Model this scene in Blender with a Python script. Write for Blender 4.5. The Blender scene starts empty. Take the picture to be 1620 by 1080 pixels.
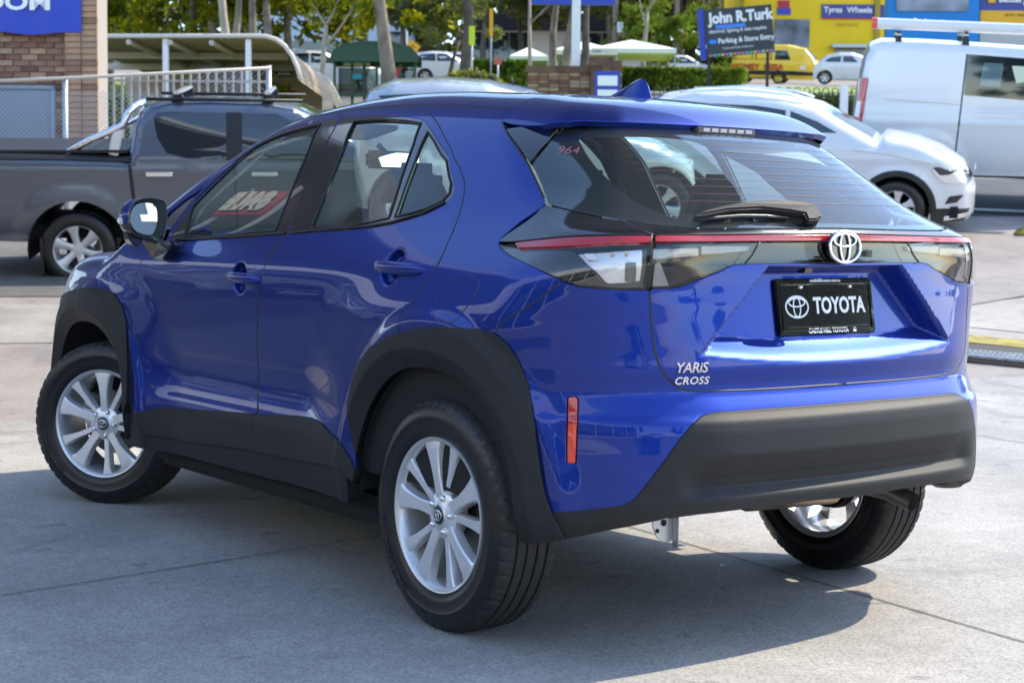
import bpy, bmesh, math, random
import numpy as np
from mathutils import Vector, Matrix, geometry
random.seed(7)
R = math.radians
SC = bpy.context.scene
# ---------------------------------------------------------------- camera
cam_d = bpy.data.cameras.new('camera'); cam = bpy.data.objects.new('camera', cam_d)
SC.collection.objects.link(cam); SC.camera = cam
def _camera():
    az, pit, rol = -.6292267, -.06922058, .0090070
    f = Vector((math.cos(az)*math.cos(pit), math.sin(az)*math.cos(pit), math.sin(pit)))
    r = f.cross(Vector((0, 0, 1))).normalized(); u = r.cross(f)
    r2 = math.cos(rol)*r+math.sin(rol)*u; u2 = -math.sin(rol)*r+math.cos(rol)*u
    m = Matrix((r2, u2, -f)).transposed().to_4x4(); m.translation = Vector((-3.77643, 3.346248, 1.137811))
    cam.matrix_world = m
_camera()
cam_d.sensor_width = 36; cam_d.lens = 2565.257/1620*36; cam_d.clip_start = .05; cam_d.clip_end = 2000
cam_d.dof.use_dof = True; cam_d.dof.focus_distance = 5.6; cam_d.dof.aperture_fstop = 6.3
# ---------------------------------------------------------------- sky and sun
SUN = Vector((-.20, -.97, 1)).normalized()
world = bpy.data.worlds.new('World'); SC.world = world; world.use_nodes = True
_nt = world.node_tree; _bg = _nt.nodes['Background']
_sky = _nt.nodes.new('ShaderNodeTexSky'); _sky.sky_type = 'NISHITA'; _sky.sun_disc = False
_sky.sun_elevation = math.asin(SUN.z); _sky.sun_rotation = math.atan2(SUN.x, SUN.y)
_sky.air_density = 1.0; _sky.dust_density = .5; _sky.ozone_density = 1.6
_nt.links.new(_sky.outputs[0], _bg.inputs[0]); _bg.inputs[1].default_value = .15
sun_d = bpy.data.lights.new('sun', 'SUN'); sun_d.energy = 2.05; sun_d.angle = R(.53); sun_d.color = (1, .90, .70)
sun = bpy.data.objects.new('sun', sun_d); SC.collection.objects.link(sun)
sun.rotation_euler = SUN.to_track_quat('Z', 'Y').to_euler()
SC.view_settings.view_transform = 'Standard'; SC.view_settings.look = 'None'
SC.view_settings.exposure = 1.66; SC.view_settings.gamma = 1; SC.view_settings.use_curve_mapping = False
SC.cycles.use_denoising = True; SC.cycles.max_bounces = 10; SC.cycles.transparent_max_bounces = 24
SC.cycles.sample_clamp_indirect = 6; SC.cycles.caustics_reflective = False; SC.cycles.caustics_refractive = False

# ---------------------------------------------------------------- materials
def mat(name, col, rough=.5, metal=0., coat=0., coat_r=.03, spec=.5, noise=None, bump=None, col2=None, emit=None, emit_s=1., scale=None):
    m = bpy.data.materials.new(name); m.use_nodes = True; nt = m.node_tree; b = nt.nodes['Principled BSDF']
    b.inputs['Base Color'].default_value = (*col, 1); b.inputs['Roughness'].default_value = rough
    b.inputs['Metallic'].default_value = metal; b.inputs['Coat Weight'].default_value = coat
    b.inputs['Coat Roughness'].default_value = coat_r; b.inputs['Specular IOR Level'].default_value = spec
    if emit: b.inputs['Emission Color'].default_value = (*emit, 1); b.inputs['Emission Strength'].default_value = emit_s
    tc = None
    if noise or bump:
        tc = nt.nodes.new('ShaderNodeTexCoord')
    if noise:                       # noise = (scale, low factor, high factor, detail)
        n = nt.nodes.new('ShaderNodeTexNoise'); n.inputs['Scale'].default_value = noise[0]; n.inputs['Detail'].default_value = noise[3] if len(noise) > 3 else 4
        nt.links.new(tc.outputs['Object'], n.inputs['Vector'])
        r = nt.nodes.new('ShaderNodeValToRGB'); r.color_ramp.elements[0].position = .3; r.color_ramp.elements[1].position = .7
        c2 = col2 or col
        r.color_ramp.elements[0].color = (*[c*noise[1] for c in col], 1); r.color_ramp.elements[1].color = (*[min(c*noise[2], 1) for c in c2], 1)
        nt.links.new(n.outputs[0], r.inputs[0]); nt.links.new(r.outputs[0], b.inputs['Base Color'])
    if bump:                        # bump = (scale, strength, distance)
        n2 = nt.nodes.new('ShaderNodeTexNoise'); n2.inputs['Scale'].default_value = bump[0]; n2.inputs['Detail'].default_value = 3
        nt.links.new(tc.outputs['Object'], n2.inputs['Vector'])
        bp = nt.nodes.new('ShaderNodeBump'); bp.inputs['Strength'].default_value = bump[1]; bp.inputs['Distance'].default_value = bump[2]
        nt.links.new(n2.outputs[0], bp.inputs['Height']); nt.links.new(bp.outputs[0], b.inputs['Normal'])
    return m
def glass(name, tint, base=.04, rough=.0, dust=0.):
    """thin tinted pane: tinted see-through plus a Fresnel reflection"""
    m = bpy.data.materials.new(name); m.use_nodes = True; nt = m.node_tree; nt.nodes.clear()
    o = nt.nodes.new('ShaderNodeOutputMaterial'); mx = nt.nodes.new('ShaderNodeMixShader')
    t = nt.nodes.new('ShaderNodeBsdfTransparent'); t.inputs[0].default_value = (*tint, 1)
    g = nt.nodes.new('ShaderNodeBsdfGlossy'); g.inputs['Roughness'].default_value = rough; g.inputs[0].default_value = (1, 1, 1, 1)
    f = nt.nodes.new('ShaderNodeFresnel'); ge = nt.nodes.new('ShaderNodeNewGeometry'); mr = nt.nodes.new('ShaderNodeMapRange')
    mr.inputs[3].default_value = 1.55; mr.inputs[4].default_value = 1/1.55; nt.links.new(ge.outputs['Backfacing'], mr.inputs[0]); nt.links.new(mr.outputs[0], f.inputs[0])
    nt.links.new(f.outputs[0], mx.inputs[0]); nt.links.new(t.outputs[0], mx.inputs[1]); nt.links.new(g.outputs[0], mx.inputs[2])
    last = mx
    if dust:
        d = nt.nodes.new('ShaderNodeBsdfDiffuse'); d.inputs[0].default_value = (.5, .56, .62, 1)
        m2 = nt.nodes.new('ShaderNodeMixShader'); m2.inputs[0].default_value = dust
        nt.links.new(mx.outputs[0], m2.inputs[1]); nt.links.new(d.outputs[0], m2.inputs[2]); last = m2
    nt.links.new(last.outputs[0], o.inputs[0]); return m
def paint(name, col, rough=.38, metal=.55, flake=.12):
    m = mat(name, col, rough, metal, coat=.9, coat_r=.008)
    nt = m.node_tree; b = nt.nodes['Principled BSDF']; b.inputs['Coat IOR'].default_value = 1.42
    tc = nt.nodes.new('ShaderNodeTexCoord'); v = nt.nodes.new('ShaderNodeTexVoronoi'); v.inputs['Scale'].default_value = 900
    nt.links.new(tc.outputs['Object'], v.inputs['Vector'])
    mp = nt.nodes.new('ShaderNodeMix'); mp.data_type = 'RGBA'; mp.inputs[6].default_value = (*[c*(1-flake) for c in col], 1)
    mp.inputs[7].default_value = (*[min(1, c*(1+flake)+.004) for c in col], 1)
    s = nt.nodes.new('ShaderNodeSeparateColor'); nt.links.new(v.outputs['Color'], s.inputs[0]); nt.links.new(s.outputs[0], mp.inputs[0])
    nt.links.new(mp.outputs[2], b.inputs['Base Color'])
    return m
M = {}
M['blue'] = paint('metallic_blue_paint', (.0002, .025, .25), .42, .84)
M['gloss_black'] = mat('gloss_black', (.006, .006, .007), .12, coat=1, coat_r=.01)
M['plastic'] = mat('grained_dark_plastic', (.0155, .016, .018), .56, spec=.35, bump=(700, .5, .0009), noise=(30, .85, 1.15))
M['rubber'] = mat('tyre_rubber', (.009, .009, .010), .33, bump=(300, .12, .0008))
M['tread'] = mat('tyre_tread', (.020, .0195, .019), .75, noise=(60, .75, 1.3), bump=(200, .2, .001))
M['seal'] = mat('window_seal', (.012, .012, .013), .45)
M['dark'] = mat('dark_underbody', (.010, .010, .011), .85)
M['alloy'] = mat('silver_alloy', (.66, .67, .69), .32, .55, coat=.6, coat_r=.08)
M['alloy_face'] = mat('pale_alloy_face', (.80, .81, .83), .30, .50, coat=.6, coat_r=.08)
M['chrome'] = mat('chrome', (.85, .86, .88), .06, 1.)
M['steel'] = mat('worn_steel', (.30, .28, .26), .40, .9, noise=(12, .6, 1.2))
M['rusty'] = mat('warm_exhaust_steel', (.38, .27, .18), .35, .9, noise=(9, .6, 1.3))
M['zinc'] = mat('zinc_bracket', (.45, .47, .50), .35, .8)
M['red_lens'] = mat('red_lens', (.42, .004, .008), .12, coat=1, coat_r=.01)
M['red_dark'] = mat('deep_red_lens', (.22, .006, .010), .10, coat=1, coat_r=.01)
M['orange_red'] = mat('orange_red_reflector', (.75, .06, .03), .2, coat=1)
M['white_ink'] = mat('white_print', (.82, .82, .82), .5)
M['pink_ink'] = mat('pink_marker', (.62, .20, .24), .6)
M['black_ink'] = mat('black_print', (.01, .01, .01), .5)
M['lens'] = glass('clear_lens', (.92, .92, .92))
M['lens_smoke'] = glass('smoked_lens', (.58, .58, .59))
M['glass'] = glass('green_tinted_glass', (.80, .90, .86), dust=.012)
M['glass_rear'] = glass('rear_glass', (.66, .78, .76), dust=.03)
M['reflector'] = mat('lamp_reflector', (.80, .79, .77), .25, .55, bump=(60, .5, .003))
M['lamp_inner'] = mat('lamp_inner_grey', (.16, .15, .14), .35, .3)
M['cloth'] = mat('dark_grey_seat_cloth', (.065, .070, .080), .9, bump=(400, .3, .001))
M['headlining'] = mat('pale_headlining', (.48, .46, .42), .9)
M['mirror'] = mat('mirror_glass', (.9, .9, .9), .01, 1.)

# ---------------------------------------------------------------- object helpers
def link(o, parent=None):
    SC.collection.objects.link(o)
    if parent is not None: o.parent = parent
    return o
def tag(o, label=None, cat=None, group=None, kind=None):
    if label: o['label'] = label
    if cat: o['category'] = cat
    if group: o['group'] = group
    if kind: o['kind'] = kind
    return o
def thing(name, label, cat, loc=(0, 0, 0), rz=0., group=None):
    o = bpy.data.objects.new(name, None); o.empty_display_size = .2; SC.collection.objects.link(o)
    o.location = loc; o.rotation_euler = (0, 0, rz); tag(o, label, cat, group); return o
def mesh_obj(name, V, Fc, m, parent=None, smooth=False, label=None):
    me = bpy.data.meshes.new(name); me.from_pydata([tuple(map(float, v)) for v in V], [], [tuple(map(int, f)) for f in Fc]); me.update()
    if m is not None: me.materials.append(m)
    if smooth: me.polygons.foreach_set('use_smooth', [True]*len(me.polygons))
    o = link(bpy.data.objects.new(name, me), parent)
    if label: o['label'] = label
    return o
class MB:
    """collects simple solids into one mesh"""
    def __init__(s): s.V = []; s.F = []
    def add(s, V, Fc):
        n = len(s.V); s.V += [tuple(v) for v in V]; s.F += [tuple(i+n for i in f) for f in Fc]; return s
    def box(s, c, d, rz=0., ry=0., rx=0., taper=1.):
        m = Matrix.Translation(c) @ Matrix.Rotation(rz, 4, 'Z') @ Matrix.Rotation(ry, 4, 'Y') @ Matrix.Rotation(rx, 4, 'X')
        V = []
        for k in (-1, 1):
            t = 1 if k < 0 else taper
            for i, j in ((-1, -1), (1, -1), (1, 1), (-1, 1)): V.append(m @ Vector((i*d[0]/2*t, j*d[1]/2*t, k*d[2]/2)))
        return s.add(V, [(3, 2, 1, 0), (4, 5, 6, 7), (0, 1, 5, 4), (1, 2, 6, 5), (2, 3, 7, 6), (3, 0, 4, 7)])
    def tube(s, pts, r, n=10, caps=True):
        pts = [Vector(p) for p in pts]; rr = r if isinstance(r, (list, tuple)) else [r]*len(pts); V = []; Fc = []
        up = None
        for i, p in enumerate(pts):
            d = (pts[min(i+1, len(pts)-1)]-pts[max(i-1, 0)]).normalized()
            a = (up or (Vector((0, 0, 1)) if abs(d.z) < .9 else Vector((1, 0, 0)))); x = d.cross(a).normalized(); y = x.cross(d); up = y
            for k in range(n):
                t = 2*math.pi*k/n; V.append(p+(x*math.cos(t)+y*math.sin(t))*rr[i])
        for i in range(len(pts)-1):
            for k in range(n):
                a = i*n+k; b = i*n+(k+1) % n; Fc.append((a, a+n, b+n, b))
        if caps: Fc.append(tuple(range(n))); Fc.append(tuple(range((len(pts)-1)*n+n-1, (len(pts)-1)*n-1, -1)))
        return s.add(V, Fc)
    def lathe(s, prof, n=48, mx=None, close=True):
        """profile (radius, axial) turned about local Y; closed profile loop"""
        mx = mx or Matrix.Identity(4); V = []; Fc = []; k = len(prof)
        for i in range(n):
            t = 2*math.pi*i/n
            for r, a in prof: V.append(mx @ Vector((r*math.cos(t), a, r*math.sin(t))))
        for i in range(n):
            j = (i+1) % n
            for q in range(k if close else k-1):
                w = (q+1) % k; Fc.append((i*k+q, i*k+w, j*k+w, j*k+q))
        return s.add(V, Fc)
    def prism(s, poly, z0, z1, mx=None):
        mx = mx or Matrix.Identity(4); n = len(poly)
        V = [mx @ Vector((x, y, z0)) for x, y in poly]+[mx @ Vector((x, y, z1)) for x, y in poly]
        return s.add(V, [tuple(range(n-1, -1, -1)), tuple(range(n, 2*n))]+[(i, (i+1) % n, (i+1) % n+n, i+n) for i in range(n)])
    def build(s, name, m, parent=None, smooth=False, bevel=0., seg=2, label=None, autosmooth=None):
        o = mesh_obj(name, s.V, s.F, m, parent, smooth, label)
        bm = bmesh.new(); bm.from_mesh(o.data); bmesh.ops.recalc_face_normals(bm, faces=bm.faces)
        if bevel:
            es = [e for e in bm.edges if e.is_manifold and e.calc_face_angle(0) > .5]
            bmesh.ops.bevel(bm, geom=es, offset=bevel, segments=seg, affect='EDGES', clamp_overlap=True)
        if autosmooth is not None:
            for e in bm.edges:
                if e.is_manifold and e.calc_face_angle(0) > autosmooth: e.smooth = False
            for f in bm.faces: f.smooth = True
        bm.to_mesh(o.data); bm.free(); return o
def text(name, body, size, mx, m, parent=None, ext=.0006, bold=0., sx=1., shear=0., align='CENTER', spacing=1.):
    cu = bpy.data.curves.new(name, 'FONT'); cu.body = body; cu.size = size; cu.align_x = align; cu.align_y = 'CENTER'
    cu.extrude = ext; cu.offset = bold; cu.shear = shear; cu.space_character = spacing; cu.materials.append(m); cu.resolution_u = 3
    o = link(bpy.data.objects.new(name, cu), parent); o.matrix_local = mx @ Matrix.Diagonal((sx, 1, 1, 1)); return o
def frame(loc, xdir, ydir):
    """matrix whose local x, y run along the given directions"""
    x = Vector(xdir).normalized(); y = Vector(ydir); y = (y-x*y.dot(x)).normalized(); z = x.cross(y)
    m = Matrix((x, y, z)).transposed().to_4x4(); m.translation = Vector(loc); return m
def shared(name, src, parent, mx=None):
    o = link(bpy.data.objects.new(name, src.data), parent)
    if mx is not None: o.matrix_local = mx
    return o
# ---------------------------------------------------------------- car surface mathematics
CAMP = np.array([-3.77643, 3.346248, 1.137811]); AZ, PIT, ROL, FPX = -.6292267, -.06922058, .0090070, 2565.257
def _cam():
    f = np.array([math.cos(AZ)*math.cos(PIT), math.sin(AZ)*math.cos(PIT), math.sin(PIT)])
    r = np.cross(f, [0, 0, 1]); r /= np.linalg.norm(r); u = np.cross(r, f)
    return math.cos(ROL)*r+math.sin(ROL)*u, -math.sin(ROL)*r+math.cos(ROL)*u, f
CR, CU, CF = _cam()
def pray(u, v):
    d = CF+CR*(u-810)/FPX-CU*(v-540)/FPX
    return d/np.linalg.norm(d)
def prj(P):
    d = np.atleast_2d(P)-CAMP; z = d@CF
    return np.stack([810+FPX*(d@CR)/z, 540-FPX*(d@CU)/z], -1)
def on(u, v, ax, val):
    d = pray(u, v); return CAMP+d*(val-CAMP[ax])/d[ax]

def spl(xs, ys):                     # natural cubic spline
    xs = np.array(xs, float); ys = np.array(ys, float); n = len(xs); h = np.diff(xs)
    A = np.eye(n); b = np.zeros(n)
    for i in range(1, n-1):
        A[i, i-1] = h[i-1]; A[i, i] = 2*(h[i-1]+h[i]); A[i, i+1] = h[i]
        b[i] = 3*((ys[i+1]-ys[i])/h[i]-(ys[i]-ys[i-1])/h[i-1])
    c = np.linalg.solve(A, b)
    def f(x):
        x = np.clip(x, xs[0], xs[-1]); i = np.clip(np.searchsorted(xs, x)-1, 0, n-2)
        d = x-xs[i]; bb = (ys[i+1]-ys[i])/h[i]-h[i]*(2*c[i]+c[i+1])/3
        return ys[i]+d*(bb+d*(c[i]+d*(c[i+1]-c[i])/(3*h[i])))
    return f
def table(xs, ys):                   # a spline sampled into a fast lookup
    f = spl(xs, ys); g = np.linspace(xs[0], xs[-1], 1500); y = f(g)
    return lambda x: np.interp(x, g, y)
def lin(xs, ys, sm=0.006):           # piecewise linear with slightly rounded corners
    g = np.linspace(xs[0], xs[-1], 2500); y = np.interp(g, xs, ys); w = max(1, int(sm/(g[1]-g[0])))
    k = np.hanning(2*w+3); k /= k.sum(); y = np.convolve(np.pad(y, w+1, mode='edge'), k, 'valid')
    return lambda x: np.interp(x, g, y)
def ss(a, b, x):
    t = np.clip((x-a)/(b-a), 0, 1); return t*t*(3-2*t)
def smax(a, b, k):
    h = np.maximum(k-np.abs(a-b), 0)/k; return np.maximum(a, b)+h*h*k*.25
def smin(a, b, k): return -smax(-a, -b, k)
def gauss(x, m, s): return np.exp(-((x-m)/s)**2)

XC, XF, YC, RC, WB = .25, 2.90, .42, .6, 1.10
ARC = RC*math.pi/2
# half width of the body against height
P_SIDE = table([.12, .22, .32, .42, .52, .62, .72, .84, .92, .98, 1.04, 1.09, 1.14, 1.20, 1.31, 1.42, 1.50, 1.60, 1.7],
               [.74, .80, .822, .828, .822, .818, .822, .832, .838, .838, .828, .808, .783, .7515, .6935, .6345, .5895, .530, .466])
def Ys(x, z):
    y = P_SIDE(z)
    gh = ss(1.0, 1.22, z)
    y = y-gh*.040*np.clip(.8-x, 0, 3)**1.3-.02*ss(1.2, 2.2, x)*gh*0
    # rear haunch
    d = np.sqrt((x-.0)**2+(z-.36)**2)
    zz = 1-ss(.86, 1.02, z)
    y = y+.030*ss(.90, .50, d)*zz+.018*ss(.575, .515, d)*zz
    y = y+.012*gauss(z, .93, .12)*ss(.9, .1, x)
    d = np.sqrt((x-2.56)**2+(z-.36)**2)
    y = y+.034*ss(.80, .50, d)*(1-ss(.84, 1.0, z))+.014*ss(.575, .515, d)*zz
    # door scallop with a lip over the cladding
    y = y-.020*gauss(z, .60, .10)*ss(.50, .85, x)*ss(2.15, 1.8, x)
    y = y+.006*gauss(z, .485, .035)*ss(.62, .9, x)*ss(2.05, 1.85, x)
    y = y-.07*ss(2.6, 3.6, x)-(.020+.12*ss(1.0, .8, z))*np.clip(-x-.30, 0, 2)
    y = y+.012*ss(1.9, 2.4, x)*ss(.9, 1.0, z)-.05*np.clip(x-2.5, 0, 2)*ss(.75, 1.0, z)
    y = y-.030*ss(.058, .030, np.hypot(x-.268, z-1.022))-.030*ss(.058, .030, np.hypot(x-1.245, z-.962))
    return y
# rear profile on the centre line
X_REAR = lin([.10, .25, .33, .385, .41, .440, .450, .50, .56, .62, .648, .662, .680, .700, .716, .74, .78, .84, .95, 1.03, 1.06, 1.13, 1.138, 1.150, 1.435, 1.6, 1.75],
             [-.50, -.60, -.69, -.745, -.757, -.765, -.765, -.772, -.776, -.774, -.768, -.750, -.741, -.729, -.719, -.719, -.725, -.722, -.714, -.704, -.7, -.7, -.694, -.680, -.272, -.02, .2], .011)
K_REAR = table([.1, .4, .66, .8, 1.03, 1.13, 1.17, 1.3, 1.45, 1.7], [.12, .13, .14, .15, .155, .165, .26, .40, .40, .40])
def Xr(y, z):
    a = np.abs(y)
    x = X_REAR(z)+K_REAR(z)*y*y
    # plate recess of the tailgate
    hw = .475-(z-.84)*1.02
    m = np.minimum(np.minimum(np.clip((z-.783-.13*y*y)/.062, 0, 1), np.clip((1.045-z)/.02, 0, 1)), np.clip((hw-a)/.055, 0, 1))
    m = m*m*(3-2*m)*.35+m*.65
    inner = -.660+(z-.86)*.16
    x = x+m*np.clip(inner-X_REAR(z), 0, 1)*(z < 1.05)
    # scoop in the bumper with a lit ledge
    sc = ss(.60, .50, a)
    prof = np.interp(z, [.448, .476, .50, .56], [0, 1, .9, 0])
    x = x+.028*prof*sc
    # lamp nose: the lamp ends stand proud of the body
    x = x-.012*ss(.98, 1.06, z)*ss(1.16, 1.12, z)*ss(.45, .62, a)
    return x
Z_ROOF = table([-.6, -.29, -.1, .10, .306, .62, .95, 1.25, 1.5, 1.8], [1.37, 1.462, 1.512, 1.546, 1.566, 1.590, 1.597, 1.585, 1.555, 1.48])
def Zr(x, y): return Z_ROOF(x)-.075*y*y
def Zw(x, y): return 1.080+(2.42-x)*.535-.10*y*y+.02*gauss(x, 1.9, .5)
Z_HOOD = table([1.8, 2.35, 2.7, 3.0, 3.2, 3.35, 3.5], [1.12, 1.075, 1.06, 1.02, .97, .90, .78])
def Zh(x, y): return Z_HOOD(x)-.06*y*y
X_FRONT = table([.1, .2, .3, .5, .7, .85, .95, 1.1], [3.2, 3.30, 3.36, 3.41, 3.40, 3.37, 3.31, 3.1])
def Xf(y, z): return X_FRONT(z)-.22*y*y
def F_body(x, y, z):
    a = np.abs(y)
    side = a-Ys(x, z)
    kr = np.interp(z, [.3, .5, .9, 1.1, 1.25, 1.45], [.36, .36, .32, .25, .26, .2])
    f = smax(side, Xr(y, z)-x, kr)
    low = smax(smax(f, x-Xf(y, z), .35), z-Zh(x, y), .10)
    g = smax(smax(f, (z-Zr(x, y))*.95, .17), (z-Zw(x, y))*.88, .06)
    g = smax(g, x-2.62, .05)
    return smin(low, g, .02)
def F_clad(x, y, z):
    a = np.abs(y); h = .006
    for xc in (.02, 2.575):
        d = (np.abs(x-xc)**2.25+np.abs(z-.345)**2.25)**(1/2.25)
        h = h+np.where(d < .75, .016*np.clip((.545-d)/.085, 0, 1)-.026*np.clip((.456-d)/.052, 0, 1.3), 0)
    return F_body(x, np.maximum(a-h, 0), z)
def F_spoil(x, y, z):
    a = np.abs(y)
    side = a-Ys(x, z)-.004
    f = smax(side, (-.300+.36*y*y)-x+(z-1.45)*.35, .05)
    return smax(f, (z-Zr(x, y)-.004)*.95, .17)
SPANS = (YC, YC+ARC, YC+ARC+XF-XC, YC+2*ARC+XF-XC, 2*YC+2*ARC+XF-XC)
def orig_dir(s, w):
    sg = np.where(s < 0, -1., 1.); a = np.abs(s); A, B, C, D, E = SPANS
    th = np.clip((a-A)/RC, 0, math.pi/2)+np.clip((a-C)/RC, 0, math.pi/2)
    ox = np.where(a < B, XC, np.where(a < C, XC+a-B, XF)); oy = np.where(a < A, a, np.where(a < D, YC, E-a))
    dx = -np.cos(th); dy = np.sin(th)
    ph = np.clip((w-WB)/.6, 0, math.pi/2); oz = np.minimum(w, WB)
    O = np.stack([ox, oy*sg, oz], -1)
    Dv = np.stack([dx*np.cos(ph), dy*sg*np.cos(ph), np.sin(ph)], -1)
    return O, Dv
def solve_ray(O, D, F, t0=0., t1=1.25, n=70, out=True):
    """outermost crossing of F=0 along the rays"""
    N = len(O); lo = np.full(N, t0); hi = np.full(N, t1); found = np.zeros(N, bool)
    st = (t1-t0)/n
    for i in range(n):
        t = t1-(i+1)*st
        idx = np.where(~found)[0]
        if not len(idx): break
        P = O[idx]+D[idx]*t
        ins = F(P[:, 0], P[:, 1], P[:, 2]) < 0
        k = idx[ins]; lo[k] = t; hi[k] = t+st; found[k] = True
    for _ in range(16):
        m = (lo+hi)/2; P = O+D*m[:, None]; ins = F(P[:, 0], P[:, 1], P[:, 2]) < 0
        lo = np.where(ins, m, lo); hi = np.where(ins, hi, m)
    return O+D*((lo+hi)/2)[:, None], found
def grad(F, P, e=.0025):
    x, y, z = P.T
    g = np.stack([F(x+e, y, z)-F(x-e, y, z), F(x, y+e, z)-F(x, y-e, z), F(x, y, z+e)-F(x, y, z-e)], -1)
    return g/np.maximum(np.linalg.norm(g, axis=1), 1e-9)[:, None]
def dom_wrap(F=None):
    F = F or F_body
    def m(q):
        O, D = orig_dir(q[:, 0], q[:, 1]); P, ok = solve_ray(O, D, F); return P
    return m
def dom_top(F=None, z1=1.75, z0=.8):
    F = F or F_body
    def m(q):
        O = np.stack([q[:, 0], q[:, 1], np.full(len(q), z0)], -1); D = np.tile([0., 0, 1], (len(q), 1))
        P, ok = solve_ray(O, D, F, 0, z1-z0); return P
    return m
def inv_wrap(P):
    x, y, z = P; sg = -1 if y < 0 else 1; y = abs(y); A, B, C, Dd, E = SPANS
    if x >= XC and x <= XF: s = B+x-XC; h = y-YC
    elif x < XC:
        if y < YC: s = y; h = XC-x
        else: th = math.atan2(y-YC, XC-x); s = A+th*RC; h = math.hypot(y-YC, XC-x)
    else:
        th = math.atan2(x-XF, max(y-YC, 1e-6)); s = C+th*RC; h = math.hypot(x-XF, y-YC)
    w = z if z <= WB else WB+.6*math.atan2(z-WB, max(h, 1e-6))
    return sg*s, w
def hit(u, v, F=None, tmin=3.2, tmax=9.5):
    """where the sight line through a picture point first meets the body"""
    F = F or F_body
    d = pray(u, v); t = np.arange(tmin, tmax, .004); P = CAMP+d*t[:, None]
    f = F(P[:, 0], P[:, 1], P[:, 2]); i = np.where(f < 0)[0]
    if len(i): i = i[0]; return P[i]-d*.004*f[i]/(f[i]-f[i-1]) if i else P[0]
    return P[np.argmin(f)]
ZO = {'Z5': (400, 300, 2.7), 'Z7': (160, 130, 2.613), 'Z6': (760, 120, 2.613), 'Z4': (0, 360, 2.348), 'Zr': (980, 300, 2.531),
      'Zl': (760, 330, 4.765), 'Zb': (860, 560, 2.314), 'Zq': (820, 560, 3.373), 'Zf': (40, 400, 2.7), 'Zm': (180, 300, 6.75), 'P': (0, 0, 1)}
def px(key, pts):
    a, b, c = ZO[key]; return [(a+x/c, b+y/c) for x, y in pts]
def tr(pts, F=None):
    return [inv_wrap(hit(u, v, F)) for u, v in pts]
def T(key, *pts): return tr(px(key, pts))
# ---------------------------------------------------------------- panels cut out of the car's surface
def area2(p): x, y = np.array(p).T; return .5*np.sum(x*np.roll(y, -1)-np.roll(x, -1)*y)
def smooth_loop(pts, it=1, keep=None):
    """Chaikin corner cutting for loops traced with few points"""
    p = [np.array(q, float) for q in pts]
    for _ in range(it):
        o = []
        for i in range(len(p)):
            a, b = p[i], p[(i+1) % len(p)]; o += [a*.75+b*.25, a*.25+b*.75]
        p = o
    return [tuple(q) for q in p]
def dens(pts, step):
    out = []
    for i in range(len(pts)):
        a = np.array(pts[i], float); b = np.array(pts[(i+1) % len(pts)], float); n = max(1, int(math.ceil(np.linalg.norm(b-a)/step)))
        out += [a+(b-a)*k/n for k in range(n)]
    o = [out[0]]
    for q in out[1:]:
        if np.linalg.norm(q-o[-1]) > 1e-4: o.append(q)
    if np.linalg.norm(o[0]-o[-1]) < 1e-4: o.pop()
    return np.array(o)
def inset(p, d):
    e = np.roll(p, -1, 0)-p; e /= np.maximum(np.linalg.norm(e, axis=1), 1e-9)[:, None]
    n = np.stack([-e[:, 1], e[:, 0]], -1)          # left of the edge: inside of a ccw loop
    nn = n+np.roll(n, 1, 0); L = np.linalg.norm(nn, axis=1); nn /= np.maximum(L, 1e-6)[:, None]
    c = np.clip(np.sum(nn*n, axis=1), .5, 1)
    return p+nn*(d/c)[:, None], -nn
def inside(q, loops):
    r = np.zeros(len(q), bool)
    for p in loops:
        x, y = p[:, 0], p[:, 1]; x2, y2 = np.roll(x, -1), np.roll(y, -1)
        for i in range(len(p)):
            c = ((y[i] > q[:, 1]) != (y2[i] > q[:, 1]))
            with np.errstate(all='ignore'):
                t = (x2[i]-x[i])*(q[:, 1]-y[i])/(y2[i]-y[i] if y2[i] != y[i] else 1e-12)+x[i]
            r ^= c & (q[:, 0] < t)
    return r
def mirror_loop(l): return [(-s, w) for s, w in l]
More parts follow.
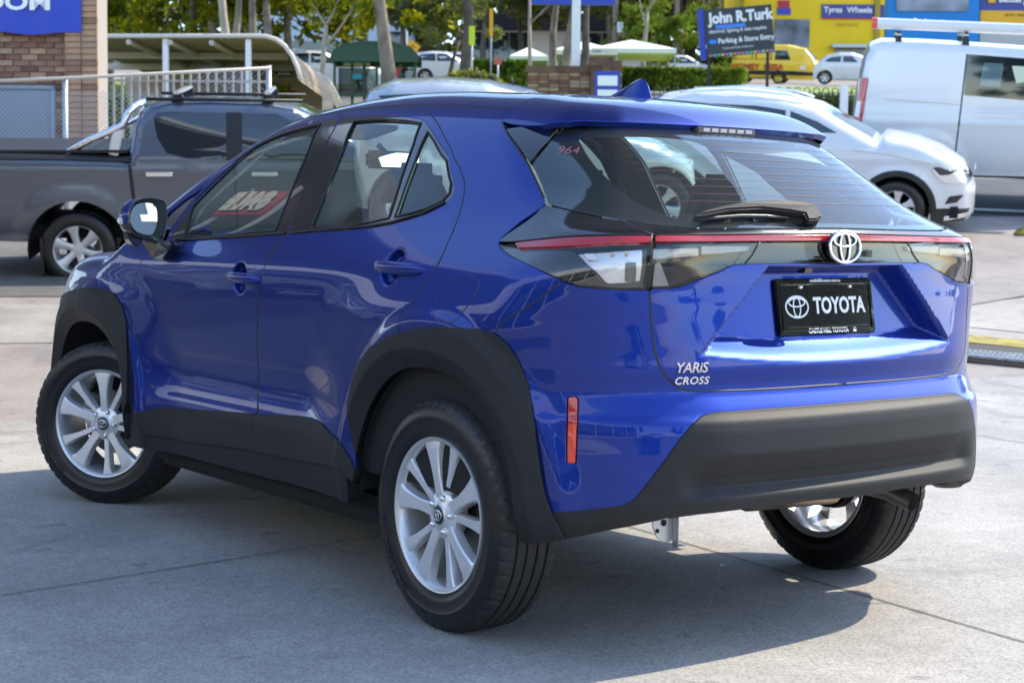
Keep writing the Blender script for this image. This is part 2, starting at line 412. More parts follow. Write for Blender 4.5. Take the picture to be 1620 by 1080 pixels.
def panel(name, loops, m, parent, F=None, dom='wrap', off=0., step=.014, gap=.0022, thick=.012, bev=.0022, sym=False, keepleft=True, label=None, feat=None, fn=None):
    """loops[0] outline, the others holes, in surface coordinates; feat: extra points for crisp creases"""
    F = F or F_body; mp = fn or (dom_wrap(F) if dom == 'wrap' else dom_top(F))
    LP = []
    for i, l in enumerate(loops):
        p = dens(l, step*.9); a = area2(p)
        if (a < 0) == (i == 0): p = p[::-1].copy()
        p2, outw = inset(p, gap); LP.append((p2, outw))
    polys = [p for p, _ in LP]
    mn = polys[0].min(0); mx = polys[0].max(0)
    gx, gy = np.meshgrid(np.arange(mn[0]+step*.37, mx[0], step), np.arange(mn[1]+step*.41, mx[1], step*.92))
    gx[::2] += step*.5; G = np.stack([gx.ravel(), gy.ravel()], -1)
    G = G[inside(G, polys)]
    if feat is not None:
        ft = np.array(feat); lo, hi = ft.min(0), ft.max(0); near_ = (G > lo-.01).all(1) & (G < hi+.01).all(1); k = np.ones(len(G), bool)
        for i in np.where(near_)[0]: k[i] = np.min(((ft-G[i])**2).sum(1)) > .008**2
        G = np.vstack([G[k], ft])
    B = np.vstack(polys)
    keep = np.ones(len(G), bool)
    for k in range(0, len(G), 4000):
        g = G[k:k+4000]; d = np.min(((g[:, None, :]-B[None])**2).sum(-1), 1); keep[k:k+4000] = d > (step*.5)**2
    G = G[keep]
    V2 = np.vstack([B, G]); E = []; o = 0
    for p in polys:
        n = len(p); E += [(o+i, o+(i+1) % n) for i in range(n)]; o += n
    r = geometry.delaunay_2d_cdt([Vector(v) for v in V2], E, [], 0, 1e-7)
    v2 = np.array([tuple(v) for v in r[0]]); orig = r[3]; fc = np.array([f for f in r[2] if len(f) == 3])
    cen = v2[fc].mean(1); fc = fc[inside(cen, polys)]
    f2 = v2[fc]; ar = np.cross(f2[:, 1]-f2[:, 0], f2[:, 2]-f2[:, 0]); fc = fc[np.abs(ar) > 1e-9]
    old2new = {}
    for i, l in enumerate(orig):
        for k in l: old2new[k] = i
    P = mp(v2); N = grad(F, P)
    P = P+N*off
    # outward sense of the faces
    c = P[fc]; fn_ = np.cross(c[:, 1]-c[:, 0], c[:, 2]-c[:, 0]); s = np.sum(fn_*N[fc[:, 0]])
    if s < 0: fc = fc[:, ::-1]
    V = [P]; NN = [N]; Fc = [tuple(f) for f in fc]; nb = len(P); o = 0
    if thick > 0:
        for (p, outw) in LP:
            idx = np.array([old2new.get(o+i, -1) for i in range(len(p))]); ok = idx >= 0; o += len(p)
            idx = idx[ok]; ow = outw[ok]; n = len(idx)
            q = v2[idx]; e = mp(q+ow*.002)-mp(q-ow*.002); t = e-N[idx]*np.sum(e*N[idx], 1)[:, None]; t /= np.maximum(np.linalg.norm(t, axis=1), 1e-9)[:, None]
            p0 = P[idx]; n0 = N[idx]
            r1 = p0+t*bev*.7-n0*bev*.3; r2 = p0+t*bev-n0*bev; r3 = p0+t*bev*.9-n0*thick
            V += [r1, r2, r3]; nm = n0*.7+t*.7
            NN += [nm/np.linalg.norm(nm, axis=1)[:, None], t, t]
            for i in range(n):
                j = (i+1) % n; a, b = idx[i], idx[j]; ring = nb
                q1 = [(a, b, ring+j, ring+i), (ring+i, ring+j, ring+n+j, ring+n+i), (ring+n+i, ring+n+j, ring+2*n+j, ring+2*n+i)]
                # orient: from the inside outwards
                for f in q1:
                    Fc.append(f if s > 0 else f)
            nb += 3*n
        V = np.vstack(V); NN = np.vstack(NN)
        # fix the winding of the rim faces
        FF = []
        for f in Fc:
            if len(f) == 4:
                a, b, c_ = V[f[0]], V[f[1]], V[f[2]]; g = np.cross(b-a, c_-a)
                if np.dot(g, NN[f[0]]+NN[f[2]]) < 0: f = f[::-1]
            FF.append(f)
        Fc = FF
    else:
        V = V[0]; NN = NN[0]
    def make(V, Fc, NN):
        me = bpy.data.meshes.new(name); me.from_pydata(V.tolist(), [], [tuple(int(i) for i in f) for f in Fc]); me.materials.append(m)
        me.polygons.foreach_set('use_smooth', [True]*len(me.polygons)); me.update()
        me.normals_split_custom_set_from_vertices([tuple(n) for n in NN]); o = link(bpy.data.objects.new(name, me), parent)
        if label: o['label'] = label
        return o
    o1 = make(V, Fc, NN)
    if sym:
        o2 = make(V*[1, -1, 1], [f[::-1] for f in Fc], NN*[1, -1, 1]); return o1, o2
    return o1
S_ = lambda x: SPANS[1]+x-XC          # side coordinate of a station x
WM = WB+.6*math.pi/2                  # the seam with the roof
def P3(s, w, F=None): return dom_wrap(F)(np.array([[s, w]], float))[0]
def resample(l, st):
    o = []
    for a, b in zip(l[:-1], l[1:]):
        a = np.array(a); b = np.array(b); n = max(1, int(np.linalg.norm(b-a)/st)); o += [tuple(a+(b-a)*k/n) for k in range(n)]
    return o+[tuple(l[-1])]
# ---------------------------------------------------------------- the lie of the land
F0 = np.array([math.cos(AZ), math.sin(AZ)]); R0H = np.array([math.sin(AZ), -math.cos(AZ)])   # away from the viewer, to the right
GT = table([-60, 6, 9, 11.5, 16.4, 19.7, 22, 26, 40, 83, 90, 130, 200, 320], [0, 0, 0, .08, .61, 1.02, 1.46, 2.05, 3.75, 8.55, 9.25, 14.0, 21, 30])
def gz(x, y):
    d = (np.asarray(x)-CAMP[0])*F0[0]+(np.asarray(y)-CAMP[1])*F0[1]; return np.where(d < 8.6, 0., np.maximum(GT(d), 0))
def gp(u, v):
    """ground point seen at a picture point"""
    r = pray(u, v); t = np.concatenate([np.arange(2, 40, .02), np.arange(40, 300, .2)]); P = CAMP+r*t[:, None]
    f = P[:, 2]-gz(P[:, 0], P[:, 1]); i = np.where(f < 0)[0]
    return P[i[0]] if len(i) else P[-1]
def xyd(u, d):
    """ground point in the direction of column u at distance d"""
    l = (u-810)/FPX*d; p = CAMP[:2]+F0*d+R0H*l; return np.array([p[0], p[1], float(gz(p[0], p[1]))])
def LR(l, d): p = CAMP[:2]+F0*d+R0H*l; return np.array([p[0], p[1], float(gz(p[0], p[1]))])
def concrete(name, col, var=.12, stain=.25, speck=.5, rough=.75, tint=(1, .97, .92)):
    m = bpy.data.materials.new(name); m.use_nodes = True; nt = m.node_tree; b = nt.nodes['Principled BSDF']; b.inputs['Roughness'].default_value = rough
    tc = nt.nodes.new('ShaderNodeTexCoord')
    def noise(sc, det, lo, hi, a, bb, dist=0.):
        n = nt.nodes.new('ShaderNodeTexNoise'); n.inputs['Scale'].default_value = sc; n.inputs['Detail'].default_value = det; n.inputs['Distortion'].default_value = dist
        nt.links.new(tc.outputs['Object'], n.inputs['Vector']); mr = nt.nodes.new('ShaderNodeMapRange'); mr.inputs[1].default_value = lo; mr.inputs[2].default_value = hi; mr.inputs[3].default_value = a; mr.inputs[4].default_value = bb
        nt.links.new(n.outputs[0], mr.inputs[0]); return mr.outputs[0]
    v = noise(.45, 6, .3, .7, 1-stain, 1+stain*.5, .8)
    for o in (noise(2.2, 5, .35, .65, 1-var, 1+var*.6), noise(14, 6, .3, .7, 1-var*.6, 1+var*.6), noise(130, 3, .3, .62, 1-speck*.75, 1+speck*.22), noise(420, 2, .35, .65, 1-speck*.4, 1+speck*.4)):
        k = nt.nodes.new('ShaderNodeMath'); k.operation = 'MULTIPLY'; nt.links.new(v, k.inputs[0]); nt.links.new(o, k.inputs[1]); v = k.outputs[0]
    def mul(v, o):
        k = nt.nodes.new('ShaderNodeMath'); k.operation = 'MULTIPLY'; nt.links.new(v, k.inputs[0]); nt.links.new(o, k.inputs[1]); return k.outputs[0]
    v = mul(v, noise(1.1, 8, .60, .68, 1, .80, 1.5)); v = mul(v, noise(5.5, 3, .66, .70, 1, .72, .4))
    vo = nt.nodes.new('ShaderNodeTexVoronoi'); vo.inputs['Scale'].default_value = 75; nt.links.new(tc.outputs['Object'], vo.inputs['Vector'])
    mr = nt.nodes.new('ShaderNodeMapRange'); mr.inputs[1].default_value = .10; mr.inputs[2].default_value = .22; mr.inputs[3].default_value = .62; mr.inputs[4].default_value = 1; nt.links.new(vo.outputs['Distance'], mr.inputs[0]); v = mul(v, mr.outputs[0])
    mx = nt.nodes.new('ShaderNodeVectorMath'); mx.operation = 'SCALE'; mx.inputs[0].default_value = [c*t for c, t in zip((col,)*3, tint)] if not isinstance(col, tuple) else col
    nt.links.new(v, mx.inputs['Scale']); nt.links.new(mx.outputs[0], b.inputs['Base Color'])
    bn = nt.nodes.new('ShaderNodeTexNoise'); bn.inputs['Scale'].default_value = 220; bn.inputs['Detail'].default_value = 3; nt.links.new(tc.outputs['Object'], bn.inputs['Vector'])
    bp = nt.nodes.new('ShaderNodeBump'); bp.inputs['Strength'].default_value = .35; bp.inputs['Distance'].default_value = .002; nt.links.new(bn.outputs[0], bp.inputs['Height']); nt.links.new(bp.outputs[0], b.inputs['Normal'])
    return m
M['apron'] = concrete('grey_concrete', .375, tint=(1.05, .985, .91), var=.12, stain=.18)
M['tan_conc'] = concrete('tan_concrete', .29, tint=(1.10, .96, .88), stain=.22)
M['pale_conc'] = concrete('pale_concrete', .36, tint=(1.05, .97, .86))
M['asphalt'] = concrete('asphalt', .060, tint=(.95, 1.0, 1.10), speck=.4)
M['road'] = concrete('road_asphalt', .17, tint=(1.0, .95, .88))
M['joint'] = mat('dark_joint', (.07, .065, .06), .9)
M['grass'] = mat('grass', (.10, .17, .03), .9, noise=(1.2, .55, 1.6, 8), col2=(.20, .26, .05))
M['kerb'] = concrete('kerb_concrete', .50)
def sheet(name, pts, m, lift=.004, step=.5, kind='structure', smooth=True):
    """a surface that lies on the land, from an outline of ground points"""
    p = dens([tuple(q[:2]) for q in pts], step)
    if area2(p) < 0: p = p[::-1].copy()
    mn = p.min(0); mx = p.max(0); gx, gy = np.meshgrid(np.arange(mn[0]+step*.3, mx[0], step), np.arange(mn[1]+step*.3, mx[1], step)); G = np.stack([gx.ravel(), gy.ravel()], -1)
    G = G[inside(G, [p])]
    if len(G): 
        k = np.array([np.min(((p-g)**2).sum(1)) > (step*.4)**2 for g in G]); G = G[k]
    V2 = np.vstack([p, G]) if len(G) else p
    r = geometry.delaunay_2d_cdt([Vector(v) for v in V2], [(i, (i+1) % len(p)) for i in range(len(p))], [], 0, 1e-7)
    v2 = np.array([tuple(v) for v in r[0]]); fc = np.array([f for f in r[2] if len(f) == 3]); fc = fc[inside(v2[fc].mean(1), [p])]
    V = np.column_stack([v2, gz(v2[:, 0], v2[:, 1])+lift])
    c = V[fc]; s = np.cross(c[:, 1]-c[:, 0], c[:, 2]-c[:, 0])[:, 2].sum()
    if s < 0: fc = fc[:, ::-1]
    o = mesh_obj(name, V, fc, m, None, smooth); o['kind'] = kind; return o
# the terrain itself: rows run across the view, the near ones dense
ds = np.concatenate([np.arange(-60, 4, 4), np.arange(4, 30, .5), np.arange(30, 90, 2), np.arange(90, 330, 12)]); ls = np.linspace(-1, 1, 61)
V = []
for d in ds:
    for l in ls:
        L_ = l*(60+max(d, 0)*1.1); p = CAMP[:2]+F0*d+R0H*L_; V.append((p[0], p[1], float(gz(p[0], p[1]))))
n = len(ls); Fc = [(i*n+j, i*n+j+1, (i+1)*n+j+1, (i+1)*n+j) for i in range(len(ds)-1) for j in range(n-1)]
o = mesh_obj('ground', V, [f[::-1] for f in Fc], M['tan_conc'], None, True); o['kind'] = 'structure'
def quad_line(name, a, b, w, m, lift, step=.5):
    a = np.array(a[:2]); b = np.array(b[:2]); d = (b-a)/np.linalg.norm(b-a); nn = np.array([-d[1], d[0]])*w/2
    return sheet(name, [a-nn, b-nn, b+nn, a+nn], m, lift, step)
# near apron of grey concrete
A1 = gp(0, 668); A2 = gp(1530, 600); dd = (A2-A1)/np.linalg.norm(A2-A1)
near = [A1-dd*14, A2+dd*8, LR(9, -8), LR(-16, -8)]
sheet('concrete_apron', near, M['apron'], .004, 1.0)
jd = np.array([1.807, -.198]); jd /= np.linalg.norm(jd); J0 = np.array([-1.027, -.426]); kd = np.array([.19, -1.47]); kd /= np.linalg.norm(kd); K0 = np.array([1.095, 1.728])
quad_line('concrete_joint', J0-jd*5, J0+jd*8.0, .007, M['joint'], .007)
quad_line('concrete_joint', K0-kd*4, K0+kd*3.2, .006, M['joint'], .008)
quad_line('concrete_joint', J0-jd*5+kd*3.4, J0+jd*6+kd*3.4, .007, M['joint'], .0075)
quad_line('concrete_joint', K0-kd*4-jd*3.6, K0+kd*5-jd*3.6, .006, M['joint'], .0085)
quad_line('concrete_joint', K0-kd*4+jd*3.3, K0+kd*3.2+jd*3.3, .006, M['joint'], .0085)
# drain grate with a yellow edge on the right
g1 = gp(1534, 574); g2 = gp(1640, 584); g3 = gp(1640, 554); g4 = gp(1532, 544)
ge = (g2-g1)/np.linalg.norm(g2-g1)
sheet('drain_channel', [g1-ge*.3, g2+ge*1.5, g3+ge*1.5, g4-ge*.3], M['joint'], .008, .6)
y1 = gp(1534, 543); y2 = gp(1640, 553); y3 = gp(1640, 541); y4 = gp(1532, 531)
M['yellow_line'] = mat('worn_yellow_paint', (.36, .29, .06), .8, noise=(9, .5, 1.2))
sheet('yellow_line', [y1-ge*.3, y2+ge*1.5, y3+ge*1.5, y4-ge*.3], M['yellow_line'], .008, .6)
quad_line('concrete_joint', gp(1532, 519), gp(1640, 530), .03, M['joint'], .008); quad_line('concrete_joint', gp(1532, 485), gp(1640, 466), .03, M['joint'], .009)
sheet('pale_concrete_strip', [gp(1500, 533), gp(1700, 545), gp(1700, 462), gp(1500, 487)], M['pale_conc'], .006, .6)
grate = thing('drain_grate', 'galvanised steel drain grate beside the yellow line at the edge of the concrete', 'drain grate', tuple((g1+g3)/2))
W_ = float(np.linalg.norm(g4-g1)); L_ = float(np.linalg.norm(g2-g1))+1.8; gr_m = frame((0, 0, .012), tuple(ge), tuple(np.cross([0, 0, 1], ge)))
mb = MB(); nb = 60
for i in range(nb): mb.box((-L_/2+L_*i/(nb-1), 0, .004), (.022, W_*.96, .014))
o = mb.build('bar', mat('galvanised_steel', (.36, .39, .43), .45, .6, noise=(20, .7, 1.2)), grate); o.matrix_local = gr_m; o['kind'] = 'stuff'
mb = MB()
for t in (-.48, -.24, 0, .24, .48): mb.box((0, W_*t, .006), (L_, .02, .018))
o = mb.build('rail', bpy.data.materials['galvanised_steel'], grate); o.matrix_local = gr_m
# paler slab on the left
sheet('pale_concrete_strip', [gp(-80, 545), gp(330, 541), gp(330, 486), gp(-80, 482)], M['pale_conc'], .006, .6)
sheet('asphalt_shade_strip', [gp(1300, 338), gp(1700, 345), LR(9, 25.5), LR(2, 25.5)], M['asphalt'], .008, .8)
k1, k2 = gp(1380, 330), gp(1700, 344)
quad_line('kerb', k1, k2, .16, M['kerb'], .05)
sheet('asphalt_shade_strip', [gp(-80, 470), gp(330, 470), LR(-1.2, 19.2), LR(-7.5, 19.2)], M['road'], .008, .8)  # the pick-up's shadow, painted as a darker strip of ground
sheet('road', [LR(-40, 46), LR(45, 46), LR(50, 64), LR(-46, 64)], M['road'], .01, 3.)
sheet('verge', [LR(-26, 33), LR(30, 33), LR(34, 45.5), LR(-30, 45.5)], M['grass'], .012, 2., 'stuff')
sheet('verge', [LR(-40, 65), LR(55, 65), LR(60, 76), LR(-46, 76)], M['grass'], .012, 3., 'stuff')
mb = MB()

M['tyre_mark'] = mat('faint_tyre_mark', (.20, .19, .175), .8, noise=(7, .85, 1.25, 6))

# hairline cracks in the apron
for k_, (p0, a_, n_) in enumerate((((-.9, -1.2), -.4, 14), ((1.9, 1.2), 2.4, 10), ((-.3, 1.7), .8, 9))):
    p = np.array(p0, float); an = a_; pts = [p.copy()]
    for _ in range(n_): an += random.uniform(-.5, .5); p = p+np.array([math.cos(an), math.sin(an)])*random.uniform(.08, .2); pts.append(p.copy())
    V = []; w = .0018
    for i, q in enumerate(pts):
        d_ = pts[min(i+1, len(pts)-1)]-pts[max(i-1, 0)]; d_ /= np.linalg.norm(d_); nn_ = np.array([-d_[1], d_[0]])*w*(1-i/len(pts)*.7); V += [(q[0]+nn_[0], q[1]+nn_[1], .0095), (q[0]-nn_[0], q[1]-nn_[1], .0095)]
    mesh_obj('concrete_crack', V, [(2*i, 2*i+1, 2*i+3, 2*i+2) for i in range(len(pts)-1)], M['joint'], None)['kind'] = 'structure'
# ---------------------------------------------------------------- showroom, with an unseen canopy and awning added to shade ground the doors mirror
def at(u, v, d):
    r = pray(u, v); return CAMP+r/(r@np.array([F0[0], F0[1], 0]))*d
HU = [362.]
def hz(u): HU[0] = 354.8+.00906*u
hz(80)
def place_(u, d): p = LR((u-810)/FPX*d, d); return tuple(p)
FR = frame((0, 0, 0), (R0H[0], R0H[1], 0), (F0[0], F0[1], 0))       # x to the right of the picture, y away, z up
def facing(loc, rz=0.): m = FR.copy(); m.translation = Vector(loc); return m @ Matrix.Rotation(rz, 4, 'Z')
RZ = math.atan2(R0H[1], R0H[0])
M['canopy'] = mat('blue_grey_canopy_panels', (.24, .29, .36), .6); M['fascia'] = mat('white_fascia', (.72, .73, .74), .4)
M['shop_glass'] = mat('dark_showroom_glass', (.02, .03, .04), .05, coat=1); M['bluesign'] = mat('royal_blue_sign', (.010, .045, .42), .45)
M['redsign'] = mat('red_banner', (.45, .015, .05), .5)
can = thing('added_shade_canopy', 'wide flat canopy on white columns, added out of view to shade the yard left of the picture', 'canopy', (5, .4, 0))  # unseen shade caster, added to darken the door reflections
for i in range(14):
    mb = MB(); mb.box((.75+i*1.5, 3.4, 3.625), (1.49, 6.8, .05)); mb.build('soffit_panel', M['canopy'], can)
mb = MB(); mb.box((10.5, 3.4, 3.79), (21.0, 6.84, .28)); mb.build('roof_slab', M['fascia'], can, bevel=.01)
for x in (.3, 6.0, 12.0, 17.6):
    mb = MB(); mb.box((x, .3, 1.80), (.22, .22, 3.60)); mb.build('column', M['fascia'], can, bevel=.01)
aw = thing('added_shade_awning', 'narrow flat awning on slim posts, added out of view to shade the ground past the blue car', 'awning', (-1.5, -1.7, 0))  # unseen strip, added to shade the nearer ground mirrored in the doors
for i in range(7):
    mb = MB(); mb.box((.78+i*1.55, 1.05, 3.60), (1.54, 2.1, .05)); mb.build('awning_panel', M['canopy'], aw)
mb = MB(); mb.box((5.4, 1.05, 3.70), (10.9, 2.14, .12)); mb.build('roof_sheet', M['fascia'], aw, bevel=.01)
for x in (10.6,):
    for y in (1.9,): mb = MB(); mb.tube([(x, y+.3, 0), (x, y+.3, 3.6)], .05, 10); mb.build('post', M['fascia'], aw, smooth=True)
show = thing('showroom', 'long low showroom with dark glazing across the yard, left of the picture', 'building', (0, 8.9, 0))
mb = MB(); mb.box((5, .9, 2.4), (36, 1.2, 4.8)); mb.build('wall', M['fascia'], show)
for i in range(14):
    mb = MB(); mb.box((-11+i*2.5, .27, 1.65), (2.3, .04, 2.9)); mb.build('window', M['shop_glass'], show)
sale = thing('sale_banner', 'red sale banner standing on the yard beside the blue car', 'banner', (5.0, 6.2, 1.75))
BAN = sale
# ---------------------------------------------------------------- brick building with a blue banner
M['brick'] = mat('brown_brick', (.27, .15, .095), .85, noise=(3.0, .55, 1.35, 6), bump=(60, .4, .004))
M['brick2'] = mat('pale_sunlit_brick', (.42, .25, .15), .85, noise=(3.0, .6, 1.3, 6), bump=(60, .4, .004))
M['brick3'] = mat('dark_brick', (.14, .075, .05), .85, noise=(3.0, .6, 1.4, 6), bump=(60, .4, .004))
M['brick4'] = mat('plum_brick', (.20, .095, .065), .85, noise=(3.0, .5, 1.5, 6), bump=(60, .4, .004)); M['brick5'] = mat('sandy_brick', (.36, .24, .15), .85, noise=(3.0, .6, 1.3, 6), bump=(60, .4, .004))
M['mortar'] = mat('mortar', (.33, .29, .25), .95)
d = 23.7; base = LR((0-810)/FPX*d, d); bz = base[2]; px_m = FPX/d
def UX(u, d=23.7): return (u-810)/FPX*d-(0-810)/FPX*d      # local x of a column, measured from column 0
def VZ(v, d=23.7, z0=None): return 1.1378+(HU[0]-v)*.988/FPX*d-(bz if z0 is None else z0)
bld = thing('brick_building', 'brown brick building corner with a brick pier toned as if sunlit at the left edge', 'building', tuple(base), RZ)
mb = MB(); mb.box(((UX(-300)+UX(106))/2, .30, 3.0), (UX(106)-UX(-300), .5, 7.0)); mb.box((UX(133), .25, 3.0), (UX(158)-UX(106)-.03, .60, 7.0)); mb.build('wall', M['mortar'], bld)
bk = {}
for nm, m_ in (('a', 'brick'), ('b', 'brick2'), ('c', 'brick3'), ('d', 'brick4'), ('e', 'brick5')):
    mb = MB(); mb.box((0, 0, 0), (.228, .05, .076)); o = mb.build('brick', M[m_], None, bevel=.004, seg=1); bk[nm] = o.data; bpy.data.objects.remove(o)
row = 0; z = VZ(232)
while z < VZ(-6):
    x = UX(-28)-(.12 if row % 2 else 0)
    while x < UX(100)-.03:
        o = link(bpy.data.objects.new('brick', bk[random.choice('aaadebdc')]), bld); o.location = (x+.114, .04+random.uniform(0, .006), z); x += .240
        if z > VZ(52) and x < UX(92): pass
    x = UX(108)
    while x < UX(153):
        o = link(bpy.data.objects.new('brick', bk[random.choice('bbbea')]), bld); o.location = (x+.114, -.06+random.uniform(0, .006), z); x += .240  # pier bricks picked paler to stand in for sunlight on it
    z += .086; row += 1
win = MB().box(((UX(-40)+UX(86))/2, -.02, (VZ(222)+VZ(141))/2), (UX(86)-UX(-40), .10, VZ(141)-VZ(222))).build('roller_window', mat('grey_blue_shutter', (.20, .25, .31), .5), bld)
o = MB().box(((UX(-40)+UX(90))/2, -.04, VZ(139)), (UX(90)-UX(-40), .12, .05)).box((UX(88), -.04, (VZ(222)+VZ(139))/2), (.05, .12, VZ(139)-VZ(222))).build('window_frame', M['canopy'], bld)
ban = thing('blue_banner', 'royal blue banner with white letters at the top of the brick building', 'banner', tuple(base), RZ)
mb = MB(); nx = 24; V = []
for i in range(nx+1):
    for k in (0, 1):
        x = UX(-90)+(UX(135)-UX(-90))*i/nx; V.append((x, -.12+.015*math.sin(i*.9), VZ(55+2*math.sin(i*.5)) if k == 0 else VZ(-40)))
mesh_obj('cloth', V, [(2*i, 2*i+2, 2*i+3, 2*i+1) for i in range(nx)], M['bluesign'], ban, True)
text('lettering', 'SHOWROOM', .31, Matrix.Translation((UX(89), -.145, VZ(8))) @ Matrix.Rotation(R(90), 4, 'X'), M['white_ink'], ban, ext=.002, bold=.010, align='RIGHT', sx=1.35)
hz(240)
# chain-link fence in front of it
dF = 21.0; fl = LR((0-810)/FPX*dF, dF); zf = fl[2]
def FX(u): return (u-0)/FPX*dF
def FZ(v): return 1.1378+(HU[0]-v)*.988/FPX*dF-zf
cf = thing('chain_link_fence', 'chain link fence with a pale top rail, in front of the brick building', 'fence', tuple(fl), RZ)
M['galv'] = mat('galvanised_wire', (.42, .45, .48), .45, .5)
mb = MB(); mb.tube([(FX(-60), 0, FZ(133)), (FX(104), 0, FZ(125)), (FX(428), 0, FZ(106))], .022, 8); mb.build('top_rail', mat('cream_rail', (.62, .55, .45), .5), cf, smooth=True)  # top rail in one even cream colour
for u, v in ((104, 124), (424, 102)):
    mb = MB(); mb.tube([(FX(u), .03, -.2), (FX(u), .03, FZ(v))], .036, 10); mb.build('post', M['galv'], cf, smooth=True)
mb = MB(); xa, xb = FX(-60), FX(424)
sp = .060; hmax = FZ(106)
for i in range(int((xb-xa+hmax)/sp)+1):
    for sg in (1, -1):
        x = (xa-hmax+i*sp) if sg > 0 else (xa+i*sp); x0c = max(x, xa); 
        # a wire climbing to the right / left, cut off at the rail
        pts = []
        for t in (0., 1.):
            pts.append((x+sg*hmax*t, hmax*t))
        (ax_, az_), (bx_, bz_) = pts
        def zr(xx): return FZ(133)+(xx-FX(-60))/(FX(428)-FX(-60))*(FZ(106)-FZ(133))
        n_ = 6; prev = None
        for k in range(n_+1):
            t = k/n_; p = (ax_+(bx_-ax_)*t, az_+(bz_-az_)*t)
            if prev and xa < p[0] < xb and xa < prev[0] < xb and p[1] <= zr(p[0])+.05:
                w = .0035; mb.add([(prev[0]-w, .0, prev[1]), (prev[0]+w, .0, prev[1]), (p[0]+w, .0, p[1]), (p[0]-w, .0, p[1])], [(0, 1, 2, 3)])
            prev = p
o = mb.build('wire_mesh', M['galv'], cf); o['kind'] = 'stuff'
hz(290)
# white picket fence behind
dP = 26.; pl = LR((165-810)/FPX*dP, dP); zp = pl[2]
pf_ = thing('picket_fence', 'white metal picket fence behind the chain link fence', 'fence', tuple(pl), RZ)
mb = MB(); mb.box((0, 0, 0), (.034, .03, 1.25)); M['picket'] = mat('cream_picket', (.42, .39, .34), .6); pk = mb.build('picket', M['picket'], None); pd = pk.data; bpy.data.objects.remove(pk)
u = 168
while u < 420:
    h = 1.1378+(HU[0]-(118-(u-168)*.03))*.988/FPX*dP-zp; o = link(bpy.data.objects.new('picket', pd), pf_); o.location = ((u-165)/FPX*dP, 0, h-.625); u += 13.4
for dz in (.12, 1.05):
    mb = MB(); mb.box(((420-165)/FPX*dP/2, .02, 1.1378+(HU[0]-116)*.988/FPX*dP-zp-dz), ((420-165)/FPX*dP, .03, .035)); mb.build('rail', M['picket'], pf_)
hz(330)
# curved corrugated shelter roof
dC = 33.; cl = LR((0-810)/FPX*dC, dC); zc = cl[2]
CX = lambda u: u/FPX*dC; CZ = lambda v: 1.1378+(HU[0]-v)*.988/FPX*dC-zc
cr = thing('curved_shelter', 'long open shelter with a curved corrugated roof and white posts', 'shelter', tuple(cl), RZ)
pr = [(CX(100), CZ(62)), (CX(300), CZ(60)), (CX(400), CZ(59)), (CX(420), CZ(59.5)), (CX(436), CZ(64)), (CX(450), CZ(74)), (CX(461), CZ(89)), (CX(469), CZ(106)), (CX(475), CZ(128))]
pts = resample(pr, .035); V = []; Fc = []
for i, (x, z_) in enumerate(pts):
    a = pts[max(i-1, 0)]; b = pts[min(i+1, len(pts)-1)]; t = np.array(b)-np.array(a); t /= np.linalg.norm(t); nn = np.array([-t[1], t[0]]); w = .018*math.sin(i*2.1)
    for y in (0, 7.5): V.append((x+nn[0]*w, y, z_+nn[1]*w))
n = len(pts); Fc = [(2*i, 2*i+1, 2*i+3, 2*i+2) for i in range(n-1)]
o = mesh_obj('corrugated_roof', V, Fc, mat('warm_grey_corrugated', (.42, .32, .25), .6, .2), cr, False)
M['trim'] = mat('warm_white_trim', (.58, .53, .46), .5)
for y in (0, 7.5):
    mb = MB(); mb.tube([(x, y, z_+.03) for x, z_ in pr], .045, 8); mb.build('edge_trim', M['trim'], cr, smooth=True)
for u in (262, 392, 130):
    mb = MB(); mb.box((CX(u), .1, CZ(62)/2), (.11, .11, CZ(62))); mb.build('post', M['fascia'], cr)
M['beam'] = mat('cream_steel_beam', (.45, .40, .34), .6)
for y in (2.4, 4.9, 7.2):
    mb = MB(); mb.box((CX(250), y, CZ(60)-.12), (CX(430)-CX(70), .09, .14)); mb.build('beam', M['beam'], cr)
for u in (205, 270, 335): 
    mb = MB(); mb.tube([(CX(u), 0, CZ(60)-.10), (CX(u)+.3, 7.4, CZ(60)-.10)], .06, 6); mb.build('rafter', M['beam'], cr)
mb = MB(); mb.box((CX(250), 7.6, 1.0), (CX(440)-CX(60), .1, 2.0)); mb.build('back_wall', mat('pink_grey_wall', (.40, .30, .26), .8), cr)
hz(590)
# bus shelter
dB = 45.; p0 = LR((588-810)/FPX*dB, dB); k = dB/FPX; bs = thing('bus_shelter', 'dark green bus shelter with a curved roof on the far footpath', 'bus shelter', tuple(p0), RZ)
M['dgreen'] = mat('dark_green_paint', (.018, .065, .045), .45); BX = lambda u: (u-588)*k; BZ = lambda v: 1.1378+(HU[0]-v)*.988*k-p0[2]
prf = [(BX(524), BZ(96)), (BX(530), BZ(84)), (BX(545), BZ(74)), (BX(575), BZ(70)), (BX(620), BZ(70)), (BX(650), BZ(78)), (BX(662), BZ(92))]
mb = MB(); V = []
for x, z_ in prf:
    for y in (-.7, .9): V += [(x, y, z_), (x, y, z_-.07)]
Fc = []
for i in range(len(prf)-1): a = i*4; b = a+4; Fc += [(a, b, b+2, a+2), (a+1, a+3, b+3, b+1), (a, a+1, b+1, b), (a+2, b+2, b+3, a+3)]
mb.add(V, Fc); mb.build('roof', M['dgreen'], bs, smooth=False)
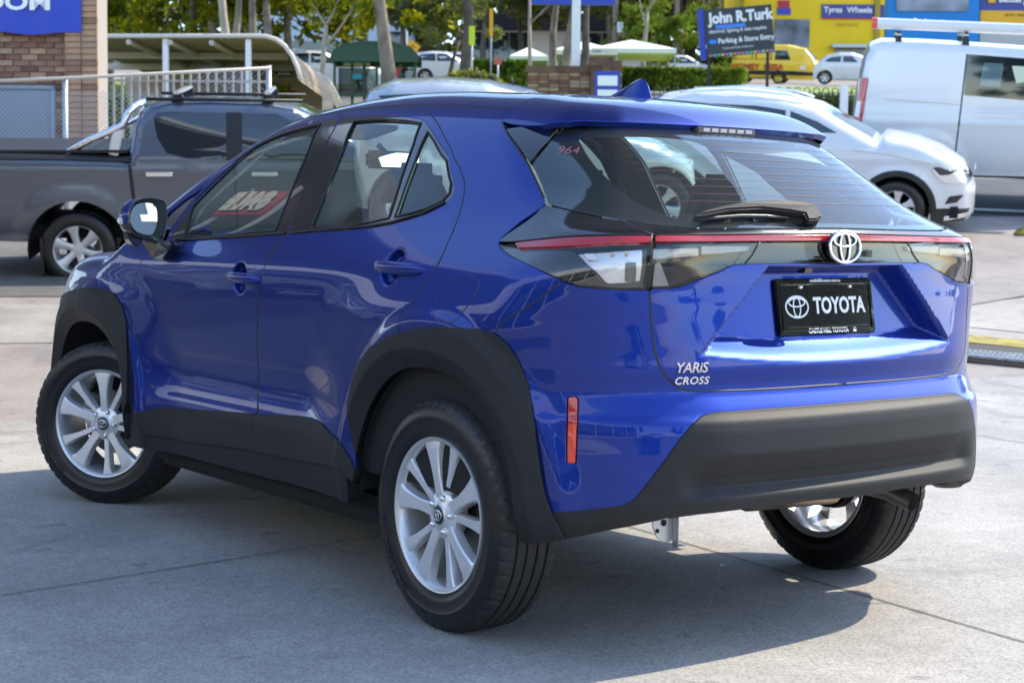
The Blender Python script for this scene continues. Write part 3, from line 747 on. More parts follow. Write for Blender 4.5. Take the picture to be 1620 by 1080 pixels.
for y in (-.69, .86):
    mb = MB(); n_ = len(prf); lo_z = prf[0][1]-.10; pv = [(x, y, z_-.02) for x, z_ in prf]+[(prf[-1][0], y, lo_z), (prf[0][0], y, lo_z)]; m_ = len(pv)
    mb.add(pv+[(a, b+.03, c) for a, b, c in pv], [tuple(range(m_)), tuple(range(2*m_-1, m_-1, -1))]+[(i, (i+1) % m_, m_+(i+1) % m_, m_+i) for i in range(m_)]); mb.build('roof_end', M['dgreen'], bs)
for u in (530, 553, 572, 592, 632, 655):
    mb = MB(); mb.box((BX(u), .5 if u in (553, 572, 592) else -.3, BZ(98)/2), (.07, .07, BZ(98))); mb.build('post', M['dgreen'], bs)
for u0_, u1_ in ((531, 552), (554, 571), (573, 591), (633, 654)):
    mb = MB(); mb.box(((BX(u0_)+BX(u1_))/2, .5, (BZ(105)+BZ(150))/2), (BX(u1_)-BX(u0_), .02, BZ(105)-BZ(150))); mb.build('glass_panel', glass('smoked_pane_%d' % u0_, (.35, .42, .42)), bs)
mb = MB(); mb.box((BX(561), .3, .45), (BX(592)-BX(530), .4, .06)); mb.build('bench', M['dgreen'], bs)
mb = MB(); mb.box((BX(561), .46, BZ(119)), (.26, .03, .14)); mb.build('notice', mat('cyan_notice', (.02, .35, .60), .5), bs)
mb = MB(); mb.box((BX(560), .52, BZ(99)), (BX(570)-BX(528), .03, .08)); mb.build('route_panel', M['fascia'], bs)
def signpost(name, label, cat, u, d, vt, size, m, pole=.03, tilt=0., polem=None, thick=.03, rz=0., extra=None):
    hz(u); p = LR((u-810)/FPX*d, d); k = d/FPX; r = thing(name, label, cat, tuple(p), RZ+rz)
    z_ = 1.1378+(HU[0]-vt)*.988*k-p[2]
    mb = MB(); mb.tube([(0, .04, 0), (0, .04, z_+size[1]*.3)], pole, 8); mb.build('post', polem or M['galv'], r, smooth=True)
    mb = MB(); mb.box((0, 0, 0), (size[0], thick, size[1])); o = mb.build('panel', m, r, bevel=.004); o.matrix_local = Matrix.Translation((0, 0, z_)) @ Matrix.Rotation(tilt, 4, 'Y')
    return r, z_
M['ysign'] = mat('road_sign_yellow', (.85, .42, .01), .5); M['lime'] = mat('fluorescent_lime', (.62, .72, .03), .5)
r, z_ = signpost('road_sign', 'yellow warning sign with a black arrow, tilted, in front of the red car', 'road sign', 651, 48, 74, (.36, .26), M['ysign'], tilt=R(35))
mb = MB(); mb.tube([(-.07, -.025, z_), (.0, -.025, z_+.03), (.07, -.025, z_-.04)], .012, 6); mb.build('arrow', M['black_ink'], r)
signpost('marker_board', 'tall narrow lime yellow board on a post beside the thick dark trunk', 'sign', 743, 52, 57, (.19, .60), M['lime'], tilt=0)
signpost('banner_pole', 'thin yellow banner hanging on a pole in front of the dark roof', 'banner', 773, 60, 36, (.14, 1.0), M['ysign'])
signpost('small_sign', 'small red notice standing among the low bushes', 'sign', 784, 56, 97, (.26, .24), mat('faded_red_notice', (.50, .13, .10), .6))
hz(905)
# brick planter with posts and a blue fascia sign above
dS = 38.; p0 = LR((900-810)/FPX*dS, dS); k = dS/FPX; SX = lambda u: (u-900)*k; SZ = lambda v: 1.1378+(HU[0]-v)*.988*k-p0[2]
pl_ = thing('brick_planter', 'brown brick planter wall with a dark coping behind the car roof', 'planter', tuple(p0), RZ)
mb = MB(); mb.box(((SX(830)+SX(928))/2, 0, SZ(118)/2), (SX(928)-SX(830), .9, SZ(118))); mb.box(((SX(928)+SX(974))/2, -.1, SZ(106)/2), (SX(974)-SX(928), 1.0, SZ(106))); mb.build('core', M['brick3'], pl_)
mb = MB(); mb.box(((SX(828)+SX(930))/2, 0, SZ(113)), (SX(930)-SX(828), 1.0, .15)); mb.box(((SX(926)+SX(976))/2, -.1, SZ(104)), (SX(976)-SX(926), 1.06, .12)); mb.box((SX(945), -.1, SZ(97)), (.55, .5, .14)); mb.build('coping', M['brick3'], pl_)
z_ = .05
while z_ < SZ(108):
    x = SX(831)
    while x < SX(972):
        if (x < SX(925) and z_ < SZ(120)) or x > SX(929):
            o = link(bpy.data.objects.new('brick', bk[random.choice('aaccde')]), pl_); o.location = (x+.114, -.45 if x < SX(925) else -.60, z_)
        x += .24
    z_ += .086
pyl = thing('pylon_sign', 'tall blue pylon sign with a pale square post rising from the brick planter', 'sign', tuple(p0), RZ)
mb = MB(); mb.box((SX(906), .1, 3.2), (.20, .20, 6.4)); mb.build('post', M['fascia'], pyl)
mb = MB(); mb.box((SX(901), .1, SZ(8)+1.0), (SX(966)-SX(835), .18, 2.0)); mb.build('panel', M['bluesign'], pyl)
hz(956)
bs2 = thing('blue_notice_board', 'blue framed notice board with two white panels against the brick planter', 'sign', tuple(LR((956-810)/FPX*36.5, 36.5)), RZ)
kk = 36.5/FPX; zz = 1.1378+(HU[0]-140)*.988*kk-bs2.location.z
mb = MB(); mb.box((0, 0, zz), (.56, .05, .75)); mb.build('frame', M['bluesign'], bs2)
for dz in (.17, -.14):
    mb = MB(); mb.box((0, -.03, zz+dz), (.44, .02, .22)); mb.build('panel', M['white_ink'], bs2)
mb = MB(); mb.box((-.22, .03, zz/2), (.05, .05, zz)); mb.box((.22, .03, zz/2), (.05, .05, zz)); mb.build('posts', M['bluesign'], bs2)
hz(950)
# white market tents
for u, v, w, lb in ((993, 63, 130, 'peaked white tent, the right one with its point above the shark fin'), (918, 66, 100, 'peaked white tent half hidden behind the pale pylon post'), (832, 76, 60, 'small white tent with a yellow edge left of the brick planter')):
    dT = 72.; p = LR((u-810)/FPX*dT, dT); k = dT/FPX; z_ = 1.1378+(HU[0]-v)*.988*k-p[2]; r = thing('market_tent', lb, 'tent', tuple(p), RZ, 'white market tents'); hw_ = w*k/2
    mb = MB(); mb.add([(-hw_, -1.6, z_-.55), (hw_, -1.6, z_-.55), (hw_, 1.6, z_-.55), (-hw_, 1.6, z_-.55), (0, 0, z_), (-hw_, -1.6, z_-.75), (hw_, -1.6, z_-.75), (hw_, 1.6, z_-.75), (-hw_, 1.6, z_-.75)], [(0, 1, 4), (1, 2, 4), (2, 3, 4), (3, 0, 4), (5, 6, 1, 0), (6, 7, 2, 1), (7, 8, 3, 2), (8, 5, 0, 3)]); mb.build('canopy_top', mat('tent_canvas', (.78, .76, .68), .8) if 'tent_canvas' not in bpy.data.materials else bpy.data.materials['tent_canvas'], r)
    for sx in (-1, 1):
        for sy in (-1.5, 1.5): mb = MB(); mb.box((sx*hw_*.97, sy, (z_-.7)/2), (.05, .05, z_-.7)); mb.build('leg', M['galv'], r)
# buildings across the road
def building(name, label, u0, u1, d, vtop, m, depth=10, vbot=None):
    hz((u0+u1)/2); p = LR((u0-810)/FPX*d, d); k = d/FPX; r = thing(name, label, 'building', tuple(p), RZ); X = lambda u: (u-u0)*k; Z = lambda v: 1.1378+(HU[0]-v)*.988*k-p[2]
    H = Z(vtop); mb = MB(); mb.box((X(u1)/2, depth/2, H/2), (X(u1), depth, H)); mb.build('wall', m, r); return r, X, Z
def bpanel(r, nm, X, Z, u0, v0, u1, v1, m, y=-.05, t=.08, tilt=0.):
    mb = MB(); mb.box(((X(u0)+X(u1))/2, y, (Z(v0)+Z(v1))/2), (abs(X(u1)-X(u0)), t, abs(Z(v1)-Z(v0)))); return mb.build(nm, m, r)
def btext(r, s, X, Z, u, v, h, m, y=-.12, sx=1., bold=.0, align='CENTER', rot=0.):
    return text('lettering', s, h, Matrix.Translation((X(u), y, Z(v))) @ Matrix.Rotation(R(90), 4, 'X') @ Matrix.Rotation(rot, 4, 'Z'), m, r, ext=.004, bold=bold, sx=sx, align=align)
M['yellow_wall'] = mat('yellow_render', (.82, .56, .005), .7, noise=(.4, .94, 1.04)); M['navy'] = mat('navy_sign', (.045, .055, .25), .5); M['cyan_wall'] = mat('bright_blue_render', (.0, .19, .55), .6, noise=(.4, .95, 1.05))
M['amber_wall'] = mat('amber_band', (.72, .38, .015), .6); M['grey_photo'] = mat('grey_poster', (.16, .19, .24), .5, noise=(.5, .3, 1.9, 5)); M['dark_roof'] = mat('dark_fascia', (.012, .014, .022), .6)
r, X, Z = building('yellow_building', 'bright yellow tyre shop with a navy sign band', 1168, 1388, 105, -60, M['yellow_wall'])
bpanel(r, 'sign_band', X, Z, 1289, 8, 1387, 29, M['navy']); bpanel(r, 'red_stripe', X, Z, 1289, 29.2, 1387, 31, M['redsign'], -.06)
btext(r, 'Tyres  Wheels', X, Z, 1330, 17, .52, M['white_ink'], bold=.012); btext(r, '9659 6142', X, Z, 1330, 40, .32, mat('faint_print', (.42, .30, .02), .7), sx=1.1)
bpanel(r, 'poster', X, Z, 1216, 32, 1271, 75, M['grey_photo']); bpanel(r, 'badge_panel', X, Z, 1221, 3, 1239, 15, M['redsign']); bpanel(r, 'badge_panel', X, Z, 1220, 15, 1241, 25, M['bluesign'], -.05)
bpanel(r, 'roller_door', X, Z, 1312, 78, 1362, 130, M['dglass'] if 'dglass' in M else M['shop_glass']); bpanel(r, 'awning', X, Z, 1304, 72, 1362, 77, M['galv'], -.4, .8)
bpanel(r, 'pilaster', X, Z, 1372, -60, 1380, 130, mat('olive_pilaster', (.35, .26, .02), .7), -.1, .2)
r, X, Z = building('blue_building', 'bright blue pool shop between the yellow shop and the purple sign', 1389, 1536, 105.5, -60, M['cyan_wall'])
bpanel(r, 'poster', X, Z, 1406, -10, 1518, 19, M['grey_photo']); btext(r, 'Swimart', X, Z, 1457, 36, .62, M['white_ink'], bold=.014)
r, X, Z = building('battery_shop', 'shop with a purple sign and an amber band at the right edge', 1537, 1760, 106, -60, M['navy'])
bpanel(r, 'amber_band', X, Z, 1537, 19, 1760, 40, M['amber_wall']); btext(r, 'Battery World', X, Z, 1565, 1, .62, M['white_ink'], bold=.014, align='LEFT'); bpanel(r, 'logo_disc', X, Z, 1549, -4, 1560, 7, M['amber_wall'], -.08); btext(r, 'AUTO  MARINE', X, Z, 1575, 26, .24, M['black_ink'], align='LEFT')
bpanel(r, 'lower_wall', X, Z, 1537, 46, 1760, 130, mat('pale_lower_wall', (.4, .42, .4), .7))
r, X, Z = building('dark_roofed_building', 'low building with a deep dark fascia and glazed front beyond the trees', 735, 1043, 112, 30, M['fascia'])
bpanel(r, 'fascia', X, Z, 732, 28, 1046, 50, M['dark_roof'], -.6, 1.2)
for a, b in ((740, 770), (772, 800), (802, 830), (925, 945), (948, 962)): bpanel(r, 'window', X, Z, a, 53, b, 95, M['shop_glass'])
bpanel(r, 'post', X, Z, 962, 24, 970, 90, M['fascia'], -1.4, .3)
r, X, Z = building('pale_blue_building', 'pale blue grey building behind the slender trunk and the bus shelter', 400, 640, 115, 20, mat('pale_blue_wall', (.42, .52, .62), .6))
bpanel(r, 'window', X, Z, 462, 66, 548, 78, M['shop_glass']); bpanel(r, 'door_glass', X, Z, 505, 80, 560, 110, M['shop_glass']); bpanel(r, 'logo_panel', X, Z, 430, 42, 443, 50, M['bluesign']); bpanel(r, 'logo_panel', X, Z, 553, 34, 566, 46, M['bluesign']); bpanel(r, 'window', X, Z, 600, 50, 640, 80, M['shop_glass'])
hz(1160)
# black sign board
dJ = 58.; a = at(1112, 90, dJ); b = at(1216, 80, dJ-1.5); p = LR((1160-810)/FPX*dJ, dJ); k = dJ/FPX
js = thing('shop_sign_board', 'black sign board on two dark posts with white lettering and a blue arrow', 'sign', tuple(p), RZ)
JX = lambda u: (u-1160)*k; JZ = lambda v: 1.1378+(HU[0]-v)*.988*k-p[2]
jm = Matrix.Translation((JX(1161), 0, JZ(50))) @ Matrix.Rotation(R(5.5), 4, 'Y').inverted()
w_, h_ = 106*k, 74*k
o = MB().box((0, 0, 0), (w_, .10, h_)).build('board', mat('charcoal_board', (.025, .033, .040), .5), js, bevel=.01); o.matrix_local = jm
o = MB().box((-w_/2-.10, .25, .0), (.18, .5, h_*1.05)).build('side_board', M['bluesign'], js); o.matrix_local = jm
def jtext(s, x, z_, h, m, bold=0., sx=1., align='LEFT'): return text('lettering', s, h, jm @ Matrix.Translation((x, -.058, z_)) @ Matrix.Rotation(R(90), 4, 'X'), m, js, ext=.003, bold=bold, sx=sx, align=align)
jtext('John R.Turk', -w_/2+.16, .50, .52, M['white_ink'], .022, .88)
o = MB().box((-.30, -.055, .20), (1.05, .02, .14)).build('blue_stripe', mat('sky_blue_print', (.05, .22, .70), .5), js); o.matrix_local = jm
jtext('electrical, lighting & data supplies', -w_/2+.12, .05, .165, M['white_ink'], .002, .93); jtext('Parking & Store Entry', -w_/2+.42, -.30, .245, M['white_ink'], .006, .92); jtext('Trade and Public Welcome', -w_/2+.55, -.56, .10, M['white_ink'])
o = MB().add([(-w_/2+.12, -.057, -.26), (-w_/2+.12, -.057, -.34), (-w_/2+.12, -.057, -.26)], []).box((-w_/2+.27, -.055, -.30), (.18, .02, .13)).add([(-w_/2+.20, -.066, -.20), (-w_/2+.20, -.066, -.40), (-w_/2+.08, -.066, -.30)], [(0, 1, 2)]).build('arrow', mat('arrow_blue', (.01, .25, .85), .5), js); o.matrix_local = jm
cols = [(.7, .2, .1), (.1, .4, .7), (.1, .5, .2), (.7, .6, .1), (.6, .1, .4), (.2, .6, .6), (.7, .3, .1), (.4, .2, .6)]
for i in range(16):
    m_ = M.get('dot%d' % (i % 8)) or M.setdefault('dot%d' % (i % 8), mat('colour_dot_%d' % (i % 8), cols[i % 8], .5)); o = MB().box((-w_/2+.12+i*(w_-.24)/15, -.055, -h_/2+.06), (.10, .02, .07)).build('colour_dot', m_, js); o.matrix_local = jm
for u in (1115, 1207): mb = MB(); mb.box((JX(u), .08, JZ(80)/2), (.10, .10, JZ(80))); mb.build('post', M['black_ink'], js)
hz(1300)
# hoop topped fence
dH = 30.; p = LR((1240-810)/FPX*dH, dH); k = dH/FPX; hf = thing('hoop_fence', 'black hoop topped metal fence with a pale post beside the white van', 'fence', tuple(p), RZ)
HX = lambda u: (u-1240)*k; HZ = lambda v: 1.1378+(HU[0]-v)*.988*k-p[2]
mb = MB(); hh = HZ(139); pts = [(-.055, 0, 0), (-.055, 0, hh-.055)]+[(-.055*math.cos(t), 0, hh-.055+.055*math.sin(t)) for t in np.linspace(.3, math.pi-.3, 7)]+[(.055, 0, hh-.055), (.055, 0, 0)]; mb.tube(pts, .009, 6)
hp = mb.build('hoop', M['black_ink'], None, smooth=True); hd = hp.data; bpy.data.objects.remove(hp)
for i in range(-14, 9): o = link(bpy.data.objects.new('hoop', hd), hf); o.location = (HX(1240)+i*.172, 0, 0)
for dz in (HZ(152), .15): mb = MB(); mb.box((-.5, 0, dz), (4.2, .02, .03)); mb.build('rail', M['black_ink'], hf)
mb = MB(); mb.box((HX(1324), -.05, HZ(134)/2), (.085, .085, HZ(134))); mb.box((HX(1331), .0, HZ(136)/2), (.06, .06, HZ(136))); mb.build('post', M['fascia'], hf)
# lamp and utility posts
for u, d, vt, lb in ((1063, 95, -40, 'tall grey utility pole with a small white box near the black sign board'), (967, 88, -20, 'pale square pole in front of the dark fascia')):
    p = LR((u-810)/FPX*d, d); r = thing('utility_pole', lb, 'pole', tuple(p), RZ); mb = MB(); mb.tube([(0, 0, 0), (0, 0, 14)], [.16, .12], 10); mb.build('pole', mat('weathered_timber_%d' % u, (.22, .19, .16), .9), r, smooth=True)
    mb = MB(); mb.box((.25, -.2, 1.1378+(HU[0]-48)*.988*d/FPX-p[2]), (.3, .25, .55)); mb.build('box', M['fascia'], r)

q_ = gp(1613, 372); ws = thing('wheel_stop', 'small worn yellow wheel stop on the paving at the right edge', 'wheel stop', tuple(q_), RZ)
mb = MB(); mb.box((.30, 0, .05), (.75, .16, .10), taper=.8); mb.build('block', M['yellow_line'], ws, bevel=.02)
# ---------------------------------------------------------------- trees and bushes
def leafmat(name, a, b, tr=.35):
    m = bpy.data.materials.new(name); m.use_nodes = True; nt = m.node_tree; nt.nodes.clear(); o = nt.nodes.new('ShaderNodeOutputMaterial')
    gi = nt.nodes.new('ShaderNodeObjectInfo'); n = nt.nodes.new('ShaderNodeTexNoise'); n.inputs['Scale'].default_value = .9; n.inputs['Detail'].default_value = 6; tc = nt.nodes.new('ShaderNodeTexCoord'); nt.links.new(tc.outputs['Object'], n.inputs['Vector'])
    r = nt.nodes.new('ShaderNodeValToRGB'); r.color_ramp.elements[0].position = .35; r.color_ramp.elements[1].position = .68; r.color_ramp.elements[0].color = (*a, 1); r.color_ramp.elements[1].color = (*b, 1); nt.links.new(n.outputs[0], r.inputs[0])
    d = nt.nodes.new('ShaderNodeBsdfDiffuse'); t = nt.nodes.new('ShaderNodeBsdfTranslucent'); mx = nt.nodes.new('ShaderNodeMixShader'); mx.inputs[0].default_value = tr
    nt.links.new(r.outputs[0], d.inputs[0]); nt.links.new(r.outputs[0], t.inputs[0]); nt.links.new(d.outputs[0], mx.inputs[1]); nt.links.new(t.outputs[0], mx.inputs[2]); nt.links.new(mx.outputs[0], o.inputs[0]); return m
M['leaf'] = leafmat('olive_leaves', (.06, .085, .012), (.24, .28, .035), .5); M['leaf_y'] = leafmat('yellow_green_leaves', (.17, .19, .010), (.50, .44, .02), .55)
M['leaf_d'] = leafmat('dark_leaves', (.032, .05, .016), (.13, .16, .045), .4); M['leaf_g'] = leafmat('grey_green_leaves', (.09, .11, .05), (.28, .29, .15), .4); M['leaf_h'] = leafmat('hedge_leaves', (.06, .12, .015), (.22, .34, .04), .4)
M['bark'] = mat('grey_gum_bark', (.20, .165, .135), .9, noise=(2.5, .55, 1.5, 6), bump=(12, .5, .02)); M['bark_p'] = mat('pale_gum_bark', (.36, .31, .26), .85, noise=(1.6, .55, 1.25, 5)); M['bark_d'] = mat('dark_bark', (.10, .08, .06), .95, noise=(3, .6, 1.5, 6), bump=(14, .5, .02))
rng = np.random.default_rng(5)
def leaves(cent, rad, n, size, asp=.45, droop=.3):
    """n leaf-sized faces scattered about each clump centre"""
    C = np.repeat(np.array(cent), n, 0); Rr = np.repeat(np.array(rad), n)[:, None]
    d = rng.normal(size=(len(C), 3)); d /= np.linalg.norm(d, axis=1)[:, None]; P = C+d*Rr*(rng.random((len(C), 1))**.45)*np.array([1, 1, .75])
    a = rng.normal(size=(len(C), 3)); a[:, 2] -= droop; a /= np.linalg.norm(a, axis=1)[:, None]; b = np.cross(a, rng.normal(size=(len(C), 3))); b /= np.maximum(np.linalg.norm(b, axis=1), 1e-6)[:, None]
    s = size*(.6+.8*rng.random((len(C), 1))); a = a*s; b = b*s*asp
    V = np.empty((len(C)*4, 3)); V[0::4] = P-a; V[1::4] = P+b; V[2::4] = P+a; V[3::4] = P-b
    return V
def leaf_obj(name, V, mats, parent, kind=None):
    n = len(V)//4; me = bpy.data.meshes.new(name); me.vertices.add(len(V)); me.vertices.foreach_set('co', V.astype(np.float32).ravel()); me.loops.add(n*4); me.polygons.add(n)
    me.loops.foreach_set('vertex_index', np.arange(n*4, dtype=np.int32)); me.polygons.foreach_set('loop_start', np.arange(0, n*4, 4, dtype=np.int32)); me.polygons.foreach_set('loop_total', np.full(n, 4, np.int32))
    for m in mats: me.materials.append(m)
    me.polygons.foreach_set('material_index', rng.integers(0, len(mats), n).astype(np.int32)); me.update(calc_edges=True); me.validate()
    o = link(bpy.data.objects.new(name, me), parent)
    if kind: o['kind'] = kind
    return o
TREEMESH = {}
def tree(u, d, label, trunk=.22, height=12., lean=0., bark='bark', mats=('leaf', 'leaf_y'), forks=3, crown_lo=.35, spread=2.6, clumps=30, per=90, size=.11, group='gum trees beyond the yard', name='gum_tree', key=None, loc=None, low=None):
    p = loc if loc is not None else LR((u-810)/FPX*d, d); r = thing(name, label, 'tree', tuple(p), RZ, group)
    if key and key in TREEMESH:
        for nm, me, kd in TREEMESH[key]:
            o = link(bpy.data.objects.new(nm, me), r)
        r.rotation_euler = (0, 0, random.uniform(0, 6)); r.scale = (1, 1, random.uniform(.85, 1.15)); return r
    mb = MB(); tips = []
    def limb(p0, dr, L0, r0, depth):
        pts = [p0]; rr = [r0]; n = 5; dd = dr.copy()
        for i in range(n):
            dd = dd+Vector((random.uniform(-.12, .12), random.uniform(-.12, .12), .06)); dd.normalize(); pts.append(pts[-1]+dd*L0/n); rr.append(r0*(1-.55*(i+1)/n))
        mb.tube(pts, rr, 9 if depth == 0 else 6); tips.append((pts[-1], depth)); 
        if depth > 0: tips.append((pts[3], depth))
        if depth < 2:
            for k in range(forks if depth == 0 else 3):
                a = random.uniform(0, 6.28); q = Vector((math.cos(a)*.62, math.sin(a)*.62, random.uniform(.5, 1.0))).normalized(); b = pts[-1] if k < 2 else pts[-2]
                limb(b, q, L0*random.uniform(.38, .6), rr[-1]*.8, depth+1)
    limb(Vector((0, 0, -.3)), Vector((lean, 0, 1)).normalized(), height*.42, trunk, 0)
    t = mb.build('trunk', M[bark], r, smooth=True)
    cs = []; ra = []
    tp = [q for q, dp in tips if dp > 0] or [q for q, dp in tips]
    for i in range(clumps):
        b = random.choice(tp); c = b+Vector((random.gauss(0, spread*.35), random.gauss(0, spread*.35), random.gauss(0, spread*.28)))
        if c.z < height*crown_lo: c.z = height*crown_lo+random.uniform(0, 1)
        cs.append(tuple(c)); ra.append(random.uniform(.35, .8)*spread*.36)
    if low:
        for (lx, lz, lr) in low: cs.append((lx, random.uniform(-.5, .5), lz)); ra.append(lr)
    c = leaf_obj('crown', leaves(cs, ra, per, size), [M[m] for m in mats], r)
    if key: TREEMESH[key] = [('trunk', t.data, None), ('crown', c.data, None)]
    return r
zl = lambda u, v, d: 1.1378+(362-v)*d/FPX-LR((u-810)/FPX*d, d)[2]
kx = lambda du, d: du*d/FPX
tree(505, 41, 'slender tree with a forked grey trunk left of the bus shelter', .11, 6.2, -.03, 'bark_p', ('leaf', 'leaf_y'), clumps=26, spread=2.2, size=.09, crown_lo=.50, low=[(kx(-25, 41), zl(505, 12, 41), .5), (kx(20, 41), zl(505, 8, 41), .5), (kx(-8, 41), zl(505, 40, 41), .3)])
tree(619, 36, 'thick pale trunk in front of the bus shelter, splitting near the top', .215, 9.5, .01, 'bark', ('leaf', 'leaf_y'), clumps=30, spread=2.8, crown_lo=.42, low=[(kx(-35, 36), zl(619, 25, 36), .35), (kx(-42, 36), zl(619, 45, 36), .25), (kx(-30, 36), zl(619, 10, 36), .4)])
tree(733, 58, 'dark straight trunk beside the lime marker board', .27, 12, .0, 'bark_d', ('leaf', 'leaf_g'), clumps=40, spread=3.6, size=.14, crown_lo=.40)
tree(705, 66, 'small grey green tree over the white cars in the yard', .12, 5.5, .0, 'bark_d', ('leaf_g', 'leaf'), clumps=26, spread=2.6, size=.12, crown_lo=.35)
tree(365, 47, 'leftmost of the pale trunks rising behind the curved shelter roof', .15, 11, .02, 'bark', ('leaf', 'leaf_y'), clumps=44, spread=3.6, size=.12, crown_lo=.42)
tree(383, 44, 'leaning pale trunk, second behind the curved shelter roof', .17, 11, -.12, 'bark_p', ('leaf', 'leaf_y'), clumps=36, spread=3.4, size=.12, crown_lo=.46)
tree(397, 49, 'upright grey trunk, third behind the curved shelter roof', .17, 11, .03, 'bark', ('leaf', 'leaf_y'), clumps=36, spread=3.4, size=.12, crown_lo=.46)
tree(841, 40, 'thin leaning trunk growing from the left end of the brick planter', .075, 8, -.10, 'bark_p', ('leaf', 'leaf_g'), clumps=20, spread=2.4, crown_lo=.6)
tree(861, 40.5, 'brown trunk, left of the pair in the brick planter', .13, 10, .0, 'bark', ('leaf', 'leaf_g'), clumps=26, spread=2.6, crown_lo=.6)
tree(886, 40.5, 'brown trunk nearest the pale pylon post in the brick planter', .16, 10, .0, 'bark', ('leaf', 'leaf_g'), clumps=26, spread=2.6, crown_lo=.6)
tree(915, 62, 'brown trunk behind the pylon post near the tent', .20, 11, .02, 'bark_d', ('leaf', 'leaf_d'), clumps=36, spread=3.2, size=.13, crown_lo=.5)
tree(1011, 78, 'slim pale tree with yellow leaves in front of the dark fascia', .17, 9, .0, 'bark_p', ('leaf_y', 'leaf'), clumps=22, spread=2.2, size=.14, crown_lo=.5)
tree(1052, 88, 'bright green bushy tree left of the black sign board', .14, 5.0, .0, 'bark_d', ('leaf_h', 'leaf'), clumps=34, spread=3.0, size=.16, crown_lo=.12)
# the wall of trees that closes the view
lbls = [' olive tree from the left in the row behind the curved shelter', ' tall dark tree from the left in the back row', ' grey green tree from the left in the row beyond the road']
ORD = 'first second third fourth fifth sixth seventh eighth ninth tenth eleventh twelfth thirteenth fourteenth'.split()
i = 0
for d, us, mt, hs in ((62, (180, 240, 300, 340, 425, 455, 580), ('leaf', 'leaf_y'), 11), (98, (640, 690, 760, 830, 880, 960, 1010, 1075, 1120), ('leaf', 'leaf_g'), 13), (128, (120, 260, 400, 520, 600, 680, 740, 800, 860, 930, 1000, 1060, 1120, 1180), ('leaf_d', 'leaf_g'), 17)):
    for u in us:
        kk_ = 'far%d_%d' % (d, i % 3); tree(u+random.uniform(-8, 8), d+random.uniform(-4, 6), ORD[us.index(u)]+lbls[0 if d == 62 else 2 if d == 98 else 1], .22, hs, 0, 'bark_d' if d > 70 else 'bark', mt, clumps=60 if d > 70 else 100, per=80, spread=4.2 if d < 120 else 5.5, size=.20 if d < 70 else .30, crown_lo=.14 if d > 70 else .16, key=kk_, group={62: 'olive trees behind the curved shelter', 98: 'grey green trees beyond the road', 128: 'dark trees at the back'}[d]); i += 1
for d_ in ():
    pass
# wooded slope behind everything
cs = []; ra = []
for k_ in range(900):
    l = random.uniform(-75, 62); dd_ = random.uniform(140, 170); p = LR(l, dd_); cs.append((p[0], p[1], p[2]+random.uniform(0, 17))); ra.append(random.uniform(1.6, 3.0))
leaf_obj('woods', leaves(cs, ra, 55, .55, .6), [M['leaf_d'], M['leaf_g'], M['leaf']], None, 'stuff')
def bush(name, label, u, d, w, h, dp, mats=('leaf_h',), n=2500, size=.10, vb=None, group=None, box=False):
    p = LR((u-810)/FPX*d, d); r = thing(name, label, 'hedge' if box else 'bush', tuple(p), RZ, group); N = n
    P = rng.uniform(-1, 1, (N, 3)); 
    if not box: P = rng.normal(size=(N, 3)); P /= np.linalg.norm(P, axis=1)[:, None]; P *= rng.random((N, 1))**.25; P[:, 2] = np.abs(P[:, 2])
    else: P[:, 2] = (P[:, 2]+1)/2; k_ = rng.integers(0, 3, N); sg = np.sign(P[np.arange(N), k_]); P[np.arange(N), k_] = np.where(k_ == 2, 1, sg)*rng.uniform(.85, 1, N)
    P = P*np.array([w/2, dp/2, h])*(1+rng.normal(0, .04, (N, 1)))
    a = rng.normal(size=(N, 3)); a /= np.linalg.norm(a, axis=1)[:, None]; b = np.cross(a, rng.normal(size=(N, 3))); b /= np.linalg.norm(b, axis=1)[:, None]; s = size*(.6+.8*rng.random((N, 1)))
    V = np.empty((N*4, 3)); V[0::4] = P-a*s; V[1::4] = P+b*s*.6; V[2::4] = P+a*s; V[3::4] = P-b*s*.6
    leaf_obj('foliage', V, [M[m] for m in mats], r, None)
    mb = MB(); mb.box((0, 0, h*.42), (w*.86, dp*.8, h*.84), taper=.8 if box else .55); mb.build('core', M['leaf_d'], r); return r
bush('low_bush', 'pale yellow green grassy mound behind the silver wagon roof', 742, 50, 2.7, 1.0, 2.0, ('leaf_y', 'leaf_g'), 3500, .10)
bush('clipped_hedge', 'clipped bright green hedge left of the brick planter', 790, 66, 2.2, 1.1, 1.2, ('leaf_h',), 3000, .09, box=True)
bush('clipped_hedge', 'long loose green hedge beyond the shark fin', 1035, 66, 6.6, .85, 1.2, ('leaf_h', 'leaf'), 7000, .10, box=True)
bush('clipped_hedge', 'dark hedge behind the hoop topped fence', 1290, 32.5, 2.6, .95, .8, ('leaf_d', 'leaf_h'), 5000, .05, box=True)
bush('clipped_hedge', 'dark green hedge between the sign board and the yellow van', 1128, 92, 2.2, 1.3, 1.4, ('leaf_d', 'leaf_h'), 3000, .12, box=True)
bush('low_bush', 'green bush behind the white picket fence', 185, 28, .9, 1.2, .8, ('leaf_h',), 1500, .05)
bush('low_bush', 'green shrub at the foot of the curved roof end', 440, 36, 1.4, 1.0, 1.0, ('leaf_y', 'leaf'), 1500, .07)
# trees behind and beside the viewer, mirrored in the paint and the glass
for k_, (x, y) in enumerate(((-34, -14), (-40, 6), (-38, 26), (-26, -30), (-12, -36), (4, -38))):
    tree(0, 0, ORD[k_]+' of the tall trees standing behind the viewer across the yard', .3, 13, 0, 'bark', ('leaf', 'leaf_y'), key='far98_%d' % (k_ % 3), loc=(x, y, 0), group='trees behind the viewer')
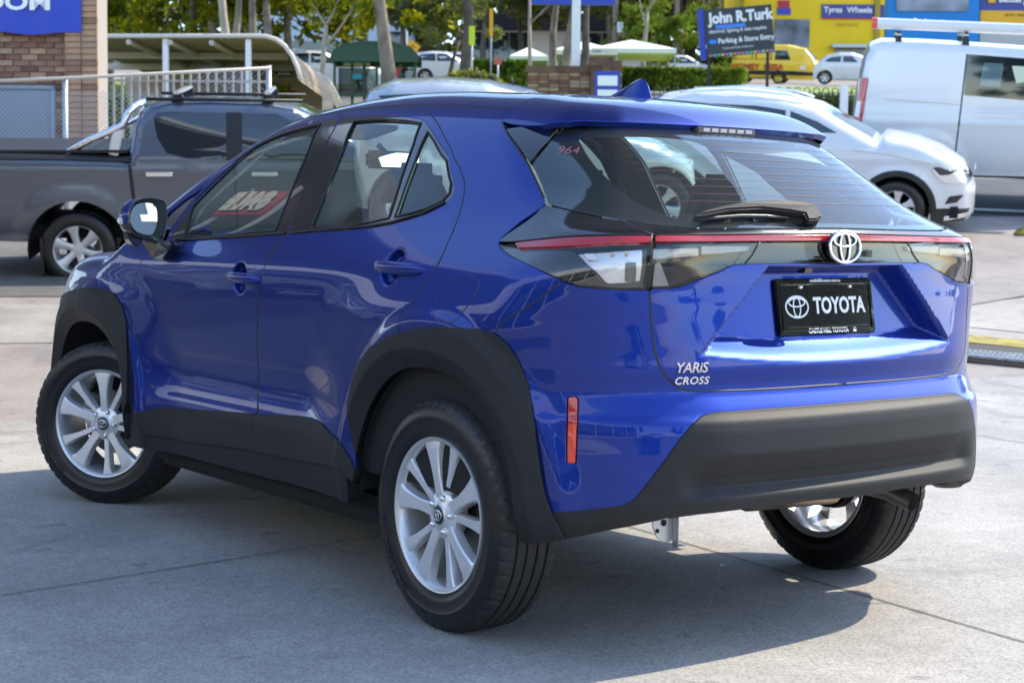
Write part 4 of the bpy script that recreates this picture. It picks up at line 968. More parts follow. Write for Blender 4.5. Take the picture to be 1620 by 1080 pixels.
# ---------------------------------------------------------------- the blue car
CAR = thing('parked_car', 'metallic blue small crossover with black wheel arches, seen from behind', 'car')
def both(n, loops, m, **k): return panel(n, loops, m, CAR, sym=True, **k)
mir = lambda l: [(-s, w) for s, w in reversed(l)]
# traced lines (surface coordinates)
gap_doors_up = T('Z7', (998, 127), (960, 200), (905, 310), (860, 410), (815, 515), (770, 628))
gap_doors_lo = T('Z7', (762, 634), (738, 664), (700, 718), (680, 755))+T('Z4', (1050, 35), (1010, 90), (980, 150), (960, 230), (955, 400), (955, 600), (952, 700), (925, 824))
rear_door_edge = T('Z7', (1060, 113), (1130, 106), (1200, 104), (1270, 108), (1320, 116), (1350, 128), (1375, 148), (1400, 185), (1450, 280), (1482, 350), (1500, 400), (1503, 435), (1498, 480), (1480, 550), (1440, 650), (1395, 755))+T('Z5', (860, 170), (800, 300), (740, 400), (680, 480), (635, 550), (618, 622))
front_top = T('Z7', (998, 127), (900, 140), (800, 167), (720, 196), (660, 226), (600, 268), (540, 322), (480, 382), (430, 432))
def sw0(x, z):
    P, ok = solve_ray(np.array([[x, 0, z]]), np.array([[0, 1., 0]]), F_body, .2, 1.1) if x <= XF else solve_ray(np.array([[x, 0, z]]), np.array([[0, 1., 0]]), F_body, .1, 1.1); return inv_wrap(P[0])
arch_r_out = T('P', (562, 745), (560, 690), (559, 640), (563, 602), (574, 572), (592, 549), (622, 532), (659, 523), (690, 520), (722, 519), (755, 521.5), (781, 529.6), (802, 548), (819, 574), (833, 607), (839, 640), (843, 680), (848, 726), (856, 773), (869, 812), (890, 851))
arch_f_out = [sw0(3.075, .42), sw0(3.083, .52), sw0(3.078, .62), sw0(3.055, .70)]+T('P', (93, 474), (107, 463), (133, 456), (162, 456), (180, 464), (192, 482), (200, 507), (203, 548), (206, 600), (206, 636))
def circ_sw(xc, zc, r, a0, a1, n=40, p=2.0):
    o = []
    for i in range(n+1):
        t = R(a0+(a1-a0)*i/n); c, s = math.cos(t), math.sin(t)
        k = (abs(c)**p+abs(s)**p)**(-1/p)
        o.append((S_(xc+r*c*k) if xc+r*c*k >= XC else None, zc+r*s*k, xc+r*c*k))
    return o
def sw(x, z):                          # side point (x, z) -> surface coordinates
    O = np.array([[x, 0, z]]); D = np.array([[0, 1., 0]]); P, ok = solve_ray(O, D, F_body, .2, 1.1); return inv_wrap(P[0])
def arch(xc, r, p, a0, a1, zc=.345, n=44):
    o = []
    for i in range(n+1):
        t = R(a0+(a1-a0)*i/n); c, s = math.cos(t), math.sin(t); k = (abs(c)**p+abs(s)**p)**(-1/p)
        o.append(sw(xc+r*c*k, zc+r*s*k))
    return o
arch_r_in = arch(0.02, .405, 2.25, 4, 184)
arch_f_in = arch(2.575, .405, 2.25, 8, 184)

# body side with roof rail, one piece round the back of the roof
notch = T('Z6', (92, 192), (104, 222), (150, 292), (200, 370), (236, 448), (262, 502), (267, 530), (240, 553), (165, 602), (92, 664))
lamp_bot = T('Zl', (136, 262), (142, 292), (200, 342), (300, 392), (400, 440), (520, 500), (630, 552), (750, 592), (860, 606), (1060, 616), (1262, 616))
spf_left = T('Z6', (92, 192), (98, 150))
gp = [P3(s, w) for s, w in spf_left]
# the front edge of the spoiler on the roof runs at about x = .045
def wr_top(x, y):
    P, ok = solve_ray(np.array([[x, y, .8]]), np.array([[0, 0, 1.]]), F_body, 0, .95); return inv_wrap(P[0])
sp_line = [wr_top(.060+.50*y**3, y) for y in np.linspace(0.0, .50, 15)]
sp_front = sp_line+spf_left[::-1][1:]                     # from the centre to the left
sp_front_dbg = [tuple(np.round(P3(*q), 3)) for q in sp_front]
print('SPFRONT', sp_front_dbg)
SEAM = [(S_(x), WM) for x in (1.0, 1.25, 1.5)]
seam_pts = [(0.0, WM), (YC, WM), (SPANS[1], WM)]
drip = rear_door_edge
half = []
half += sp_front                                        # centre -> left rear upper corner
half += notch[1:]
bump_seam = T('P', (887, 446), (850, 476), (800, 506), (788, 516), (783, 529))
side_lower = lamp_bot[:7]+bump_seam
arch_top = [q for q in arch_r_out if q[0] > 0]
ar = arch_r_out[::-1]                                    # from the bumper forwards
# cladding points between the bumper seam and the door edge
k0 = int(np.argmin([abs(q[0]-bump_seam[-1][0])+abs(q[1]-bump_seam[-1][1]) for q in ar])); k1 = int(np.argmin([abs(q[0]-drip[-1][0])+abs(q[1]-drip[-1][1]) for q in ar]))
half += side_lower
half += ar[k0+1:k1]
half += [drip[-1]]+drip[::-1][1:]
half += front_top
apil = [sw(1.93, 1.235), sw(2.06, 1.155)]
half += apil
wind_edge = [wr_top(2.25, .70), wr_top(2.0, .655), wr_top(1.75, .605), wr_top(1.60, .575), wr_top(1.51, .55), wr_top(1.49, YC+.004)]
half += [(q[0], min(q[1], WM)) for q in wind_edge]
half = [h for h in half]
top_join = [(S_(1.49), WM), (S_(1.0), WM), (S_(.6), WM), (SPANS[1], WM), (YC, WM), (0, WM)]
left = half+top_join[0:]
fuel = smooth_loop(T('Z5', (765, 520), (780, 470), (830, 400), (880, 368), (930, 362), (965, 385), (965, 420), (930, 480), (890, 530), (860, 565), (820, 570), (780, 550)), 1)
panel('body_side', [left, fuel], M['blue'], CAR, step=.012, gap=.0018)
left2 = [(-s, w) for s, w in left]
panel('body_side', [left2], M['blue'], CAR, step=.016, gap=.0018)
panel('fuel_flap', [fuel], M['blue'], CAR, step=.012, gap=.0022)
# roof
panel('roof', [[(XC, -YC), (1.49, -YC), (1.49, YC), (XC, YC)]], M['blue'], CAR, dom='top', step=.03, gap=-.0005, thick=0)
for sg in (1, -1):                                       # ditch mouldings
    mb = MB(); pts = []
    for x in np.linspace(.10, 1.45, 16):
        y = .52-.02*max(0, x-.9); P, ok = solve_ray(np.array([[x, y, .8]]), np.array([[0, 0, 1.]]), F_body, 0, .95); pts.append((x, sg*y, P[0][2]-.0045))
    mb.tube(pts, .006, 6); mb.build('roof_moulding', M['seal'], CAR, smooth=True)
panel('windscreen', [[(1.495, -.54), (1.495, .54), (2.40, .66), (2.40, -.66)]], M['glass'], CAR, dom='top', step=.04, thick=0)
# spoiler
spoil_edge = tr(px('Z6', [(104, 222), (250, 204), (360, 190), (430, 184)]), F_spoil)
print('SPOIL', [tuple(np.round(P3(*q, F_spoil), 3)) for q in spoil_edge])
def edge_sp(y, z):
    # the point of the spoiler's rear face at height z
    P, ok = solve_ray(np.array([[1.0, y, z]]), np.array([[-1., 0, 0]]), F_spoil, 0, 1.9); return inv_wrap(P[0])
rear_sp = [edge_sp(y, 1.444) for y in np.linspace(.44, 0.0, 12)]
lsp = [(q[0], q[1]) for q in sp_front]
sp_l = lsp+spoil_edge[1:]+rear_sp
sp_full = sp_l[:-1]+[rear_sp[-1]]+[(-s, w) for s, w in sp_l[::-1][1:-1]]
panel('roof_spoiler', [sp_full], M['blue'], CAR, F=F_spoil, step=.012, thick=.020, gap=.0018)
# spoiler underside
mb = MB(); ys = np.linspace(-.47, .47, 25); top = []
for y in ys:
    e = P3(*edge_sp(abs(y)*.98, 1.444), F_spoil); top.append((e[0]+.006, y, e[2]-.006))
V = top+[(t[0]+.10, t[1]*.97, t[2]+.022) for t in top]
mesh_obj('spoiler_underside', V, [(i, i+1, i+1+len(ys), i+len(ys)) for i in range(len(ys)-1)], M['gloss_black'], CAR, True)
# brake light under the lip
def rear_pt(y, z, F=None):
    P, ok = solve_ray(np.array([[1.2, y, z]]), np.array([[-1., 0, 0]]), F or F_body, 0, 2.1); return P[0]
c0 = P3(*edge_sp(0, 1.444), F_spoil)
mb = MB(); mb.box((c0[0]+.012, 0, 1.432), (.03, .235, .020), ry=R(-12)); mb.build('brake_light', M['lamp_inner'], CAR, bevel=.004)
bl = SC.objects['brake_light'] if 'brake_light' in SC.objects else None
mb = MB()
for i in range(6): mb.box((c0[0]-.0045, -.085+i*.034, 1.431), (.004, .026, .010), ry=R(-12))
mb.build('brake_light_lens', mat('brake_lens', (.72, .70, .74), .15, coat=1), CAR, bevel=.001)

# doors
sill_f = T('Z4', (925, 824))
rear_cl_top = T('Z4', (957, 694), (1030, 697), (1100, 700), (1160, 708), (1200, 730))+T('P', (525, 688), (540, 702), (556, 728), (562, 745))
front_cl_top = T('Z4', (500, 692), (545, 680), (600, 671), (700, 676), (820, 684), (953, 692))
win_r_out = T('Z7', (1040, 144), (1100, 140), (1180, 139), (1260, 143), (1310, 150), (1340, 164), (1370, 205), (1405, 262), (1440, 335), (1456, 400), (1462, 440), (1452, 472), (1422, 504), (1340, 545), (1270, 570), (1200, 588), (1120, 602), (1000, 612), (860, 622), (772, 630))
win_r_outer = win_r_out+gap_doors_up[::-1][1:-1]+T('Z7', (1000, 140))
win_f_out = T('Z7', (985, 140), (915, 162), (860, 172), (800, 187), (750, 204), (700, 225), (640, 260), (560, 330), (500, 388), (440, 446), (390, 498), (350, 545), (318, 590), (292, 640), (292, 655), (380, 655), (450, 650), (600, 641), (764, 629))+gap_doors_up[::-1][1:-1]
glass_f = T('Z7', (341, 641), (352, 600), (372, 530), (388, 492), (430, 445), (480, 397), (560, 326), (600, 295), (640, 266), (700, 236), (750, 216), (800, 200), (860, 185), (906, 174), (860, 275), (790, 440), (720, 614), (600, 624), (450, 636))
glass_r = T('Z7', (1048, 162), (1100, 157), (1180, 155), (1260, 160), (1322, 170), (1290, 260), (1240, 400), (1188, 562), (1120, 578), (1000, 597), (868, 603), (930, 450), (1000, 280))
glass_q = T('Z7', (1350, 206), (1375, 245), (1405, 300), (1432, 358), (1446, 420), (1440, 458), (1412, 490), (1340, 524), (1270, 545), (1214, 557), (1255, 440), (1300, 320))
sail_lo = [sw(2.10, 1.085), sw(2.12, 1.145)]
# rear door: gap to front door, top, rear edge, arch, cladding
ia = int(np.argmin([abs(q[0]-drip[-1][0])+abs(q[1]-drip[-1][1]) for q in ar]))
rd = [gap_doors_up[0]]+drip+ar[ia+1:]
bot_r = [q for q in (T('Z4', (1268, 892), (1100, 862), (925, 824)))]
rd_blue = rd[:-1]+rear_cl_top[::-1][0:]+gap_doors_lo[:-2][::-1][0:]+gap_doors_up[::-1][:-1]
def clean(l):
    o = []
    for q in l:
        if not o or math.hypot(q[0]-o[-1][0], q[1]-o[-1][1]) > .002: o.append(q)
    return o
def cup(x, z):
    return [(S_(x+i*.0055), z+j*.0055) for i in range(-12, 13) for j in range(-12, 13) if math.hypot(i, j) < 12.2]
both('rear_door', [clean(rd_blue), win_r_outer], M['blue'], step=.011, gap=.0027, feat=cup(.268, 1.022))
rc = rear_cl_top+T('P', (560, 762))+T('Z4', (1268, 895), (1100, 862), (925, 824), (952, 700))
both('rear_door_cladding', [clean(rc)], M['plastic'], off=.007, step=.014, thick=.02, bev=.004)
fd_front = T('P', (240, 386), (231, 401), (224, 413), (216, 433), (210, 457), (207, 490), (206, 530), (206, 580), (207, 640), (212, 654))
fd = front_top[:-1]+[front_top[-1]]+T('Z7', (380, 480), (330, 545), (290, 600), (268, 655))+fd_front+front_cl_top[0:]+gap_doors_lo[:-2][::-1]+gap_doors_up[::-1][:-1]
both('front_door', [clean(fd), win_f_out], M['blue'], step=.011, gap=.0027, feat=cup(1.245, .962))
fc_ = front_cl_top+T('Z4', (955, 692), (925, 824), (800, 806), (700, 793), (540, 768), (515, 745), (503, 720))
both('front_door_cladding', [clean(fc_)], M['plastic'], off=.007, step=.014, thick=.02, bev=.004)
both('window_frame', [clean(win_f_out), glass_f], M['gloss_black'], step=.014, off=-.001, thick=.008)
both('window_frame', [clean(win_r_outer), glass_r, glass_q], M['gloss_black'], step=.014, off=-.001, thick=.008)
both('front_window', [glass_f], M['glass'], step=.02, off=-.006, thick=0, gap=-.004)
both('rear_window', [glass_r], M['glass'], step=.02, off=-.006, thick=0, gap=-.004)
both('quarter_window', [glass_q], M['glass'], step=.02, off=-.006, thick=0, gap=-.004)
def strip3(name, line, r, m, off=.002, sym=True, F=None, closed=False):
    """a rubber, trim or gap-darkening bead laid along a traced line"""
    P = dom_wrap(F)(dens(line, .02)[:None if closed else -1] if closed else np.array(resample(line, .02))); N = grad(F or F_body, P); P = P+N*off
    for sg in ((1, -1) if sym else (1,)):
        mb = MB(); pts = [(p[0], p[1]*sg, p[2]) for p in P]
        if closed: pts.append(pts[0])
        mb.tube(pts, r, 6); mb.build(name, m, CAR, smooth=True)
strip3('belt_moulding', T('Z7', (305, 651), (380, 650), (450, 645), (600, 635), (764, 624)), .006, M['seal'])
strip3('belt_moulding', T('Z7', (785, 624), (860, 616), (1000, 605), (1120, 595), (1200, 581), (1340, 538), (1420, 498)), .005, M['seal'])
strip3('glass_seal', glass_f, .0035, M['seal'], off=0, closed=True)
strip3('glass_seal', glass_r, .0035, M['seal'], off=0, closed=True)
strip3('glass_seal', glass_q, .0035, M['seal'], off=0, closed=True)

# arches and sills
def ring_between(out, inn):
    return out+inn[::-1]
ri = arch_r_in; ro = arch_r_out
both('rear_wheel_arch', [clean(ro+ri[::-1])], M['plastic'], F=F_clad, off=.002, step=.011, thick=.035, bev=.004, gap=0)
fo = arch_f_out
both('front_wheel_arch', [clean(fo+arch_f_in[::-1])], M['plastic'], F=F_clad, off=.002, step=.011, thick=.035, bev=.004, gap=0)
# fender, nose
F2 = [sw(2.10, 1.155), sw(2.09, 1.085)]
fender = fd_front[:-1][::-1]+[sw(2.09, 1.10), sw(2.25, 1.10), (S_(2.36), WM), (SPANS[2], WM), (SPANS[3], WM), (SPANS[3]-.2, 1.3), (SPANS[2]+.40, 1.03), (SPANS[2]+.30, .96), (SPANS[2]+.38, .86), (SPANS[2]+.60, .70), (SPANS[2]+.34, .62), (SPANS[2]+.27, .50)]+fo[0:1]+fo[1:]
both('front_fender', [clean(fender)], M['blue'], step=.02)
both('headlight', [clean([(SPANS[2]+.40, 1.03), (SPANS[2]+.30, .96), (SPANS[2]+.38, .86), (SPANS[2]+.60, .78), (SPANS[2]+.90, .80), (SPANS[2]+.92, .93), (SPANS[2]+.66, 1.0)])], M['reflector'], step=.03)
panel('bonnet', [[(2.36, -YC), (2.90, -YC), (2.90, YC), (2.36, YC)]], M['blue'], CAR, dom='top', step=.04, gap=0)
E3 = SPANS[4]
both('front_bumper', [clean([(SPANS[2]+.94, .80), (SPANS[2]+.94, .94), (SPANS[2]+.68, 1.01), (SPANS[3]-.2, 1.3), (SPANS[3], WM), (E3-.001, WM), (E3-.001, .72), (SPANS[2]+.62, .70), (SPANS[2]+.62, .77)])], M['blue'], step=.03)
both('grille', [clean([(SPANS[2]+.63, .69), (E3-.001, .71), (E3-.001, .30), (SPANS[2]+.60, .32), (SPANS[2]+.42, .45), (SPANS[2]+.38, .60)])], M['plastic'], step=.04)

# rear bumper
tg_gap = T('Zr', (121, 405), (122, 440), (125, 500), (129, 550), (135, 600), (143, 650), (155, 692), (170, 725), (190, 752), (212, 774), (242, 794), (270, 803), (310, 807), (400, 806), (500, 803), (600, 798), (700, 792), (800, 785), (872, 780))
print('TGGAP', np.round(P3(*tg_gap[-1]), 3))
tg_gap[-1] = (0.0, tg_gap[-1][1])
tg_gap = [q for q in tg_gap if q[0] >= 0]
blk_top = T('Zb', (30, 580), (120, 575), (230, 563), (280, 556), (310, 545), (335, 530), (355, 508), (430, 410), (500, 312), (545, 255), (575, 230), (605, 218), (640, 213), (750, 205), (900, 194), (1000, 186), (1100, 178))
blk_top = [q for q in blk_top if q[0] > 0]+[(0.0, blk_top[-1][1])]
seam_lamp = bump_seam[::-1]
lb2 = lamp_bot[6:]
ka = int(np.argmin([abs(q[0]-bump_seam[-1][0])+abs(q[1]-bump_seam[-1][1]) for q in ro])); kb = int(np.argmin([abs(q[0]-blk_top[0][0])+abs(q[1]-blk_top[0][1]) for q in ro]))
refl = smooth_loop(T('Zq', (262, 236), (270, 228), (308, 228), (318, 240), (312, 400), (306, 575), (298, 584), (264, 582), (258, 572), (258, 400)), 0)
rb = seam_lamp[1:]+lb2[1:]+tg_gap+[blk_top[-1]]+blk_top[::-1][1:]+ro[ka:kb+1][::-1]
rb_l = clean(rb)
# the blue part is one piece across the back
li = clean(ro[ka:kb+1]+[]) 
full = clean(blk_top[:-1]+[blk_top[-1]]+[(-s, w) for s, w in blk_top[::-1][1:]]+[(-s, w) for s, w in ro[ka:kb+1][::-1]]+[(-s, w) for s, w in seam_lamp[1:]]+[(-s, w) for s, w in lb2[1:]]+[(-s, w) for s, w in tg_gap]+tg_gap[::-1][1:]+lb2[::-1][:-1]+seam_lamp[::-1][:-1]+ro[ka:kb+1])
panel('rear_bumper', [full, refl, mirror_loop(refl)], M['blue'], CAR, step=.0105, gap=.0026, bev=.003)
both('bumper_reflector', [refl], M['orange_red'], step=.012, off=-.001)
both('reflector_top', [T('Zq', (266, 236), (314, 238), (311, 375), (263, 372))], M['red_lens'], step=.012, off=.0004, thick=.003)
blk_bot = [sw(-.530, .345), sw(-.545, .342)]
bb = [inv_wrap(rear_pt(y, z)) for y, z in ((.70, .35), (.60, .365), (.45, .392), (.30, .402), (.15, .406), (0, .408))]
blk_bot = T('P', (892, 851), (930, 845), (968, 837), (1010, 829), (1054, 819), (1110, 812), (1162, 806), (1232, 797), (1292, 790), (1338, 786))
print('BLKBOT', [tuple(np.round(P3(*q), 3)) for q in blk_bot])
blk_bot = [q for q in blk_bot if q[0] > 0]+[(0.0, blk_bot[-1][1])]
bl_ = blk_top[::-1]+ro[kb+1:]+blk_bot
bl_full = clean(bl_[:-1]+[bl_[-1]]+[(-s, w) for s, w in bl_[::-1][1:-1]])
panel('rear_bumper_skirt', [bl_full], M['plastic'], CAR, step=.009, off=.001, thick=.05, bev=.006)

# tailgate
lens_bot = T('Zr', (125, 398), (200, 397), (230, 393), (262, 384), (300, 369), (360, 343), (430, 312), (455, 303), (490, 299), (600, 298), (700, 297), (872, 296))
lens_bot = [(q[0], q[1]) for q in lens_bot[:-1]]+[(0.0, lens_bot[-1][1])]
tgl = lens_bot[::-1]+tg_gap[0:]
tg_full = clean(tgl+[(-s, w) for s, w in tgl[::-1][1:-1]])
panel('tailgate', [tg_full], M['blue'], CAR, step=.0075, gap=.0030, bev=.003)
red_top_b = T('Zl', (255, 262), (330, 250), (420, 240), (500, 232), (600, 222), (750, 213), (900, 208), (1050, 206), (1290, 205))
red_bot_b = T('Zl', (290, 303), (450, 297), (600, 291), (800, 278), (1000, 267), (1285, 263))
red_top_t = T('Zr', (140, 184), (300, 183), (450, 182), (550, 181), (700, 180), (872, 179)); red_top_t[-1] = (0., red_top_t[-1][1])
red_bot_t = T('Zr', (140, 212), (300, 211), (450, 210), (550, 209), (700, 208), (872, 207)); red_bot_t[-1] = (0., red_bot_t[-1][1])
def fullx(l): l = clean(l); return l+[(-s, w) for s, w in l[::-1] if s > .001]
both('tail_light_strip', [clean(red_top_b+red_bot_b[::-1])], M['red_lens'], step=.012, off=.004)
panel('light_bar', [clean(red_top_t+[(-s, w) for s, w in red_top_t[::-1][1:]]+[(-s, w) for s, w in red_bot_t[:-1]]+red_bot_t[::-1])], M['red_lens'], CAR, step=.012, off=.004)
# lamp housings: dark recess, bright reflectors, lens
lens_b = clean([lamp_bot[0]]+red_bot_b+T('Zl', (1285, 270), (1262, 612))+lamp_bot[::-1][1:-1])
both('tail_light_housing', [lens_b], M['lamp_inner'], step=.014, off=-.030, thick=0)
clear_b = T('Zl', (700, 312), (800, 306), (1000, 298), (1235, 290), (1225, 560), (1100, 575), (960, 580), (930, 560), (860, 480), (780, 400))
both('tail_light_reflector', [clear_b], M['reflector'], step=.008, off=-.020, thick=.015)
blk_b = T('Zl', (150, 275), (290, 308), (600, 300), (690, 312), (760, 380), (850, 470), (925, 560), (915, 590), (750, 585), (630, 546), (400, 436), (200, 338))
both('tail_light_bezel', [clean(blk_b)], M['gloss_black'], step=.014, off=-.006, thick=.02)
both('tail_light_lens', [lens_b], M['lens'], step=.014, off=.001, thick=.006)
both('turn_signal', [T('Zl', (755, 322), (845, 322), (885, 375), (800, 378))], M['white_ink'], step=.01, off=-.010)
both('indicator_bulb', [T('Zl', (1090, 320), (1120, 322), (1120, 350), (1090, 348))], mat('amber', (.8, .35, .05), .3), step=.008, off=-.012)
both('indicator_bulb', [T('Zl', (975, 320), (1010, 322), (1010, 350), (975, 348))], M.get('amber') or bpy.data.materials['amber'], step=.008, off=-.012)
both('bulb_socket', [T('Zl', (1095, 400), (1185, 400), (1185, 560), (1095, 560))], M['lamp_inner'], step=.01, off=-.012)
lens_t = clean(red_bot_t+lens_bot[::-1][0:])
lens_tf = clean(red_bot_t+[(-s, w) for s, w in red_bot_t[::-1][1:]]+[(-s, w) for s, w in lens_bot]+lens_bot[::-1][1:])
panel('light_bar_housing', [lens_tf], M['gloss_black'], CAR, step=.012, off=-.024, thick=0)
both('light_bar_reflector', [T('Zr', (142, 232), (335, 232), (335, 268), (240, 275), (142, 280))], M['reflector'], step=.008, off=-.016, thick=.01)
both('light_bar_reflector', [T('Zr', (150, 300), (175, 290), (190, 330), (215, 390), (140, 394))], M['reflector'], step=.008, off=-.016, thick=.01)
both('light_bar_trim', [T('Zr', (340, 222), (540, 222), (530, 246), (340, 262))], M['alloy'], step=.012, off=-.014, thick=.01)
panel('light_bar_lens', [lens_tf], M['lens_smoke'], CAR, step=.012, off=.001, thick=.006)
strip3('lens_seam', T('Zr', (560, 210), (545, 232), (530, 262), (500, 297)), .0018, M['seal'], off=.003)
# black wings above the lamps
wing_top_b = T('Z6', (270, 534), (330, 548), (400, 564), (500, 586), (575, 597))
wing_b = T('Zl', (138, 252), (165, 217), (260, 152), (350, 92), (420, 35), (455, -5))+wing_top_b+T('Zl', (1062, 92), (1180, 150), (1292, 197))+T('Zl', (1050, 200), (900, 202), (750, 207), (600, 216), (500, 226), (420, 234), (330, 243), (250, 251))
both('lamp_wing', [clean(wing_b)], M['gloss_black'], step=.012, off=.001)
glass_bot = T('Z6', (596, 600), (650, 606), (700, 614), (780, 622), (870, 629), (1000, 631), (1200, 632), (1465, 630)); glass_bot[-1] = (0., glass_bot[-1][1])
wing_t = glass_bot+red_top_t[::-1]
wtf = clean(glass_bot+[(-s, w) for s, w in glass_bot[::-1][1:]]+[(-s, w) for s, w in red_top_t[:-1]]+red_top_t[::-1])
panel('light_bar_cover', [wtf], M['gloss_black'], CAR, step=.012, off=.001)
# rear glass with its black border, side blades
gl_edge = T('Z6', (212, 372), (228, 400), (250, 448), (268, 500), (278, 530), (330, 544), (400, 560), (500, 581), (585, 596))
bl_in = T('Z6', (212, 366), (250, 318), (300, 258), (345, 214), (380, 197), (430, 186))
gtop = [edge_pt for edge_pt in [inv_wrap(rear_pt(y, 1.452)) for y in (.36, .2, .1, 0.)]]
gl_half = bl_in[::-1]+gl_edge+glass_bot[1:]
ghalf = clean([gtop[-1]]+gtop[::-1][1:]+gl_half)
gfull = clean(ghalf+[(-s, w) for s, w in ghalf[::-1][1:-1]])
clear = T('Z6', (470, 226), (430, 230), (410, 248), (412, 268), (440, 320), (480, 375), (520, 415), (560, 452), (640, 512), (700, 545), (760, 570), (815, 586), (880, 597), (1100, 603), (1465, 603)); clear[-1] = (0., clear[-1][1])
ctop = inv_wrap(rear_pt(0, 1.402)); clear = [ctop, inv_wrap(rear_pt(.15, 1.402))]+clear
cfull = clean(clear+[(-s, w) for s, w in clear[::-1][1:-1]])
panel('rear_glass_border', [gfull, cfull], M['gloss_black'], CAR, step=.014, off=-.002, thick=0)
panel('rear_glass', [gfull], M['glass_rear'], CAR, step=.014, off=0, thick=.004)
both('spoiler_blade', [T('Z6', (112, 226), (200, 214), (338, 196), (300, 250), (250, 308), (206, 362), (160, 292))], M['gloss_black'], step=.012, off=.006, thick=.02)
for k_ in range(9):
    zz_ = 1.215+k_*.021; pts = [tuple(rear_pt(y, zz_)+np.array([.0, 0, .0015])) for y in np.linspace(-.47+.002*k_, .47-.002*k_, 21)]
    mb = MB(); mb.tube(pts, .0004, 4); mb.build('heater_line', mat('heater_line', (.16, .06, .04), .5) if not k_ else bpy.data.materials['heater_line'], CAR)
# dark beads that paint the shade inside the shut lines
for ln_ in (gap_doors_up+gap_doors_lo[:-1], drip, fd_front, bump_seam): strip3('gap_shade_bead', ln_, .0034, M['seal'], off=-.0022)
strip3('gap_shade_bead', tg_gap, .0042, M['seal'], off=-.003); strip3('gap_shade_bead', fuel, .0022, M['seal'], off=-.002, sym=False, closed=True)
strip3('gap_shade_bead', wing_top_b[-1:]+T('Zl', (1062, 92), (1180, 150), (1292, 197), (1285, 262), (1262, 614)), .004, M['seal'], off=-.001)
strip3('gap_shade_bead', [sp_front[-3], sp_front[-2], sp_front[-1]]+notch[1:6], .0035, M['seal'], off=-.001)
# dark shell added behind the gaps so they look black
panel('inner_shell', [clean([(-1.9, .40), (1.9, .40), (1.9, 1.0), (-1.9, 1.0)])], M['dark'], CAR, step=.05, off=-.045, thick=0)
# ---------------------------------------------------------------- wheels
def tyre_mesh(R0=.333, W=.1025, rim=.2195, n=288, detail=True):
    half = [(rim+.002, W*.86), (rim+.010, W*.94), (rim+.030, W*1.0), (rim+.052, W*1.01), (rim+.056, W*1.035), (rim+.062, W*1.03), (rim+.080, W*.965), (R0-.018, W*.90), (R0-.008, W*.82)]
    tr_ = [(R0-.003, W*.70)]
    for g in (.50, .17):
        tr_ += [(R0-.001*(g*2), W*g+.0045), (R0-.008, W*g+.0030), (R0-.008, W*g-.0030), (R0-.0008, W*g-.0045)]
    prof = half+tr_; full = prof+[(r, -a) for r, a in prof[::-1]]+[(rim-.006, -W*.84), (rim-.006, W*.84)]
    V = []; Fc = []; k = len(full)
    for i in range(n):
        t = 2*math.pi*i/n
        for q, (r, a) in enumerate(full):
            if detail and i % 6 == 0 and r > R0-.0185 and r < R0-.0026 and abs(a) > W*.6: r -= .0045
            if detail and i % 9 == 3 and r > R0-.0015 and abs(a) < W*.62: r -= .0015
            V.append((r*math.cos(t), a, r*math.sin(t)))
    for i in range(n):
        j = (i+1) % n
        for q in range(k):
            w = (q+1) % k; Fc.append((i*k+q, i*k+w, j*k+w, j*k+q))
    return V, Fc, len(full)
def spoke_loft(mb, ang, st):
    """st: list of (radius, half width, face height a, depth, sideways shift)"""
    c, s = math.cos(ang), math.sin(ang); V = []; Fc = []
    for r, hw, a, dp, sh in st:
        for t, aa in ((-hw*1.15, a-dp), (-hw, a-.004), (-hw*.80, a), (hw*.80, a), (hw, a-.004), (hw*1.15, a-dp)):
            tt = t+sh; V.append((r*c-tt*s, aa, r*s+tt*c))
    m = 6
    for i in range(len(st)-1):
        for k in range(m): a_, b_ = i*m+k, i*m+(k+1) % m; Fc.append((a_, b_, b_+m, a_+m))
    Fc += [tuple(range(m)), tuple(range((len(st)-1)*m+m-1, (len(st)-1)*m-1, -1))]
    mb.add(V, Fc)
def emblem(mb, sx, sz, r, n=40, depth=0.):
    """three interlocking ovals in the local xy plane"""
    def ell(cx, cy, a, b, rr, flat=1):
        pts = [(cx+a*math.cos(2*math.pi*i/n), cy+b*math.sin(2*math.pi*i/n), depth) for i in range(n+1)]; mb.tube(pts, rr, 8, caps=False)
    ell(0, 0, sx*.5, sz*.5, r); ell(0, sz*.0, sx*.155, sz*.47, r*.8); ell(0, sz*.21, sx*.36, sz*.20, r*.8)
WHEEL = None
